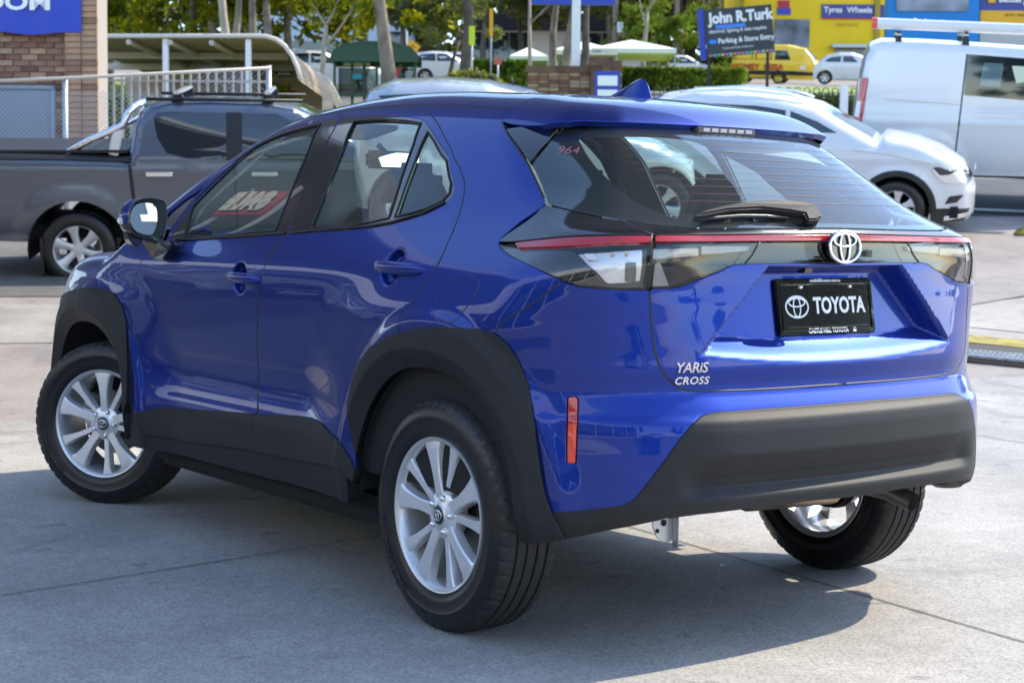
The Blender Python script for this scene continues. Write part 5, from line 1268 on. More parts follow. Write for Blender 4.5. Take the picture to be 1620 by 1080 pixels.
def make_wheel(loc, rz, turn):
    w = bpy.data.objects.new('wheel', None); link(w, CAR); w.matrix_local = Matrix.Translation(loc) @ Matrix.Rotation(rz, 4, 'Z') @ Matrix.Rotation(turn, 4, 'Y')
    global WHEEL
    if WHEEL:
        for ch in WHEEL.children: o = ch.copy(); SC.collection.objects.link(o); o.parent = w
        return w
    WHEEL = w
    V, Fc, k = tyre_mesh(); o = mesh_obj('tyre', V, Fc, M['rubber'], w, True); me = o.data; me.materials.append(M['tread'])
    for p in me.polygons:
        c = p.center; r = math.hypot(c.x, c.z)
        if r > .318: p.material_index = 1
    bm = bmesh.new(); bm.from_mesh(me); bmesh.ops.recalc_face_normals(bm, faces=bm.faces)
    for e in bm.edges:
        if e.is_manifold and e.calc_face_angle(0) > .55: e.smooth = False
    bm.to_mesh(me); bm.free()
    mb = MB(); mb.lathe([(.2195, .0945), (.2215, .0900), (.2180, .0870), (.2120, .0850), (.2085, .0800), (.2040, .055), (.2000, .0), (.1985, -.06), (.2050, -.084), (.2190, -.0900), (.2215, -.0940), (.2190, -.0960), (.2140, -.094), (.2020, -.086), (.1945, -.06), (.1960, .0), (.1990, .055), (.2040, .0795), (.2100, .0890), (.2150, .0930)], 96)
    mb.build('rim', M['alloy'], w, smooth=True, autosmooth=.7)
    mb = MB(); mb.lathe([(.001, .0825), (.030, .0825), (.033, .0800), (.058, .0760), (.068, .0700), (.072, .050), (.066, .030), (.001, .030)], 40, close=False)
    mb.build('hub', M['alloy_face'], w, autosmooth=.6)
    for k in range(5):
        a = R(90+72*k)
        mb = MB(); spoke_loft(mb, a, [(.045, .022, .0770, .030, 0), (.075, .0180, .0800, .030, -.002), (.11, .0175, .0825, .032, -.004), (.15, .0225, .0845, .030, -.007), (.185, .0310, .0860, .028, -.010), (.207, .0420, .0865, .024, -.010), (.2125, .045, .0850, .022, -.010)])
        mb.build('spoke', M['alloy_face'], w, autosmooth=.5)
        a = R(90+72*k+27)
        mb = MB(); spoke_loft(mb, a, [(.062, .012, .0720, .026, 0), (.085, .0115, .0730, .026, 0), (.12, .0115, .0760, .030, .001), (.16, .0135, .0800, .030, .003), (.19, .0180, .0825, .028, .004), (.2125, .0250, .0840, .022, .004)])
        mb.build('spoke', M['alloy_face'], w, autosmooth=.5)
        a = R(90+72*k+22); c = Vector((.0495*math.cos(a), .0, .0495*math.sin(a)))
        mb = MB(); mb.lathe([(.0132, .068), (.0145, .074), (.0125, .0755)], 16, Matrix.Translation(c), close=False); mb.lathe([(.0005, .0885), (.0055, .0875), (.0090, .0835), (.0098, .0755), (.0098, .062)], 14, Matrix.Translation(c), close=False)
        mb.build('wheel_nut', M['chrome'], w, autosmooth=.8)
        # narrow tongues either side of the wide spoke that make the twin openings
    mb = MB(); mb.lathe([(.0005, .0895), (.022, .0890), (.0275, .0865), (.0275, .080)], 32, close=False); mb.build('hub_cap', M['gloss_black'], w, smooth=True)
    mb = MB(); mb.lathe([(.0285, .0865), (.0300, .0845), (.0300, .080), (.0270, .080), (.0270, .0865)], 32); mb.build('cap_ring', M['chrome'], w, smooth=True)
    mb = MB(); emblem(mb, .042, .030, .0016, 28); o = mb.build('cap_emblem', M['chrome'], w, smooth=True); o.matrix_local = Matrix.Translation((0, .0905, 0)) @ Matrix.Rotation(R(-90), 4, 'X') @ Matrix.Rotation(R(180), 4, 'Z')
    mb = MB(); mb.lathe([(.05, .012), (.128, .012), (.130, .010), (.130, -.010), (.05, -.010)], 48); mb.build('brake_disc', M['steel'], w, autosmooth=.6)
    mb = MB(); mb.box((.10, .012, .045), (.05, .055, .13)); mb.build('brake_caliper', M['zinc'], w, bevel=.008)
    mb = MB(); mb.lathe([(.001, -.030), (.125, -.034), (.125, -.040), (.001, -.040)], 40, close=False); mb.build('backing_plate', M['dark'], w)
    for k in range(0):
        pass
    # maker's lettering raised on the sidewall
    mb = MB(); a0 = R(-2); word = 'BRIDGESTONE'
    for i, chx in enumerate(word):
        an = a0-i*.085; cu = bpy.data.curves.new('t', 'FONT'); cu.body = chx; cu.size = .036; cu.extrude = .0007; cu.offset = .0006; cu.resolution_u = 2; cu.align_x = 'CENTER'; t_ = bpy.data.objects.new('t', cu); SC.collection.objects.link(t_)
        me_ = bpy.data.meshes.new_from_object(t_.evaluated_get(bpy.context.evaluated_depsgraph_get())); f_ = frame((.262*math.cos(an), .1057, .262*math.sin(an)), (math.sin(an), 0, -math.cos(an)), (math.cos(an), 0, math.sin(an)))
        mb.add([f_ @ v.co for v in me_.vertices], [tuple(p.vertices) for p in me_.polygons]); bpy.data.objects.remove(t_)
    mesh_obj('sidewall_lettering', mb.V, mb.F, M['tread'], w)['kind'] = 'stuff'
    return w
make_wheel((0, .7625, .333), 0, R(8))
make_wheel((2.56-.0, .757, .333), .5966, R(-3))
make_wheel((0, -.7625, .333), math.pi, R(20))
make_wheel((2.56, -.757, .333), math.pi+.56, R(10))
for xc in (0.02, 2.575):
    for sg in (1, -1):
        V = []; Fc = []; n = 30; ys = (.50, .80, .850)
        for i in range(n+1):
            t = R(0+177*i/n)
            for y in ys: V.append((xc+.418*math.cos(t)*(1 if y < .85 else .985), sg*y, .345+.418*math.sin(t)*(1 if y < .85 else .985)))
        for i in range(n):
            for k in range(2): Fc.append((i*3+k, i*3+k+1, (i+1)*3+k+1, (i+1)*3+k))
        c = len(V); V.append((xc, sg*.50, .345)); Fc += [(c, i*3, (i+1)*3) for i in range(n)]
        mesh_obj('wheel_liner', V, Fc, M['dark'], CAR, True)
# ---------------------------------------------------------------- door handles, mirrors, fin
def handle(x0, x1, z0, z1, sg):
    n = 22; V = []; m = 14
    for i in range(n+1):
        t = i/n; x = x0+(x1-x0)*t; z = z0+(z1-z0)*t
        P = solve_ray(np.array([[x, 0, z]]), np.array([[0, 1., 0]]), F_body, .2, 1.1)[0][0]
        # the cup would pull the bar in: use the door's own face
        yb = base_y(x, z)
        e = max(.0, 1-abs(2*t-1)**4.5)**.5; o = .010+.020*math.sin(math.pi*min(max(t, .0), 1))**.6
        for k in range(m):
            a = 2*math.pi*k/m; V.append((x, sg*(yb+o+.011*math.cos(a)*max(e, .05)-.004), z+.0195*math.sin(a)*max(e, .05)))
    Fc = [(i*m+k, i*m+(k+1) % m, (i+1)*m+(k+1) % m, (i+1)*m+k) for i in range(n) for k in range(m)]+[tuple(range(m)), tuple(range(n*m+m-1, n*m-1, -1))]
    return V, Fc
def base_y(x, z):
    q = [solve_ray(np.array([[x+dx, 0, z+dz]]), np.array([[0, 1., 0]]), F_body, .2, 1.1)[0][0][1] for dx, dz in ((0, .085), (0, -.085))]
    return (q[0]+q[1])/2
for sg in (1, -1):
    for x0, x1, z in ((float(on(663, 425, 1, .865)[0]), float(on(578, 426, 1, .865)[0]), 1.022), (float(on(404, 443, 1, .865)[0]), float(on(350, 443, 1, .865)[0]), .964)):
        mb = MB(); mb.add(*handle(x0, x1, z-.004, z+.004, sg)); mb.build('door_handle', M['blue'], CAR, smooth=True)
def outline_x(key, pts, x): return [on(u, v, 0, x) for u, v in px(key, pts)]
cM = on(228, 345, 1, .93); MX = float(cM[0])
print('MIRROR', cM)
rimo = outline_x('Zm', [(250, 112), (400, 92), (520, 108), (562, 150), (577, 300), (560, 440), (530, 545), (470, 560), (350, 535), (250, 500), (190, 430), (162, 340), (165, 250), (200, 170)], MX)
gl = outline_x('Zm', [(290, 138), (420, 146), (462, 200), (468, 330), (445, 430), (405, 492), (300, 480), (215, 430), (178, 350), (172, 260), (215, 175)], MX+.006)
def loft_rings(rings, cap0=False, cap1=True):
    V = []; Fc = []; k = len(rings[0])
    for r in rings: V += [tuple(p) for p in r]
    for i in range(len(rings)-1):
        for q in range(k): Fc.append((i*k+q, i*k+(q+1) % k, (i+1)*k+(q+1) % k, (i+1)*k+q))
    if cap1: Fc.append(tuple(range((len(rings)-1)*k, len(rings)*k)))
    if cap0: Fc.append(tuple(range(k-1, -1, -1)))
    return V, Fc
def resam(pts, n):
    P = np.array(pts+[pts[0]]); P = np.array([tuple(p) for p in P]); d = np.r_[0, np.cumsum(np.linalg.norm(np.diff(P, axis=0), axis=1))]
    t = np.linspace(0, d[-1], n, endpoint=False); return np.stack([np.interp(t, d, P[:, i]) for i in range(3)], -1)
R0 = resam([tuple(p) for p in rimo], 48); cc = R0.mean(0)
def soft(P, it=2):
    for _ in range(it): P = (np.roll(P, 1, 0)+2*P+np.roll(P, -1, 0))/4
    return P
R0 = soft(R0)
def ring(sc, dx, dz=0., dy=0.): return (R0-cc)*np.array([1, sc, sc])+cc+np.array([dx, dy, dz])
for sg in (1, -1):
    rings = [ring(.97, .004), ring(1.0, 0), ring(1.035, .012), ring(1.05, .035, 0, .004), ring(1.0, .065, 0, .010), ring(.86, .092, 0, .014), ring(.60, .110, 0, .014), ring(.25, .118, 0, .012)]
    V, Fc = loft_rings(rings); V = [(a, b*sg, c) for a, b, c in V]
    up = [f for f in Fc if np.mean([V[i][2] for i in f]) > cc[2]-.012 and np.mean([V[i][0] for i in f]) > MX+.008]
    lo = [f for f in Fc if f not in up]
    mesh_obj('mirror_cap', V, up, M['blue'], CAR, True); mesh_obj('mirror_housing', V, lo, M['gloss_black'], CAR, True)
    G = soft(resam([tuple(p) for p in gl], 40), 2); G[:, 1] *= sg
    mesh_obj('mirror_glass', G, [tuple(range(40))], M['mirror'], CAR)
    Rm = resam([tuple(p) for p in rimo], 40)*[1, sg, 1]; Rm[:, 0] = MX+.003
    # bezel between the glass and the rim
    k = 40; al = [np.argmin(((Rm-g)**2).sum(1)) for g in G]
    V = [tuple(p) for p in G-[0.001, 0, 0]]+[tuple(p) for p in Rm]
    Gc = G.mean(0); 
    ang = lambda p: math.atan2(p[2]-Gc[2], p[1]-Gc[1])
    ordR = sorted(range(k), key=lambda i: ang(Rm[i])); ordG = sorted(range(k), key=lambda i: ang(G[i]))
    Fc = [(ordG[i], ordG[(i+1) % k], 40+ordR[(i+1) % k], 40+ordR[i]) for i in range(k)]
    mesh_obj('mirror_bezel', V, Fc, M['gloss_black'], CAR)
    ft = [on(u, v, 1, .86) for u, v in px('Zm', [(385, 520), (500, 560), (560, 545), (632, 598), (622, 660), (560, 748), (455, 752), (425, 640)])]
    V = [(p[0], sg*(p[1]-.03), p[2]) for p in ft]+[(p[0], sg*(p[1]+.045-.03*(p[2] < 1.08)), p[2]) for p in ft]; n = len(ft)
    mb = MB(); mb.add(V, [tuple(range(n)), tuple(range(2*n-1, n-1, -1))]+[(i, (i+1) % n, n+(i+1) % n, n+i) for i in range(n)]); mb.build('mirror_foot', M['gloss_black'], CAR, bevel=.004)
    ft = outline_x('Zm', [(120, 440), (190, 455), (290, 510), (288, 545), (240, 618), (180, 585), (140, 530)], MX+.05)
    V = [(p[0]-.02, sg*p[1], p[2]) for p in ft]+[(p[0]+.03, sg*p[1], p[2]) for p in ft]; n = len(ft)
    mb = MB(); mb.add(V, [tuple(range(n)), tuple(range(2*n-1, n-1, -1))]+[(i, (i+1) % n, n+(i+1) % n, n+i) for i in range(n)]); mb.build('mirror_lamp_pod', M['gloss_black'], CAR, bevel=.004)
    ft = outline_x('Zm', [(48, 300), (130, 285), (155, 310), (150, 350), (75, 372), (45, 350)], MX+.055)
    V = [(p[0]-.012, sg*p[1], p[2]) for p in ft]+[(p[0]+.012, sg*p[1], p[2]) for p in ft]; n = len(ft)
    mb = MB(); mb.add(V, [tuple(range(n)), tuple(range(2*n-1, n-1, -1))]+[(i, (i+1) % n, n+(i+1) % n, n+i) for i in range(n)]); mb.build('mirror_indicator', M['reflector'], CAR, bevel=.003)
# shark fin
prof = [(.318, 1.556), (.28, 1.566), (.23, 1.584), (.19, 1.600), (.155, 1.611), (.135, 1.613), (.122, 1.609), (.112, 1.585), (.100, 1.545)]
n = len(prof); V = []; top = 1.613
for sg in (1, -1):
    for j, (x, z) in enumerate(prof): V.append((x, sg*(.003+.003*(j > 2)), z))
base = [(.325, .0), (.29, .016), (.22, .026), (.15, .030), (.11, .026), (.092, 0)]
mb = MB(); 
V = []; Fc = []
nst = 14
for i in range(nst+1):
    t = i/nst; x = .322-.228*t; zt = np.interp(-x, [-.322, -.23, -.19, -.155, -.135, -.118, -.10, -.094], [1.562, 1.586, 1.601, 1.611, 1.613, 1.604, 1.570, 1.55]); hw = .030*math.sqrt(max(0, min(1, t*2.2)))*(1 if t < .85 else math.sqrt(max(0, (1-t)/.15)))+.001
    zb = float(Z_ROOF(x))-.004
    for k in range(9):
        a = math.pi*k/8; c, s = math.cos(a), math.sin(a); V.append((x, hw*c*(1-.72*s**.8), zb+(zt-zb)*s))
for i in range(nst):
    for k in range(8): Fc.append((i*9+k, i*9+k+1, (i+1)*9+k+1, (i+1)*9+k))
mesh_obj('shark_fin', V, Fc, M['blue'], CAR, True)
# ---------------------------------------------------------------- badge, plate, lettering, wiper
def on_surf(u, v, F=None, off=0.):
    P = hit(u, v, F); N = grad(F or F_body, P[None])[0]; return P+N*off, N
def surf_frame(u, v, off=0.):
    P, N = on_surf(u, v, None, off); yd = np.array([0, 0, 1.]); yd = yd-N*yd.dot(N); xd = np.cross(yd, N); return frame(P, xd, yd)
mb = MB(); emblem(mb, .120, .086, .0042, 48); o = mb.build('badge', M['chrome'], CAR, smooth=True)
mf = frame((-.722, 0, 1.097), (0, -1, 0), (.05, 0, 1)); o.matrix_local = mf
mb = MB(); 
pts = [(.061*math.cos(t), .044*math.sin(t)) for t in np.linspace(0, 2*math.pi, 48, endpoint=False)]
mb.prism(pts, -.020, -.004, mf); mb.build('badge_base', M['gloss_black'], CAR, bevel=.004)
ptl, ptr_, pbr, pbl = (-.645, .19, 1.0085), (-.645, -.19, 1.0085), (-.670, -.193, .857), (-.670, .193, .857)
pf = frame((-.6600, 0, .9325), (0, -1, 0), (.16, 0, 1))
mb = MB(); mb.box((0, 0, -.004), (.384, .157, .010)); o = mb.build('number_plate', M['gloss_black'], CAR, bevel=.005); o.matrix_local = pf
mb = MB(); w_, h_ = .352, .128
for c, d in (((0, h_/2, .0025), (w_+.012, .006, .004)), ((0, -h_/2, .0025), (w_+.012, .003, .004)), ((-w_/2, 0, .0025), (.006, h_, .004)), ((w_/2, 0, .0025), (.006, h_, .004))): mb.box(c, d)
o = mb.build('plate_frame', M['gloss_black'], CAR, bevel=.001); o.matrix_local = pf
mb = MB(); mb.box((0, -.0555, .0022), (.31, .0018, .002)); mb.box((-.105, .0605, .0022), (.10, .001, .002)); mb.box((.105, .0605, .0022), (.10, .001, .002)); o = mb.build('plate_lines', M['chrome'], CAR); o.matrix_local = pf
L = lambda x, y, z=.0022: pf @ Matrix.Translation((x, y, z))
text('lettering', 'TOYOTA', .062, L(.048, .0), M['white_ink'], CAR, bold=.0018, sx=.80, spacing=1.0)
text('lettering', 'castlehilltoyota.com.au', .0165, L(0, .0705), M['white_ink'], CAR, bold=.0004, sx=.80)
text('lettering', 'CASTLE HILL TOYOTA', .0185, L(-.004, -.0675), M['white_ink'], CAR, bold=.0005, sx=.85)
mb = MB(); emblem(mb, .086, .058, .0028, 36); o = mb.build('plate_emblem', M['white_ink'], CAR, smooth=True); o.matrix_local = L(-.118, 0, .001) @ Matrix.Diagonal((1, 1, .3, 1))
mb = MB(); mb.box((.101, -.067, .0022), (.012, .012, .001)); o = mb.build('plate_mark', M['white_ink'], CAR); o.matrix_local = pf
for xx in (-.098, .098):
    mb = MB(); mb.lathe([(.0005, .006), (.005, .005), (.0062, .001)], 12, Matrix.Rotation(R(-90), 4, 'X') @ Matrix.Diagonal((1, -1, 1, 1)), close=False); o = mb.build('plate_screw', M['chrome'], CAR, smooth=True); o.matrix_local = pf @ Matrix.Translation((xx, .0545, .001))
# chrome model lettering
f1 = surf_frame(1093, 582, .0015); text('lettering', 'YARiS', .037, f1, M['chrome'], CAR, ext=.002, bold=.0005, sx=1.02, shear=.22, spacing=.95)
f2 = surf_frame(1093, 602, .0015); text('lettering', 'CROSS', .0275, f2, M['chrome'], CAR, ext=.002, bold=.0005, sx=1.12, shear=.18, spacing=1.08)
f3 = surf_frame(899, 239, .002)
text('marker_number', '964', .050, f3 @ Matrix.Rotation(R(-3), 4, 'Z'), M['pink_ink'], CAR, ext=.0002, bold=-.0010, sx=.85, shear=.1)
# wiper
def wp(key, pts, off): return [on_surf(u, v, None, off)[0] for u, v in px(key, pts)]
wpoly = [(1095, 350), (1110, 342), (1135, 334), (1165, 328), (1200, 325), (1240, 324), (1262, 325), (1286, 332), (1291, 343), (1289, 354), (1271, 355), (1267, 345), (1245, 341), (1200, 337), (1150, 340), (1110, 348)]
lo_ = [on_surf(u, v+5, None, .006)[0] for u, v in wpoly]; hi_ = [on_surf(u, v+6, None, .030)[0] for u, v in wpoly]; n = len(wpoly)
mb = MB(); mb.add(lo_+hi_, [tuple(range(n)), tuple(range(2*n-1, n-1, -1))]+[(i, (i+1) % n, n+(i+1) % n, n+i) for i in range(n)]); mb.build('wiper_arm', M['plastic'], CAR, bevel=.005)
mb = MB(); mb.tube([on_surf(u, v, None, .010)[0] for u, v in ((1096, 355), (1130, 350), (1170, 347), (1210, 347), (1245, 350))], [.003, .006, .007, .006, .003], 8); mb.build('wiper_blade', M['rubber'], CAR, smooth=True)
mb = MB(); mb.tube([on_surf(1282, 350, None, -.01)[0], on_surf(1282, 350, None, .03)[0]], .020, 16); mb.build('wiper_pivot', M['plastic'], CAR, autosmooth=.6)
# lower light edge strip of the camera housing under the badge
mb = MB(); P, N = on_surf(1282, 424, None, .0); mb.box(tuple(P+np.array([.02, 0, -.004])), (.03, .035, .02)); mb.build('rear_camera', M['gloss_black'], CAR, bevel=.004)
# ---------------------------------------------------------------- below the car
sill = [sw(.47, .50), sw(.47, .30), sw(1.2, .29), sw(2.13, .285), sw(2.13, .50)]
both('side_sill', [sill], M['plastic'], step=.03, off=-.006, thick=.06)
mb = MB(); mb.box((1.3, 0, .27), (1.7, 1.50, .12)); mb.box((1.75, 0, .35), (2.7, .9, .12)); mb.box((3.1, 0, .33), (.4, 1.2, .12)); mb.box((-.35, 0, .54), (.5, 1.1, .14)); mb.build('underbody', M['dark'], CAR, bevel=.02)
mb = MB(); mb.tube([(-.05, -.62, .30), (-.02, -.3, .30), (-.02, .3, .30), (-.05, .62, .30)], .035, 12); mb.box((.12, .52, .33), (.30, .07, .05)); mb.box((.12, -.52, .33), (.30, .07, .05)); mb.build('rear_axle_beam', M['dark'], CAR, bevel=.01)
mb = MB()
a = on(1195, 805, 0, -.45); b = on(1380, 790, 0, -.45); print('MUFF', a, b)
mb.tube([(-.44, .14, .405), (-.44, .08, .402), (-.44, -.26, .392), (-.44, -.32, .385)], [.03, .068, .068, .03], 20); mb.build('muffler', M['rusty'], CAR, smooth=True)
mb = MB(); mb.tube([(-.42, -.30, .375), (-.43, -.36, .375), (-.47, -.40, .372), (-.53, -.425, .362), (-.615, -.44, .335)], [.032, .030, .030, .029, .029], 16, caps=False); mb.build('tail_pipe', M['steel'], CAR, smooth=True)
mb = MB(); br = [on(u, v, 0, -.60) for u, v in px('Zq', [(715, 893), (775, 882), (828, 872), (826, 975), (818, 998), (795, 1003), (752, 990), (733, 965), (720, 925)])]
n = len(br); V = [tuple(p) for p in br]+[(p[0]+.004, p[1], p[2]) for p in br]; mb.add(V, [tuple(range(n)), tuple(range(2*n-1, n-1, -1))]+[(i, (i+1) % n, n+(i+1) % n, n+i) for i in range(n)])
q = on(*px('Zq', [(823, 930)])[0], 0, -.60); mb.box((q[0]-.012, q[1], q[2]+.0), (.024, .003, .095)); mb.build('towing_bracket', M['zinc'], CAR, bevel=.001)
mb = MB(); q = on(*px('Zq', [(744, 943)])[0], 0, -.602); mb.lathe([(.0005, .001), (.005, .001), (.006, 0)], 12, Matrix.Translation(tuple(q)) @ Matrix.Rotation(R(90), 4, 'Z'), close=False)
q = on(*px('Zq', [(778, 900)])[0], 0, -.602); mb.lathe([(.0005, .001), (.008, .001), (.009, 0)], 12, Matrix.Translation(tuple(q)) @ Matrix.Rotation(R(90), 4, 'Z'), close=False); mb.build('bracket_holes', M['dark'], CAR)
for sg in ():
    mb = MB(); mb.add([(-.47, sg*.50, .44), (-.47, sg*.86, .44), (-.49, sg*.85, .30), (-.49, sg*.55, .30), (-.46, sg*.50, .44), (-.46, sg*.86, .44), (-.48, sg*.85, .30), (-.48, sg*.55, .30)], [(0, 1, 2, 3), (7, 6, 5, 4), (0, 4, 5, 1), (1, 5, 6, 2), (2, 6, 7, 3), (3, 7, 4, 0)]); mb.build('splash_guard', M['dark'], CAR)
# ---------------------------------------------------------------- cabin
zb = .98
trim = [(S_(1.85), zb), (S_(1.80), 1.33), (S_(1.60), 1.60), (S_(1.40), WM), (S_(.3), WM), (SPANS[1]-.30, WM), (SPANS[1]-.35, 1.70), (.80, 1.40), (.74, 1.22), (.80, 1.08), (SPANS[1]-.1, zb)]
panel('pillar_trim', [clean(trim), win_f_out, win_r_outer], M['headlining'], CAR, step=.03, off=-.035, thick=0, sym=True)
panel('headlining', [[(XC-.0, -YC-.05), (1.42, -YC-.05), (1.42, YC+.05), (XC, YC+.05)]], M['headlining'], CAR, dom='top', step=.06, off=-.03, thick=0)
panel('tailgate_trim', [clean([(-.5, WM), (.5, WM), ctop, (0, ctop[1]-.0), (-.5, ctop[1])])], M['headlining'], CAR, step=.05, off=-.04, thick=0)
mb = MB(); mb.box((1.2, 0, .42), (3.0, 1.5, .03)); mb.box((-.25, 0, .92), (.62, 1.18, .02)); mb.build('cabin_floor', M['dark'], CAR)
for sg in (1, -1):
    mb = MB(); mb.box((1.3, sg*.735, .80), (1.9, .03, .52)); mb.build('door_trim', M['cloth'], CAR, bevel=.01)
mb = MB(); mb.add([(1.75, -.72, 1.05), (1.75, .72, 1.05), (2.38, .62, 1.06), (2.38, -.62, 1.06), (1.85, -.72, .6), (1.85, .72, .6)], [(0, 1, 2, 3), (0, 4, 5, 1)]); mb.build('dashboard', M['cloth'], CAR, smooth=False)
mb = MB(); mb.box((1.80, -.37, 1.10), (.10, .40, .10)); mb.build('instrument_hood', M['cloth'], CAR, bevel=.03)
mb = MB(); c = Vector((1.62, -.37, 1.02)); pts = [c+Vector((.06*math.sin(t)*-1, .18*math.cos(t), .17*math.sin(t))) for t in np.linspace(0, 2*math.pi, 33)]; mb.tube(pts, .014, 8, caps=False); mb.tube([c+Vector((0, -.17, 0)), c+Vector((.03, 0, 0)), c+Vector((0, .17, 0))], .02, 8); mb.build('steering_wheel', M['seal'], CAR, smooth=True)
def seat(x, y, w, rear=False):
    mb = MB()
    lean = R(-20) if not rear else R(-16)
    mb.box((x, y, .86), (.13, w, .62), ry=lean, taper=.80); o = mb.build('seat_back', M['cloth'], CAR, bevel=.062, seg=6); 
    for p in o.data.polygons: p.use_smooth = True
    mb = MB(); mb.box((x+.28, y, .60), (.52, w, .14), ry=R(-6)); o = mb.build('seat_base', M['cloth'], CAR, bevel=.05, seg=4)
    for p in o.data.polygons: p.use_smooth = True
def headrest(x, y, z, w=.25, h=.18):
    mb = MB(); mb.box((x, y, z), (.10, w, h), ry=R(-12), taper=.82); o = mb.build('headrest', M['cloth'], CAR, bevel=.048, seg=6)
    for p in o.data.polygons: p.use_smooth = True
    mb = MB(); mb.tube([(x+.02, y-.06, z-.15), (x+.01, y-.06, z-.05)], .007, 8); mb.tube([(x+.02, y+.06, z-.15), (x+.01, y+.06, z-.05)], .007, 8); mb.build('headrest_stem', M['chrome'], CAR, smooth=True)
for y in (-.36, .36): seat(1.02, y, .50); headrest(.90, y, 1.27)
seat(.20, -.32, .62, True); seat(.20, .32, .62, True)
for y in (-.27, .27): headrest(.085, y, 1.235, .24, .17)
mb = MB(); q = Vector((1.62, 0, 1.40)); mb.box(tuple(q), (.03, .24, .07)); o = mb.build('interior_mirror', M['seal'], CAR, bevel=.012)
mb = MB(); mb.box((q.x-.017, 0, q.z), (.002, .22, .055)); mb.build('interior_mirror_glass', M['mirror'], CAR)
mb = MB(); mb.tube([q, q+Vector((.10, 0, .06))], .012, 8); mb.build('mirror_stalk', M['seal'], CAR, smooth=True)
mb = MB(); mb.box((.06, .52, 1.06), (.03, .04, .03)); mb.build('belt_buckle', M['orange_red'], CAR, bevel=.005)
for y in (-.38, .38):
    mb = MB(); mb.box((1.36, y, 1.485), (.22, .36, .018), ry=R(8)); mb.build('sun_visor', M['headlining'], CAR, bevel=.006)
# ---------------------------------------------------------------- other vehicles
M['dglass'] = mat('dark_vehicle_glass', (.010, .018, .026), .04, coat=1, spec=.6)
M['bglass'] = mat('pale_windscreen_glass', (.10, .16, .18), .04, coat=1, spec=.6)
M['white'] = mat('white_paint', (.66, .67, .68), .30, coat=1)
M['graphite'] = paint('graphite_metallic_paint', (.125, .142, .180), .30, .6, .05)
M['black'] = mat('black_plastic', (.015, .015, .016), .5)
BGW = {}
def bg_wheel(parent, x, y, r, col, spokes=6):
    key = (round(r, 3), col)
    if key not in BGW:
        mb = MB(); W = .11; q = r/.36
        mb.lathe([(r*.64, W*.9), (r*.70, W), (r*.86, W*1.02), (r*.96, W*.85), (r, W*.6), (r, -W*.6), (r*.96, -W*.85), (r*.64, -W)], 48)
        me1 = mb.build('tyre', M['rubber'], None, autosmooth=.7)
        mb = MB(); mb.lathe([(r*.64, W*.90), (r*.62, W*.84), (r*.58, W*.5), (r*.57, -W*.8), (r*.64, -W*.9)], 40)
        for k in range(spokes):
            spoke_loft(mb, R(360/spokes*k+20), [(r*.06, r*.11, W*.62, .03, 0), (r*.25, r*.085, W*.66, .03, 0), (r*.45, r*.10, W*.80, .03, 0), (r*.615, r*.17, W*.86, .03, 0)])
        mb.lathe([(.001, W*.68), (r*.15, W*.66), (r*.17, W*.5)], 20, close=False)
        me2 = mb.build('rim', M[col], None, autosmooth=.6); BGW[key] = (me1.data, me2.data)
        for o in (me1, me2): bpy.data.objects.remove(o)
    a, b = BGW[key]; e = link(bpy.data.objects.new('wheel', a), parent); e.location = (x, y, r); e.rotation_euler = (0, random.random()*6, 0 if y > 0 else 0)
    if y < 0: e.rotation_euler = (0, random.random()*6, math.pi)
    f = link(bpy.data.objects.new('rim', b), e)
    return e
def stance(hd):
    """a vehicle stands square to the sloping ground"""
    n = Vector((-.125*F0[0], -.125*F0[1], 1)).normalized(); f = Vector((math.cos(hd), math.sin(hd), 0)); f = (f-n*f.dot(n)).normalized(); l = n.cross(f)
    return Matrix((f, l, n)).transposed()
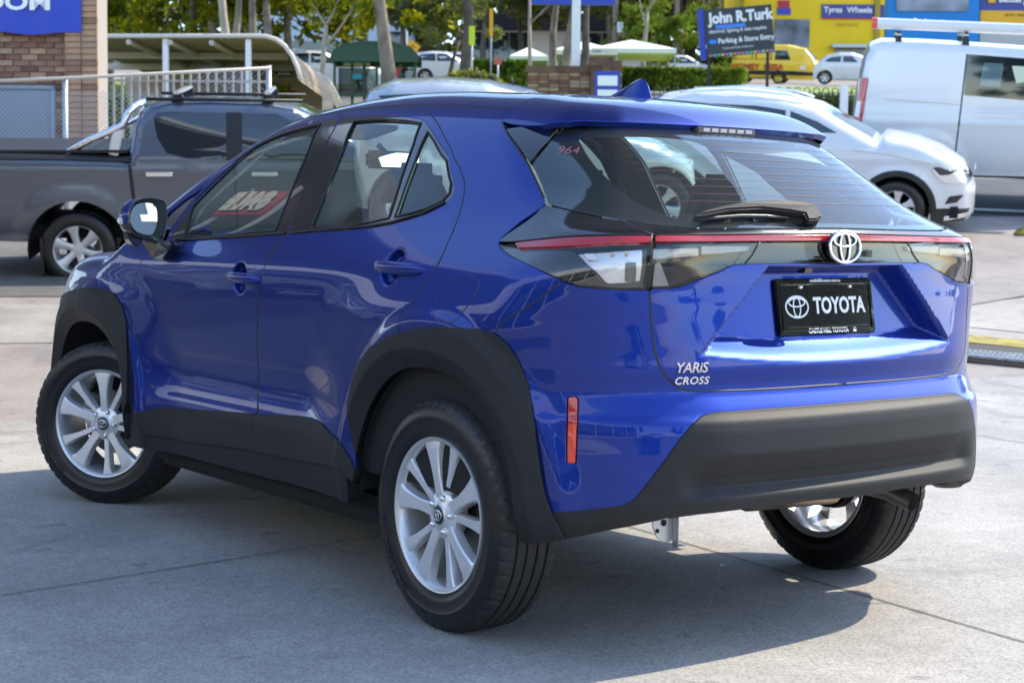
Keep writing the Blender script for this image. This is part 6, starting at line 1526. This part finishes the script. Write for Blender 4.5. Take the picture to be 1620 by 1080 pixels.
def vehicle(name, label, cat, loc, heading, top, halfw, wheels, wr, paintm, windows=(), extras=(), front_glass=None, rear_glass=None, bottom=.30, tumble=.13, belt=1.0, rnd=.12, arch=None, trimm=None, nose=.30, step=.07, rimcol='alloy', group=None, pitch=0., spokes=6, crown=.03, archw=0.):
    root = thing(name, label, cat, loc, heading, group); root.rotation_euler = stance(heading).to_euler()
    T_ = np.array(top, float); zmax = T_[:, 1].max(); x0, x1 = T_[:, 0].min(), T_[:, 0].max()
    topd = dens(list(map(tuple, top)), .08); topd = topd[:-max(1, int(round(np.linalg.norm(T_[-1]-T_[0])/.08)))+0] if False else np.array(resample(list(map(tuple, top)), .08))
    segs = topd
    bulge = .05; arq = arch or wr*1.16
    def W(x, z):
        x = np.asarray(x, float); z = np.asarray(z, float)
        w = halfw-tumble*np.clip((z-belt)/(zmax-belt), 0, 1)**1.25-.035*np.clip((belt*.62-z)/.5, 0, 1)**2-bulge*np.clip((belt*.86-z)/.5, -.6, 1.2)**2
        w = w-nose*np.clip((x-(x1-.75))/.75, 0, 1.2)**2.2-.12*np.clip(((x0+.5)-x)/.5, 0, 1.2)**2
        sh = x.shape; q = np.stack([x.ravel(), z.ravel()], -1); dm = np.full(len(q), 9.)
        for a, b in zip(segs[:-1], segs[1:]):
            ab = b-a; t = np.clip(((q-a)@ab)/(ab@ab+1e-9), 0, 1); dm = np.minimum(dm, np.linalg.norm(q-a-t[:, None]*ab, axis=1))
        for wx in wheels: w = w+.030*ss(arq*1.45, arq*1.06, np.hypot(x-wx, z-wr))*ss(belt*1.02, belt*.9, z)
        w = w+.010*gauss(z, belt*.90, .05)
        dm = dm.reshape(sh); t = np.clip(1-dm/rnd, 0, 1)
        return w-rnd*(1-np.sqrt(np.maximum(1-t*t, 0)))
    def Fv(x, y, z): return np.abs(y)-W(x, z)
    def fn(q): return np.stack([q[:, 0], W(q[:, 0], q[:, 1]), q[:, 1]], -1)
    ar_ = arch or wr*1.16; low = []
    for wx in sorted(wheels, reverse=True):
        a0 = math.asin(max(-1, min(1, (bottom-wr)/ar_))); low += [(wx+ar_*math.cos(t), wr+ar_*math.sin(t)) for t in np.linspace(a0, math.pi-a0, 18)]
    side = list(map(tuple, top))+[(T_[-1][0], bottom)]*(T_[-1][1] > bottom+.02)+low
    if T_[0][1] > bottom+.02: side.append((T_[0][0], bottom))
    kw = dict(F=Fv, fn=fn, thick=.03, bev=.004, gap=.001, sym=True)
    panel('body_panel', [side], paintm, root, step=step, **kw)
    # arch liners
    for wx in wheels:
        V = []; Fc = []; n = 16
        for i in range(n+1):
            t = R(-12+204*i/n)
            for y in (-halfw+.03, halfw-.03): V.append((wx+ar_*math.cos(t)*.995, y, wr+ar_*math.sin(t)*.995))
        Fc = [(2*i, 2*i+1, 2*i+3, 2*i+2) for i in range(n)]; mesh_obj('wheel_liner', V, Fc, M['dark'], root, True)
    # skin over roof, bonnet, front and back
    pts = segs; nn = len(pts); ny = 11; V = []; Fc = []
    ta = np.gradient(pts, axis=0); ta /= np.maximum(np.linalg.norm(ta, axis=1), 1e-9)[:, None]; nrm = np.stack([-ta[:, 1], ta[:, 0]], -1)
    for _ in range(1): nrm = (np.roll(nrm, 1, 0)+nrm*2+np.roll(nrm, -1, 0))/4
    nrm[0] = nrm[1]; nrm[-1] = nrm[-2]
    wv = W(pts[:, 0], pts[:, 1])
    def row(i, k=1., off=0.):
        o = []
        for j in range(ny):
            t = -1+2*j/(ny-1); h = crown*(1-t*t)+off; o.append((pts[i][0]+nrm[i][0]*h, wv[i]*k*t, pts[i][1]+nrm[i][1]*h))
        return o
    for i in range(nn): V += row(i)
    Fc = [(i*ny+j, i*ny+j+1, (i+1)*ny+j+1, (i+1)*ny+j) for i in range(nn-1) for j in range(ny-1)]
    mesh_obj('body_shell', V, [f[::-1] for f in Fc], paintm, root, True)
    for g, nm, gm in ((front_glass, 'windscreen', M['bglass']), (rear_glass, 'rear_window', M['dglass'])):
        if not g: continue
        a, b = g; idx = [i for i in range(nn) if a[0] <= pts[i][0] <= b[0] and a[1] <= pts[i][1] <= b[1]]
        if len(idx) < 2: continue
        V = []
        for i in idx: V += row(i, .93, .006)
        Fc = [(i*ny+j, i*ny+j+1, (i+1)*ny+j+1, (i+1)*ny+j) for i in range(len(idx)-1) for j in range(ny-1)]
        mesh_obj(nm, V, [f[::-1] for f in Fc], gm, root, True)
    for w in windows: panel('side_window', [w], M['dglass'], root, step=step, **{**kw, 'off': .003, 'thick': .006})
    for e in extras:
        nm, poly, mm = e[:3]; of = e[3] if len(e) > 3 else .008
        panel(nm, [poly], mm, root, step=step*.7, **{**kw, 'off': of, 'thick': .02+of, 'bev': .006})
    for wx in wheels:
        for sg in (1, -1): bg_wheel(root, wx, sg*(halfw-.13+archw), wr, rimcol, spokes)
    mb = MB(); mb.box(((x0+x1)/2, 0, bottom+.08), (x1-x0-.3, halfw*1.5, .14)); mb.box(((wheels[0]+wheels[1])/2, 0, bottom+.02), (abs(wheels[1]-wheels[0])-2.2*ar_, halfw*1.8, .10)); mb.build('floor_pan', M['dark'], root)
    root['pts'] = 0; del root['pts']
    return root, W
HR = math.atan2(R0H[1], R0H[0])        # heading: nose to the right of the picture
def pxz(u0, vg, s): return lambda *p: [((u-u0)/s, (vg-v)/s) for u, v in p]
def place(u, d, vg):
    p = CAMP+(pray(u, vg)/(pray(u, vg)@np.array([F0[0], F0[1], 0])))*d
    return (p[0], p[1], float(gz(p[0], p[1]))) if d > 40 else tuple(p)
def anchor(u, d, vg, xa, hw, hd):
    A = at(u, vg, d); q = stance(hd) @ Vector((xa, -hw, 0)); return (A[0]-q.x, A[1]-q.y, A[2]-q.z)
def bar(root, name, a, b, r, m, n=8, flat=None):
    mb = MB()
    if flat: 
        a = Vector(a); b = Vector(b); c = (a+b)/2; L0 = (b-a).length; q = (b-a).to_track_quat('X', 'Z').to_matrix().to_4x4(); q.translation = c
        mb.box((0, 0, 0), (L0, flat[0], flat[1])); o = mb.build(name, m, root, bevel=min(flat)*.25); o.matrix_local = q; return o
    mb.tube([a, b], r, n); return mb.build(name, m, root, smooth=True)

# dark grey pick-up on the left
s = FPX/16.4; Q = pxz(125, 445, s); hw = .93
loc = place(125, 16.4+hw-.1, 445)
top_u = Q((-66, 370), (-72, 300), (-70, 245), (-62, 236), (0, 233), (100, 235), (208, 240), (212, 225), (217, 190), (226, 170), (240, 160), (270, 155), (330, 153), (420, 156), (470, 164), (520, 186), (566, 216), (600, 232), (700, 244), (752, 262), (772, 290), (776, 360), (770, 400))
ute, Wu = vehicle('pickup_truck', 'dark grey dual cab pick-up with silver sports bar and roof racks on the left', 'pick-up truck', anchor(125, 16.4, 456, 0, hw, HR+R(6)), HR+R(6), top_u, hw,
    (0, 3.085), .385, M['graphite'], windows=[Q((247, 178), (252, 171), (275, 169), (360, 171), (360, 242), (300, 240), (268, 232), (254, 210)), Q((385, 171), (440, 172), (475, 190), (500, 218), (500, 243), (385, 243))],
    extras=[('tray_rail', Q((-66, 234), (100, 236), (211, 240), (211, 246), (100, 243), (-66, 242)), M['black'], .012), ('tray_gap', Q((208, 250), (213, 250), (218, 312), (213, 312)), M['black'], .002),
            ('door_handle', Q((236, 262), (276, 262), (277, 267), (236, 267)), M['chrome'], .03), ('door_handle', Q((400, 262), (440, 262), (440, 267), (400, 267)), M['chrome'], .03), ('door_gap', Q((372, 246), (374, 246), (376, 400), (374, 400)), M['black'], .001), ('sill_step', Q((235, 404), (540, 404), (540, 412), (235, 412)), M['black'], .05), ('pillar_trim', Q((361, 170), (384, 170), (384, 243), (361, 243)), M['black'], .004)],
    front_glass=((2.2, .9), (3.1, 1.86)), bottom=.47, belt=1.3, tumble=.17, rnd=.10, arch=.50, step=.07, rimcol='alloy', nose=.2, crown=.02)
zt = (445-233)/s
mb = MB(); mb.box((-.35, 0, zt+.015), (1.75, 1.70, .03)); mb.build('tonneau_cover', M['black'], ute, bevel=.01)
X_ = lambda u: (u-125)/s; Z_ = lambda v: (445-v)/s
for sg in (1, -1):
    y = sg*.80
    mb = MB(); mb.tube([(X_(108), y, Z_(236)), (X_(150), y, Z_(212)), (X_(180), y, Z_(200)), (X_(200), y, Z_(190)), (X_(209), y*.97, Z_(170)), (X_(219), y*.93, Z_(160))], .035, 12); mb.build('sports_bar', M['chrome'], ute, smooth=True)
    mb = MB(); mb.box((X_(188), y, Z_(217)), (.10, .05, .26), ry=R(14)); mb.build('bar_leg', M['alloy_face'], ute, bevel=.01)
    mb = MB(); mb.tube([(X_(235), y*.85, Z_(150)), (X_(480), y*.85, Z_(152))], .018, 8); mb.build('roof_rail', M['black'], ute, smooth=True)
mb = MB(); mb.tube([(X_(219), -.74, Z_(160)), (X_(219), .74, Z_(160))], .035, 12); mb.build('sports_bar', M['chrome'], ute, smooth=True)
for u in (283, 425):
    mb = MB(); mb.box((X_(u), 0, Z_(140)), (.07, 1.5, .03)); mb.build('roof_rack_bar', M['alloy'], ute, bevel=.01)
    for sg in (1, -1): mb = MB(); mb.box((X_(u), sg*.62, Z_(148)), (.13, .09, .11), taper=.6); mb.build('rack_foot', M['black'], ute, bevel=.01)
for y in (-.78, .78):
    mb = MB(); mb.box((X_(70), y, Z_(400)), (.03, .28, .45)); mb.build('mud_flap', M['black'], ute)
# silver wagon whose roof shows over the blue car
s = FPX/14.6; Q = pxz(575, 380, s); loc = place(575, 14.6+.9, 380)
top_s = Q((560, 330), (556, 250), (566, 170), (585, 140), (620, 128), (700, 124), (780, 129), (850, 144), (905, 170), (960, 205), (1060, 220), (1120, 250), (1130, 330))
sil, _ = vehicle('parked_wagon', 'silver wagon mostly hidden behind the blue car, only its pale roof showing', 'car', anchor(575, 15.2, 380, 0, .9, HR), HR, top_s, .90, (.42, 2.75), .33, mat('silver_paint', (.52, .54, .55), .3, .5, coat=1), windows=[Q((600, 146), (650, 143), (740, 146), (830, 158), (880, 185), (610, 185))], front_glass=((1.6, .9), (2.3, 1.38)), rear_glass=((-.2, .9), (.1, 1.38)), bottom=.28, step=.09, belt=1.0)
bar(sil, 'antenna', (X_(0)*0+(822-575)/s, -.1, 1.36), ((815-575)/s, -.1, 1.50), .006, M['black'])
# white suv on the right
s = FPX/19.7; u0 = 1414-2.68*s; Q = pxz(u0, 378, s); hw = .92
loc = place(u0, 19.7+hw-.1, 378)
top_t = Q((978, 345), (968, 280), (978, 225), (1000, 184), (1030, 166), (1090, 158), (1160, 157), (1225, 163), (1283, 177), (1330, 203), (1382, 230), (1392, 219), (1440, 228), (1480, 243), (1510, 262), (1522, 280), (1529, 300), (1529, 340), (1520, 352))
suv, Ws = vehicle('parked_suv', 'white compact SUV with black wheel arches parked nose to the right', 'SUV', anchor(1414, 19.7, 378, 2.68, hw, HR-R(15)), HR-R(15), top_t, hw, (0, 2.68), .355, M['white'],
    windows=[Q((1000, 190), (1040, 178), (1110, 174), (1110, 212), (1010, 215)), Q((1118, 174), (1190, 176), (1235, 182), (1235, 212), (1118, 212)), Q((1243, 183), (1285, 198), (1318, 215), (1243, 214))],
    extras=[('wheel_arch_trim', [( 2.68+.47*math.cos(t), .355+.47*math.sin(t)) for t in np.linspace(-.1, math.pi+.1, 22)]+[(2.68+.405*math.cos(t), .355+.405*math.sin(t)) for t in np.linspace(math.pi+.1, -.1, 22)], M['black'], .012),
            ('wheel_arch_trim', [(.47*math.cos(t), .355+.47*math.sin(t)) for t in np.linspace(-.1, math.pi+.1, 22)]+[(.405*math.cos(t), .355+.405*math.sin(t)) for t in np.linspace(math.pi+.1, -.1, 22)], M['black'], .012),
            ('sill_trim', Q((1120, 352), (1350, 352), (1350, 365), (1120, 365)), M['black'], .01),
            ('lower_bumper', Q((1468, 330), (1490, 330), (1527, 332), (1520, 351), (1468, 352)), M['black'], .006),
            ('bumper_chrome', Q((1488, 343), (1526, 338), (1524, 344), (1487, 349)), M['chrome'], .02),
            ('fog_recess', Q((1489, 322), (1495, 311), (1516, 309), (1506, 320)), M['black'], .01),
            ('headlight', Q((1465, 266), (1478, 266), (1490, 271), (1520, 270), (1522, 283), (1516, 290), (1486, 289), (1475, 281)), M['reflector'], .012),
            ('headlight_mask', Q((1467, 265), (1476, 264), (1490, 269), (1505, 270), (1490, 276), (1478, 276)), M['dglass'], .014),
            ('bonnet_crease', Q((1345, 238), (1400, 243), (1465, 256), (1463, 259), (1400, 246), (1345, 241)), M['white'], .012)],
    front_glass=((1.72, 1.1), (2.42, 1.75)), rear_glass=((-.7, 1.0), (-.2, 1.7)), bottom=.24, belt=1.05, tumble=.20, rnd=.14, arch=.405, nose=.40, step=.05, crown=.05)
for sg in (1, -1):
    mb = MB(); mb.tube([((1060-u0)/s, sg*.60, 1.70), ((1150-u0)/s, sg*.62, 1.74), ((1235-u0)/s, sg*.60, 1.69), ((1265-u0)/s, sg*.60, 1.62)], .016, 8); mb.build('roof_rail', M['chrome'], suv, smooth=True)
mb = MB(); mb.add([((1529-u0)/s+.02, -.5, 1.35-.62), ((1529-u0)/s+.02, .5, .73), ((1524-u0)/s+.02, .5, .90), ((1524-u0)/s+.02, -.5, .90)], [(0, 1, 2, 3)]); mb.build('grille', M['chrome'], suv)
mb = MB(); emblem(mb, .10, .10, .006, 24); o = mb.build('badge', M['chrome'], suv, smooth=True); o.matrix_local = frame(((1526-u0)/s+.05, -.05, .82), (0, 1, 0), (0, 0, 1))
# white panel van
s = FPX/22.; u0 = 1455; Q = pxz(u0, 318, s); hw = .97; loc = place(u0, 22+hw-.1, 318)
top_v = Q((1352, 290), (1346, 240), (1352, 160), (1362, 95), (1370, 77), (1385, 72), (1450, 73), (1560, 79), (1680, 86), (1730, 100), (1770, 140), (1800, 178), (1860, 200), (1890, 230), (1895, 290))
van, Wv = vehicle('panel_van', 'white panel van with a roof rack tube, its red tail light facing the camera', 'van', anchor(u0, 22., 318, 0, hw, HR-R(12)), HR-R(12), top_v, hw, (0, 3.0), .345, M['white'],
    windows=[Q((1515, 90), (1640, 98), (1640, 158), (1600, 158), (1513, 152)), Q((1650, 99), (1740, 112), (1765, 165), (1650, 160))],
    extras=[('tail_light', Q((1357, 129), (1366, 129), (1359, 197), (1348, 197)), M['red_lens'], .02), ('tail_light_lens', Q((1353, 165), (1358, 165), (1356, 190), (1350, 190)), M['white_ink'], .026),
            ('moulding', Q((1390, 154), (1508, 161), (1508, 167), (1390, 159)), M['white'], .014), ('door_gap', Q((1513, 90), (1515, 90), (1505, 255), (1503, 255)), M['joint'], .0015),
            ('window_back', Q((1540, 103), (1568, 104), (1566, 140), (1536, 138)), M['bglass'], .005), ('window_back', Q((1582, 107), (1605, 108), (1606, 130), (1590, 133)), mat('bright_cab_view', (.55, .62, .45), .2), .005)],
    front_glass=((2.3, 1.0), (3.0, 2.0)), bottom=.36, belt=1.15, tumble=.10, rnd=.09, arch=.47, step=.08, nose=.3, crown=.05)
Xv = lambda u: (u-u0)/s; Zv = lambda v: (318-v)/s
mb = MB(); mb.tube([(Xv(1376), -.66, Zv(44)), (Xv(1800), -.66, Zv(58))], .075, 14); mb.build('conduit_tube', M['white'], van, autosmooth=.7)
mb = MB(); mb.tube([(Xv(1368), -.66, Zv(44)), (Xv(1376), -.66, Zv(44))], .080, 14); mb.build('tube_cap', M['orange_red'], van, autosmooth=.7)
for u in (1410, 1512, 1640):
    for sg in (1, -1):
        mb = MB(); mb.box((Xv(u), sg*.72, Zv(66)), (.10, .08, .17), taper=.45); mb.build('rack_foot', M['black'], van, bevel=.005)
    mb = MB(); mb.box((Xv(u), 0, Zv(61)), (.07, 1.5, .04)); mb.build('rack_bar', M['alloy'], van, bevel=.01)
# yellow and black van across the road
s = FPX/87.; u0 = 1171; Q = pxz(u0, 135, s); loc = place(u0, 88, 135); M['yellow'] = mat('yellow_paint', (.80, .52, .01), .35, coat=.6)
top_y = Q((1152, 124), (1151, 104), (1156, 90), (1162, 77), (1172, 75), (1240, 74), (1268, 79), (1280, 91), (1287, 102), (1288, 118), (1285, 128))
yv, _ = vehicle('yellow_van', 'yellow and black van with red sign writing parked across the road', 'van', anchor(1231, 88, 133.5, 58/s, .85, HR-R(18)), HR-R(18), top_y, .85, (0, 58/s), .34, M['yellow'],
    windows=[Q((1158, 86), (1187, 85), (1187, 97), (1156, 97)), Q((1191, 85), (1217, 84), (1217, 97), (1191, 97)), Q((1222, 82), (1241, 82), (1247, 97), (1222, 97))],
    extras=[('black_lower_side', Q((1152, 114), (1250, 114), (1286, 116), (1284, 121), (1152, 120)), M['black'], .02), ('window_panel', Q((1161, 88), (1185, 87), (1185, 96), (1159, 96)), M['yellow'], .02), ('window_panel', Q((1193, 87), (1215, 86), (1215, 96), (1193, 96)), M['yellow'], .02),
            ('headlight', Q((1262, 106), (1272, 106), (1272, 111), (1262, 111)), M['reflector'], .03)],
    front_glass=((2.3, 1.2), (3.9, 1.98)), bottom=.30, belt=1.1, tumble=.12, rnd=.10, arch=.42, step=.12, rimcol='yellow', nose=.12)
red_ink = mat('red_print', (.45, .05, .01), .6)
text('lettering', 'HOMEY  LEISA', .42, Matrix.Translation(((1195-u0)/s, -.90, (135-108.5)/s)) @ Matrix.Rotation(R(90), 4, 'X'), red_ink, yv, ext=.003, bold=.015, sx=1.05)
# white hatchback
s = FPX/80.; u0 = 1304; Q = pxz(u0, 134, s); loc = place(u0, 81, 134)
top_h = Q((1285, 125), (1286, 108), (1296, 97), (1306, 89), (1325, 85), (1345, 85), (1362, 90), (1378, 103), (1398, 108), (1408, 116), (1408, 126))
hb, _ = vehicle('white_hatchback', 'white hatchback parked beside the yellow van across the road', 'car', anchor(1304, 80, 134, 0, .88, HR-R(14)), HR-R(14), top_h, .88, (0, 2.6), .33, M['white'], windows=[Q((1303, 97), (1312, 92), (1328, 90), (1328, 99), (1306, 99)), Q((1331, 90), (1345, 90), (1354, 99), (1331, 99))],
    front_glass=((1.3, .9), (2.4, 1.48)), bottom=.25, step=.14)
# cars standing in the far yard
far = [(487, 130, 62, 'white', 'white sedan by the slender tree trunk beyond the curved roof'), (470, 116, 72, 'white', 'white car furthest left in the far yard, above the curved roof end'), (545, 108, 85, 'bluecar', 'pale blue car partly behind the bus shelter'),
       (655, 112, 85, 'redcar', 'small red car by the yellow road sign'), (690, 108, 80, 'white', 'white car nearest the thick dark trunk in the far yard'), (702, 96, 96, 'bluecar', 'blue-grey car in the back row of the far yard'), (722, 112, 84, 'silvercar', 'silver car behind the pale low bushes'),
       (1068, 104, 92, 'white', 'white van-like car half hidden by the black sign board')]
M['bluecar'] = mat('blue_grey_paint', (.20, .32, .45), .3, coat=1); M['redcar'] = mat('red_paint', (.55, .02, .02), .3, coat=1); M['silvercar'] = mat('silver_car_paint', (.5, .55, .6), .3, coat=1)
for u, v, d, c, lb in far:
    T0 = [(-.85, .45), (-.88, .85), (-.72, 1.05), (-.35, 1.42), (.3, 1.50), (1.1, 1.46), (1.9, 1.03), (2.9, .92), (3.35, .75), (3.4, .45)]
    vehicle('distant_car', lb, 'car', place(u-15, d, v), HR+random.uniform(-.2, .2), T0, .88, (0, 2.6), .33, M[c], windows=[[(-.45, 1.08), (-.2, 1.36), (.5, 1.42), (.5, 1.05)], [(.58, 1.42), (1.05, 1.38), (1.6, 1.05), (.58, 1.05)]], front_glass=((1.1, 1.0), (1.95, 1.5)), bottom=.25, step=.25, group='cars standing in the far yard')

# cars added outside the frame to be mirrored in the blue car's paint
T0 = [(-.85, .45), (-.88, .85), (-.72, 1.05), (-.35, 1.42), (.3, 1.50), (1.1, 1.46), (1.9, 1.03), (2.9, .92), (3.35, .75), (3.4, .45)]
_st = stance
def stance(hd): return Matrix.Rotation(hd, 3, 'Z')
for x, y, hd, c, lb in ((9.5, 5.2, 100, 'white', 'added white hatchback under the unseen canopy, nearest the awning'), (13.5, 6.6, 95, 'redcar', 'added red hatchback under the unseen canopy, between the white and the silver one'), (17.5, 7.0, 98, 'silvercar', 'added silver hatchback under the unseen canopy, farthest from the awning'), (-10.5, 4.8, -10, 'white', 'added white hatchback standing on the yard behind the viewer'), (-12.5, -3.5, 15, 'bluecar', 'added blue grey hatchback on the yard behind the viewer')):
    vehicle('added_hatchback', lb, 'car', (x, y, float(gz(x, y))), R(hd), T0, .88, (0, 2.6), .33, M[c], windows=[[(-.45, 1.08), (-.2, 1.36), (.5, 1.42), (.5, 1.05)], [(.58, 1.42), (1.05, 1.38), (1.6, 1.05), (.58, 1.05)]], front_glass=((1.1, 1.0), (1.95, 1.5)), bottom=.25, step=.2, group='hatchbacks added outside the frame')
stance = _st
# SALE letters mirrored in the front side window: put the banner where that reflection looks
P, N = on_surf(395, 322, None, 0); dv = (P-CAMP)/np.linalg.norm(P-CAMP); rf = dv-2*dv.dot(N)*N; t = (1.7-P[1])/rf[1]; Q_ = P+rf*t
print('SALE at', Q_, rf)
sale.location = tuple(Q_)
w_ = .62; mb = MB(); mb.box((0, 0, 0), (w_, .02, .24)); mb.build('cloth', mat('faded_sale_cloth', (.45, .05, .09), .7), sale)
mb = MB(); mb.box((-w_/2, .02, (-Q_[2]+.2)/2), (.02, .02, Q_[2]+.2)); mb.box((w_/2, .02, (-Q_[2]+.2)/2), (.02, .02, Q_[2]+.2)); o_ = mb.build('legs', M['fascia'], sale); o_['kind'] = 'thing'
text('lettering', 'SALE', .225, Matrix.Translation((0, -.02, 0)) @ Matrix.Rotation(R(90), 4, 'X'), M['white_ink'], sale, ext=.002, bold=.02, shear=.3, sx=1.1)
# lettering becomes plain mesh so that every piece is an object of its own
dg = bpy.context.evaluated_depsgraph_get()
for o in [o for o in SC.objects if o.type == 'FONT']:
    me = bpy.data.meshes.new_from_object(o.evaluated_get(dg)); n = bpy.data.objects.new('lettering', me); SC.collection.objects.link(n); n.parent = o.parent; n.matrix_local = o.matrix_local.copy()
    if o.name.startswith('marker'): n['label'] = 'pink handwritten number'
    bpy.data.objects.remove(o)
print('SCENE objects', len(SC.objects), 'tris', sum(len(o.data.polygons) for o in SC.objects if o.type == 'MESH'))
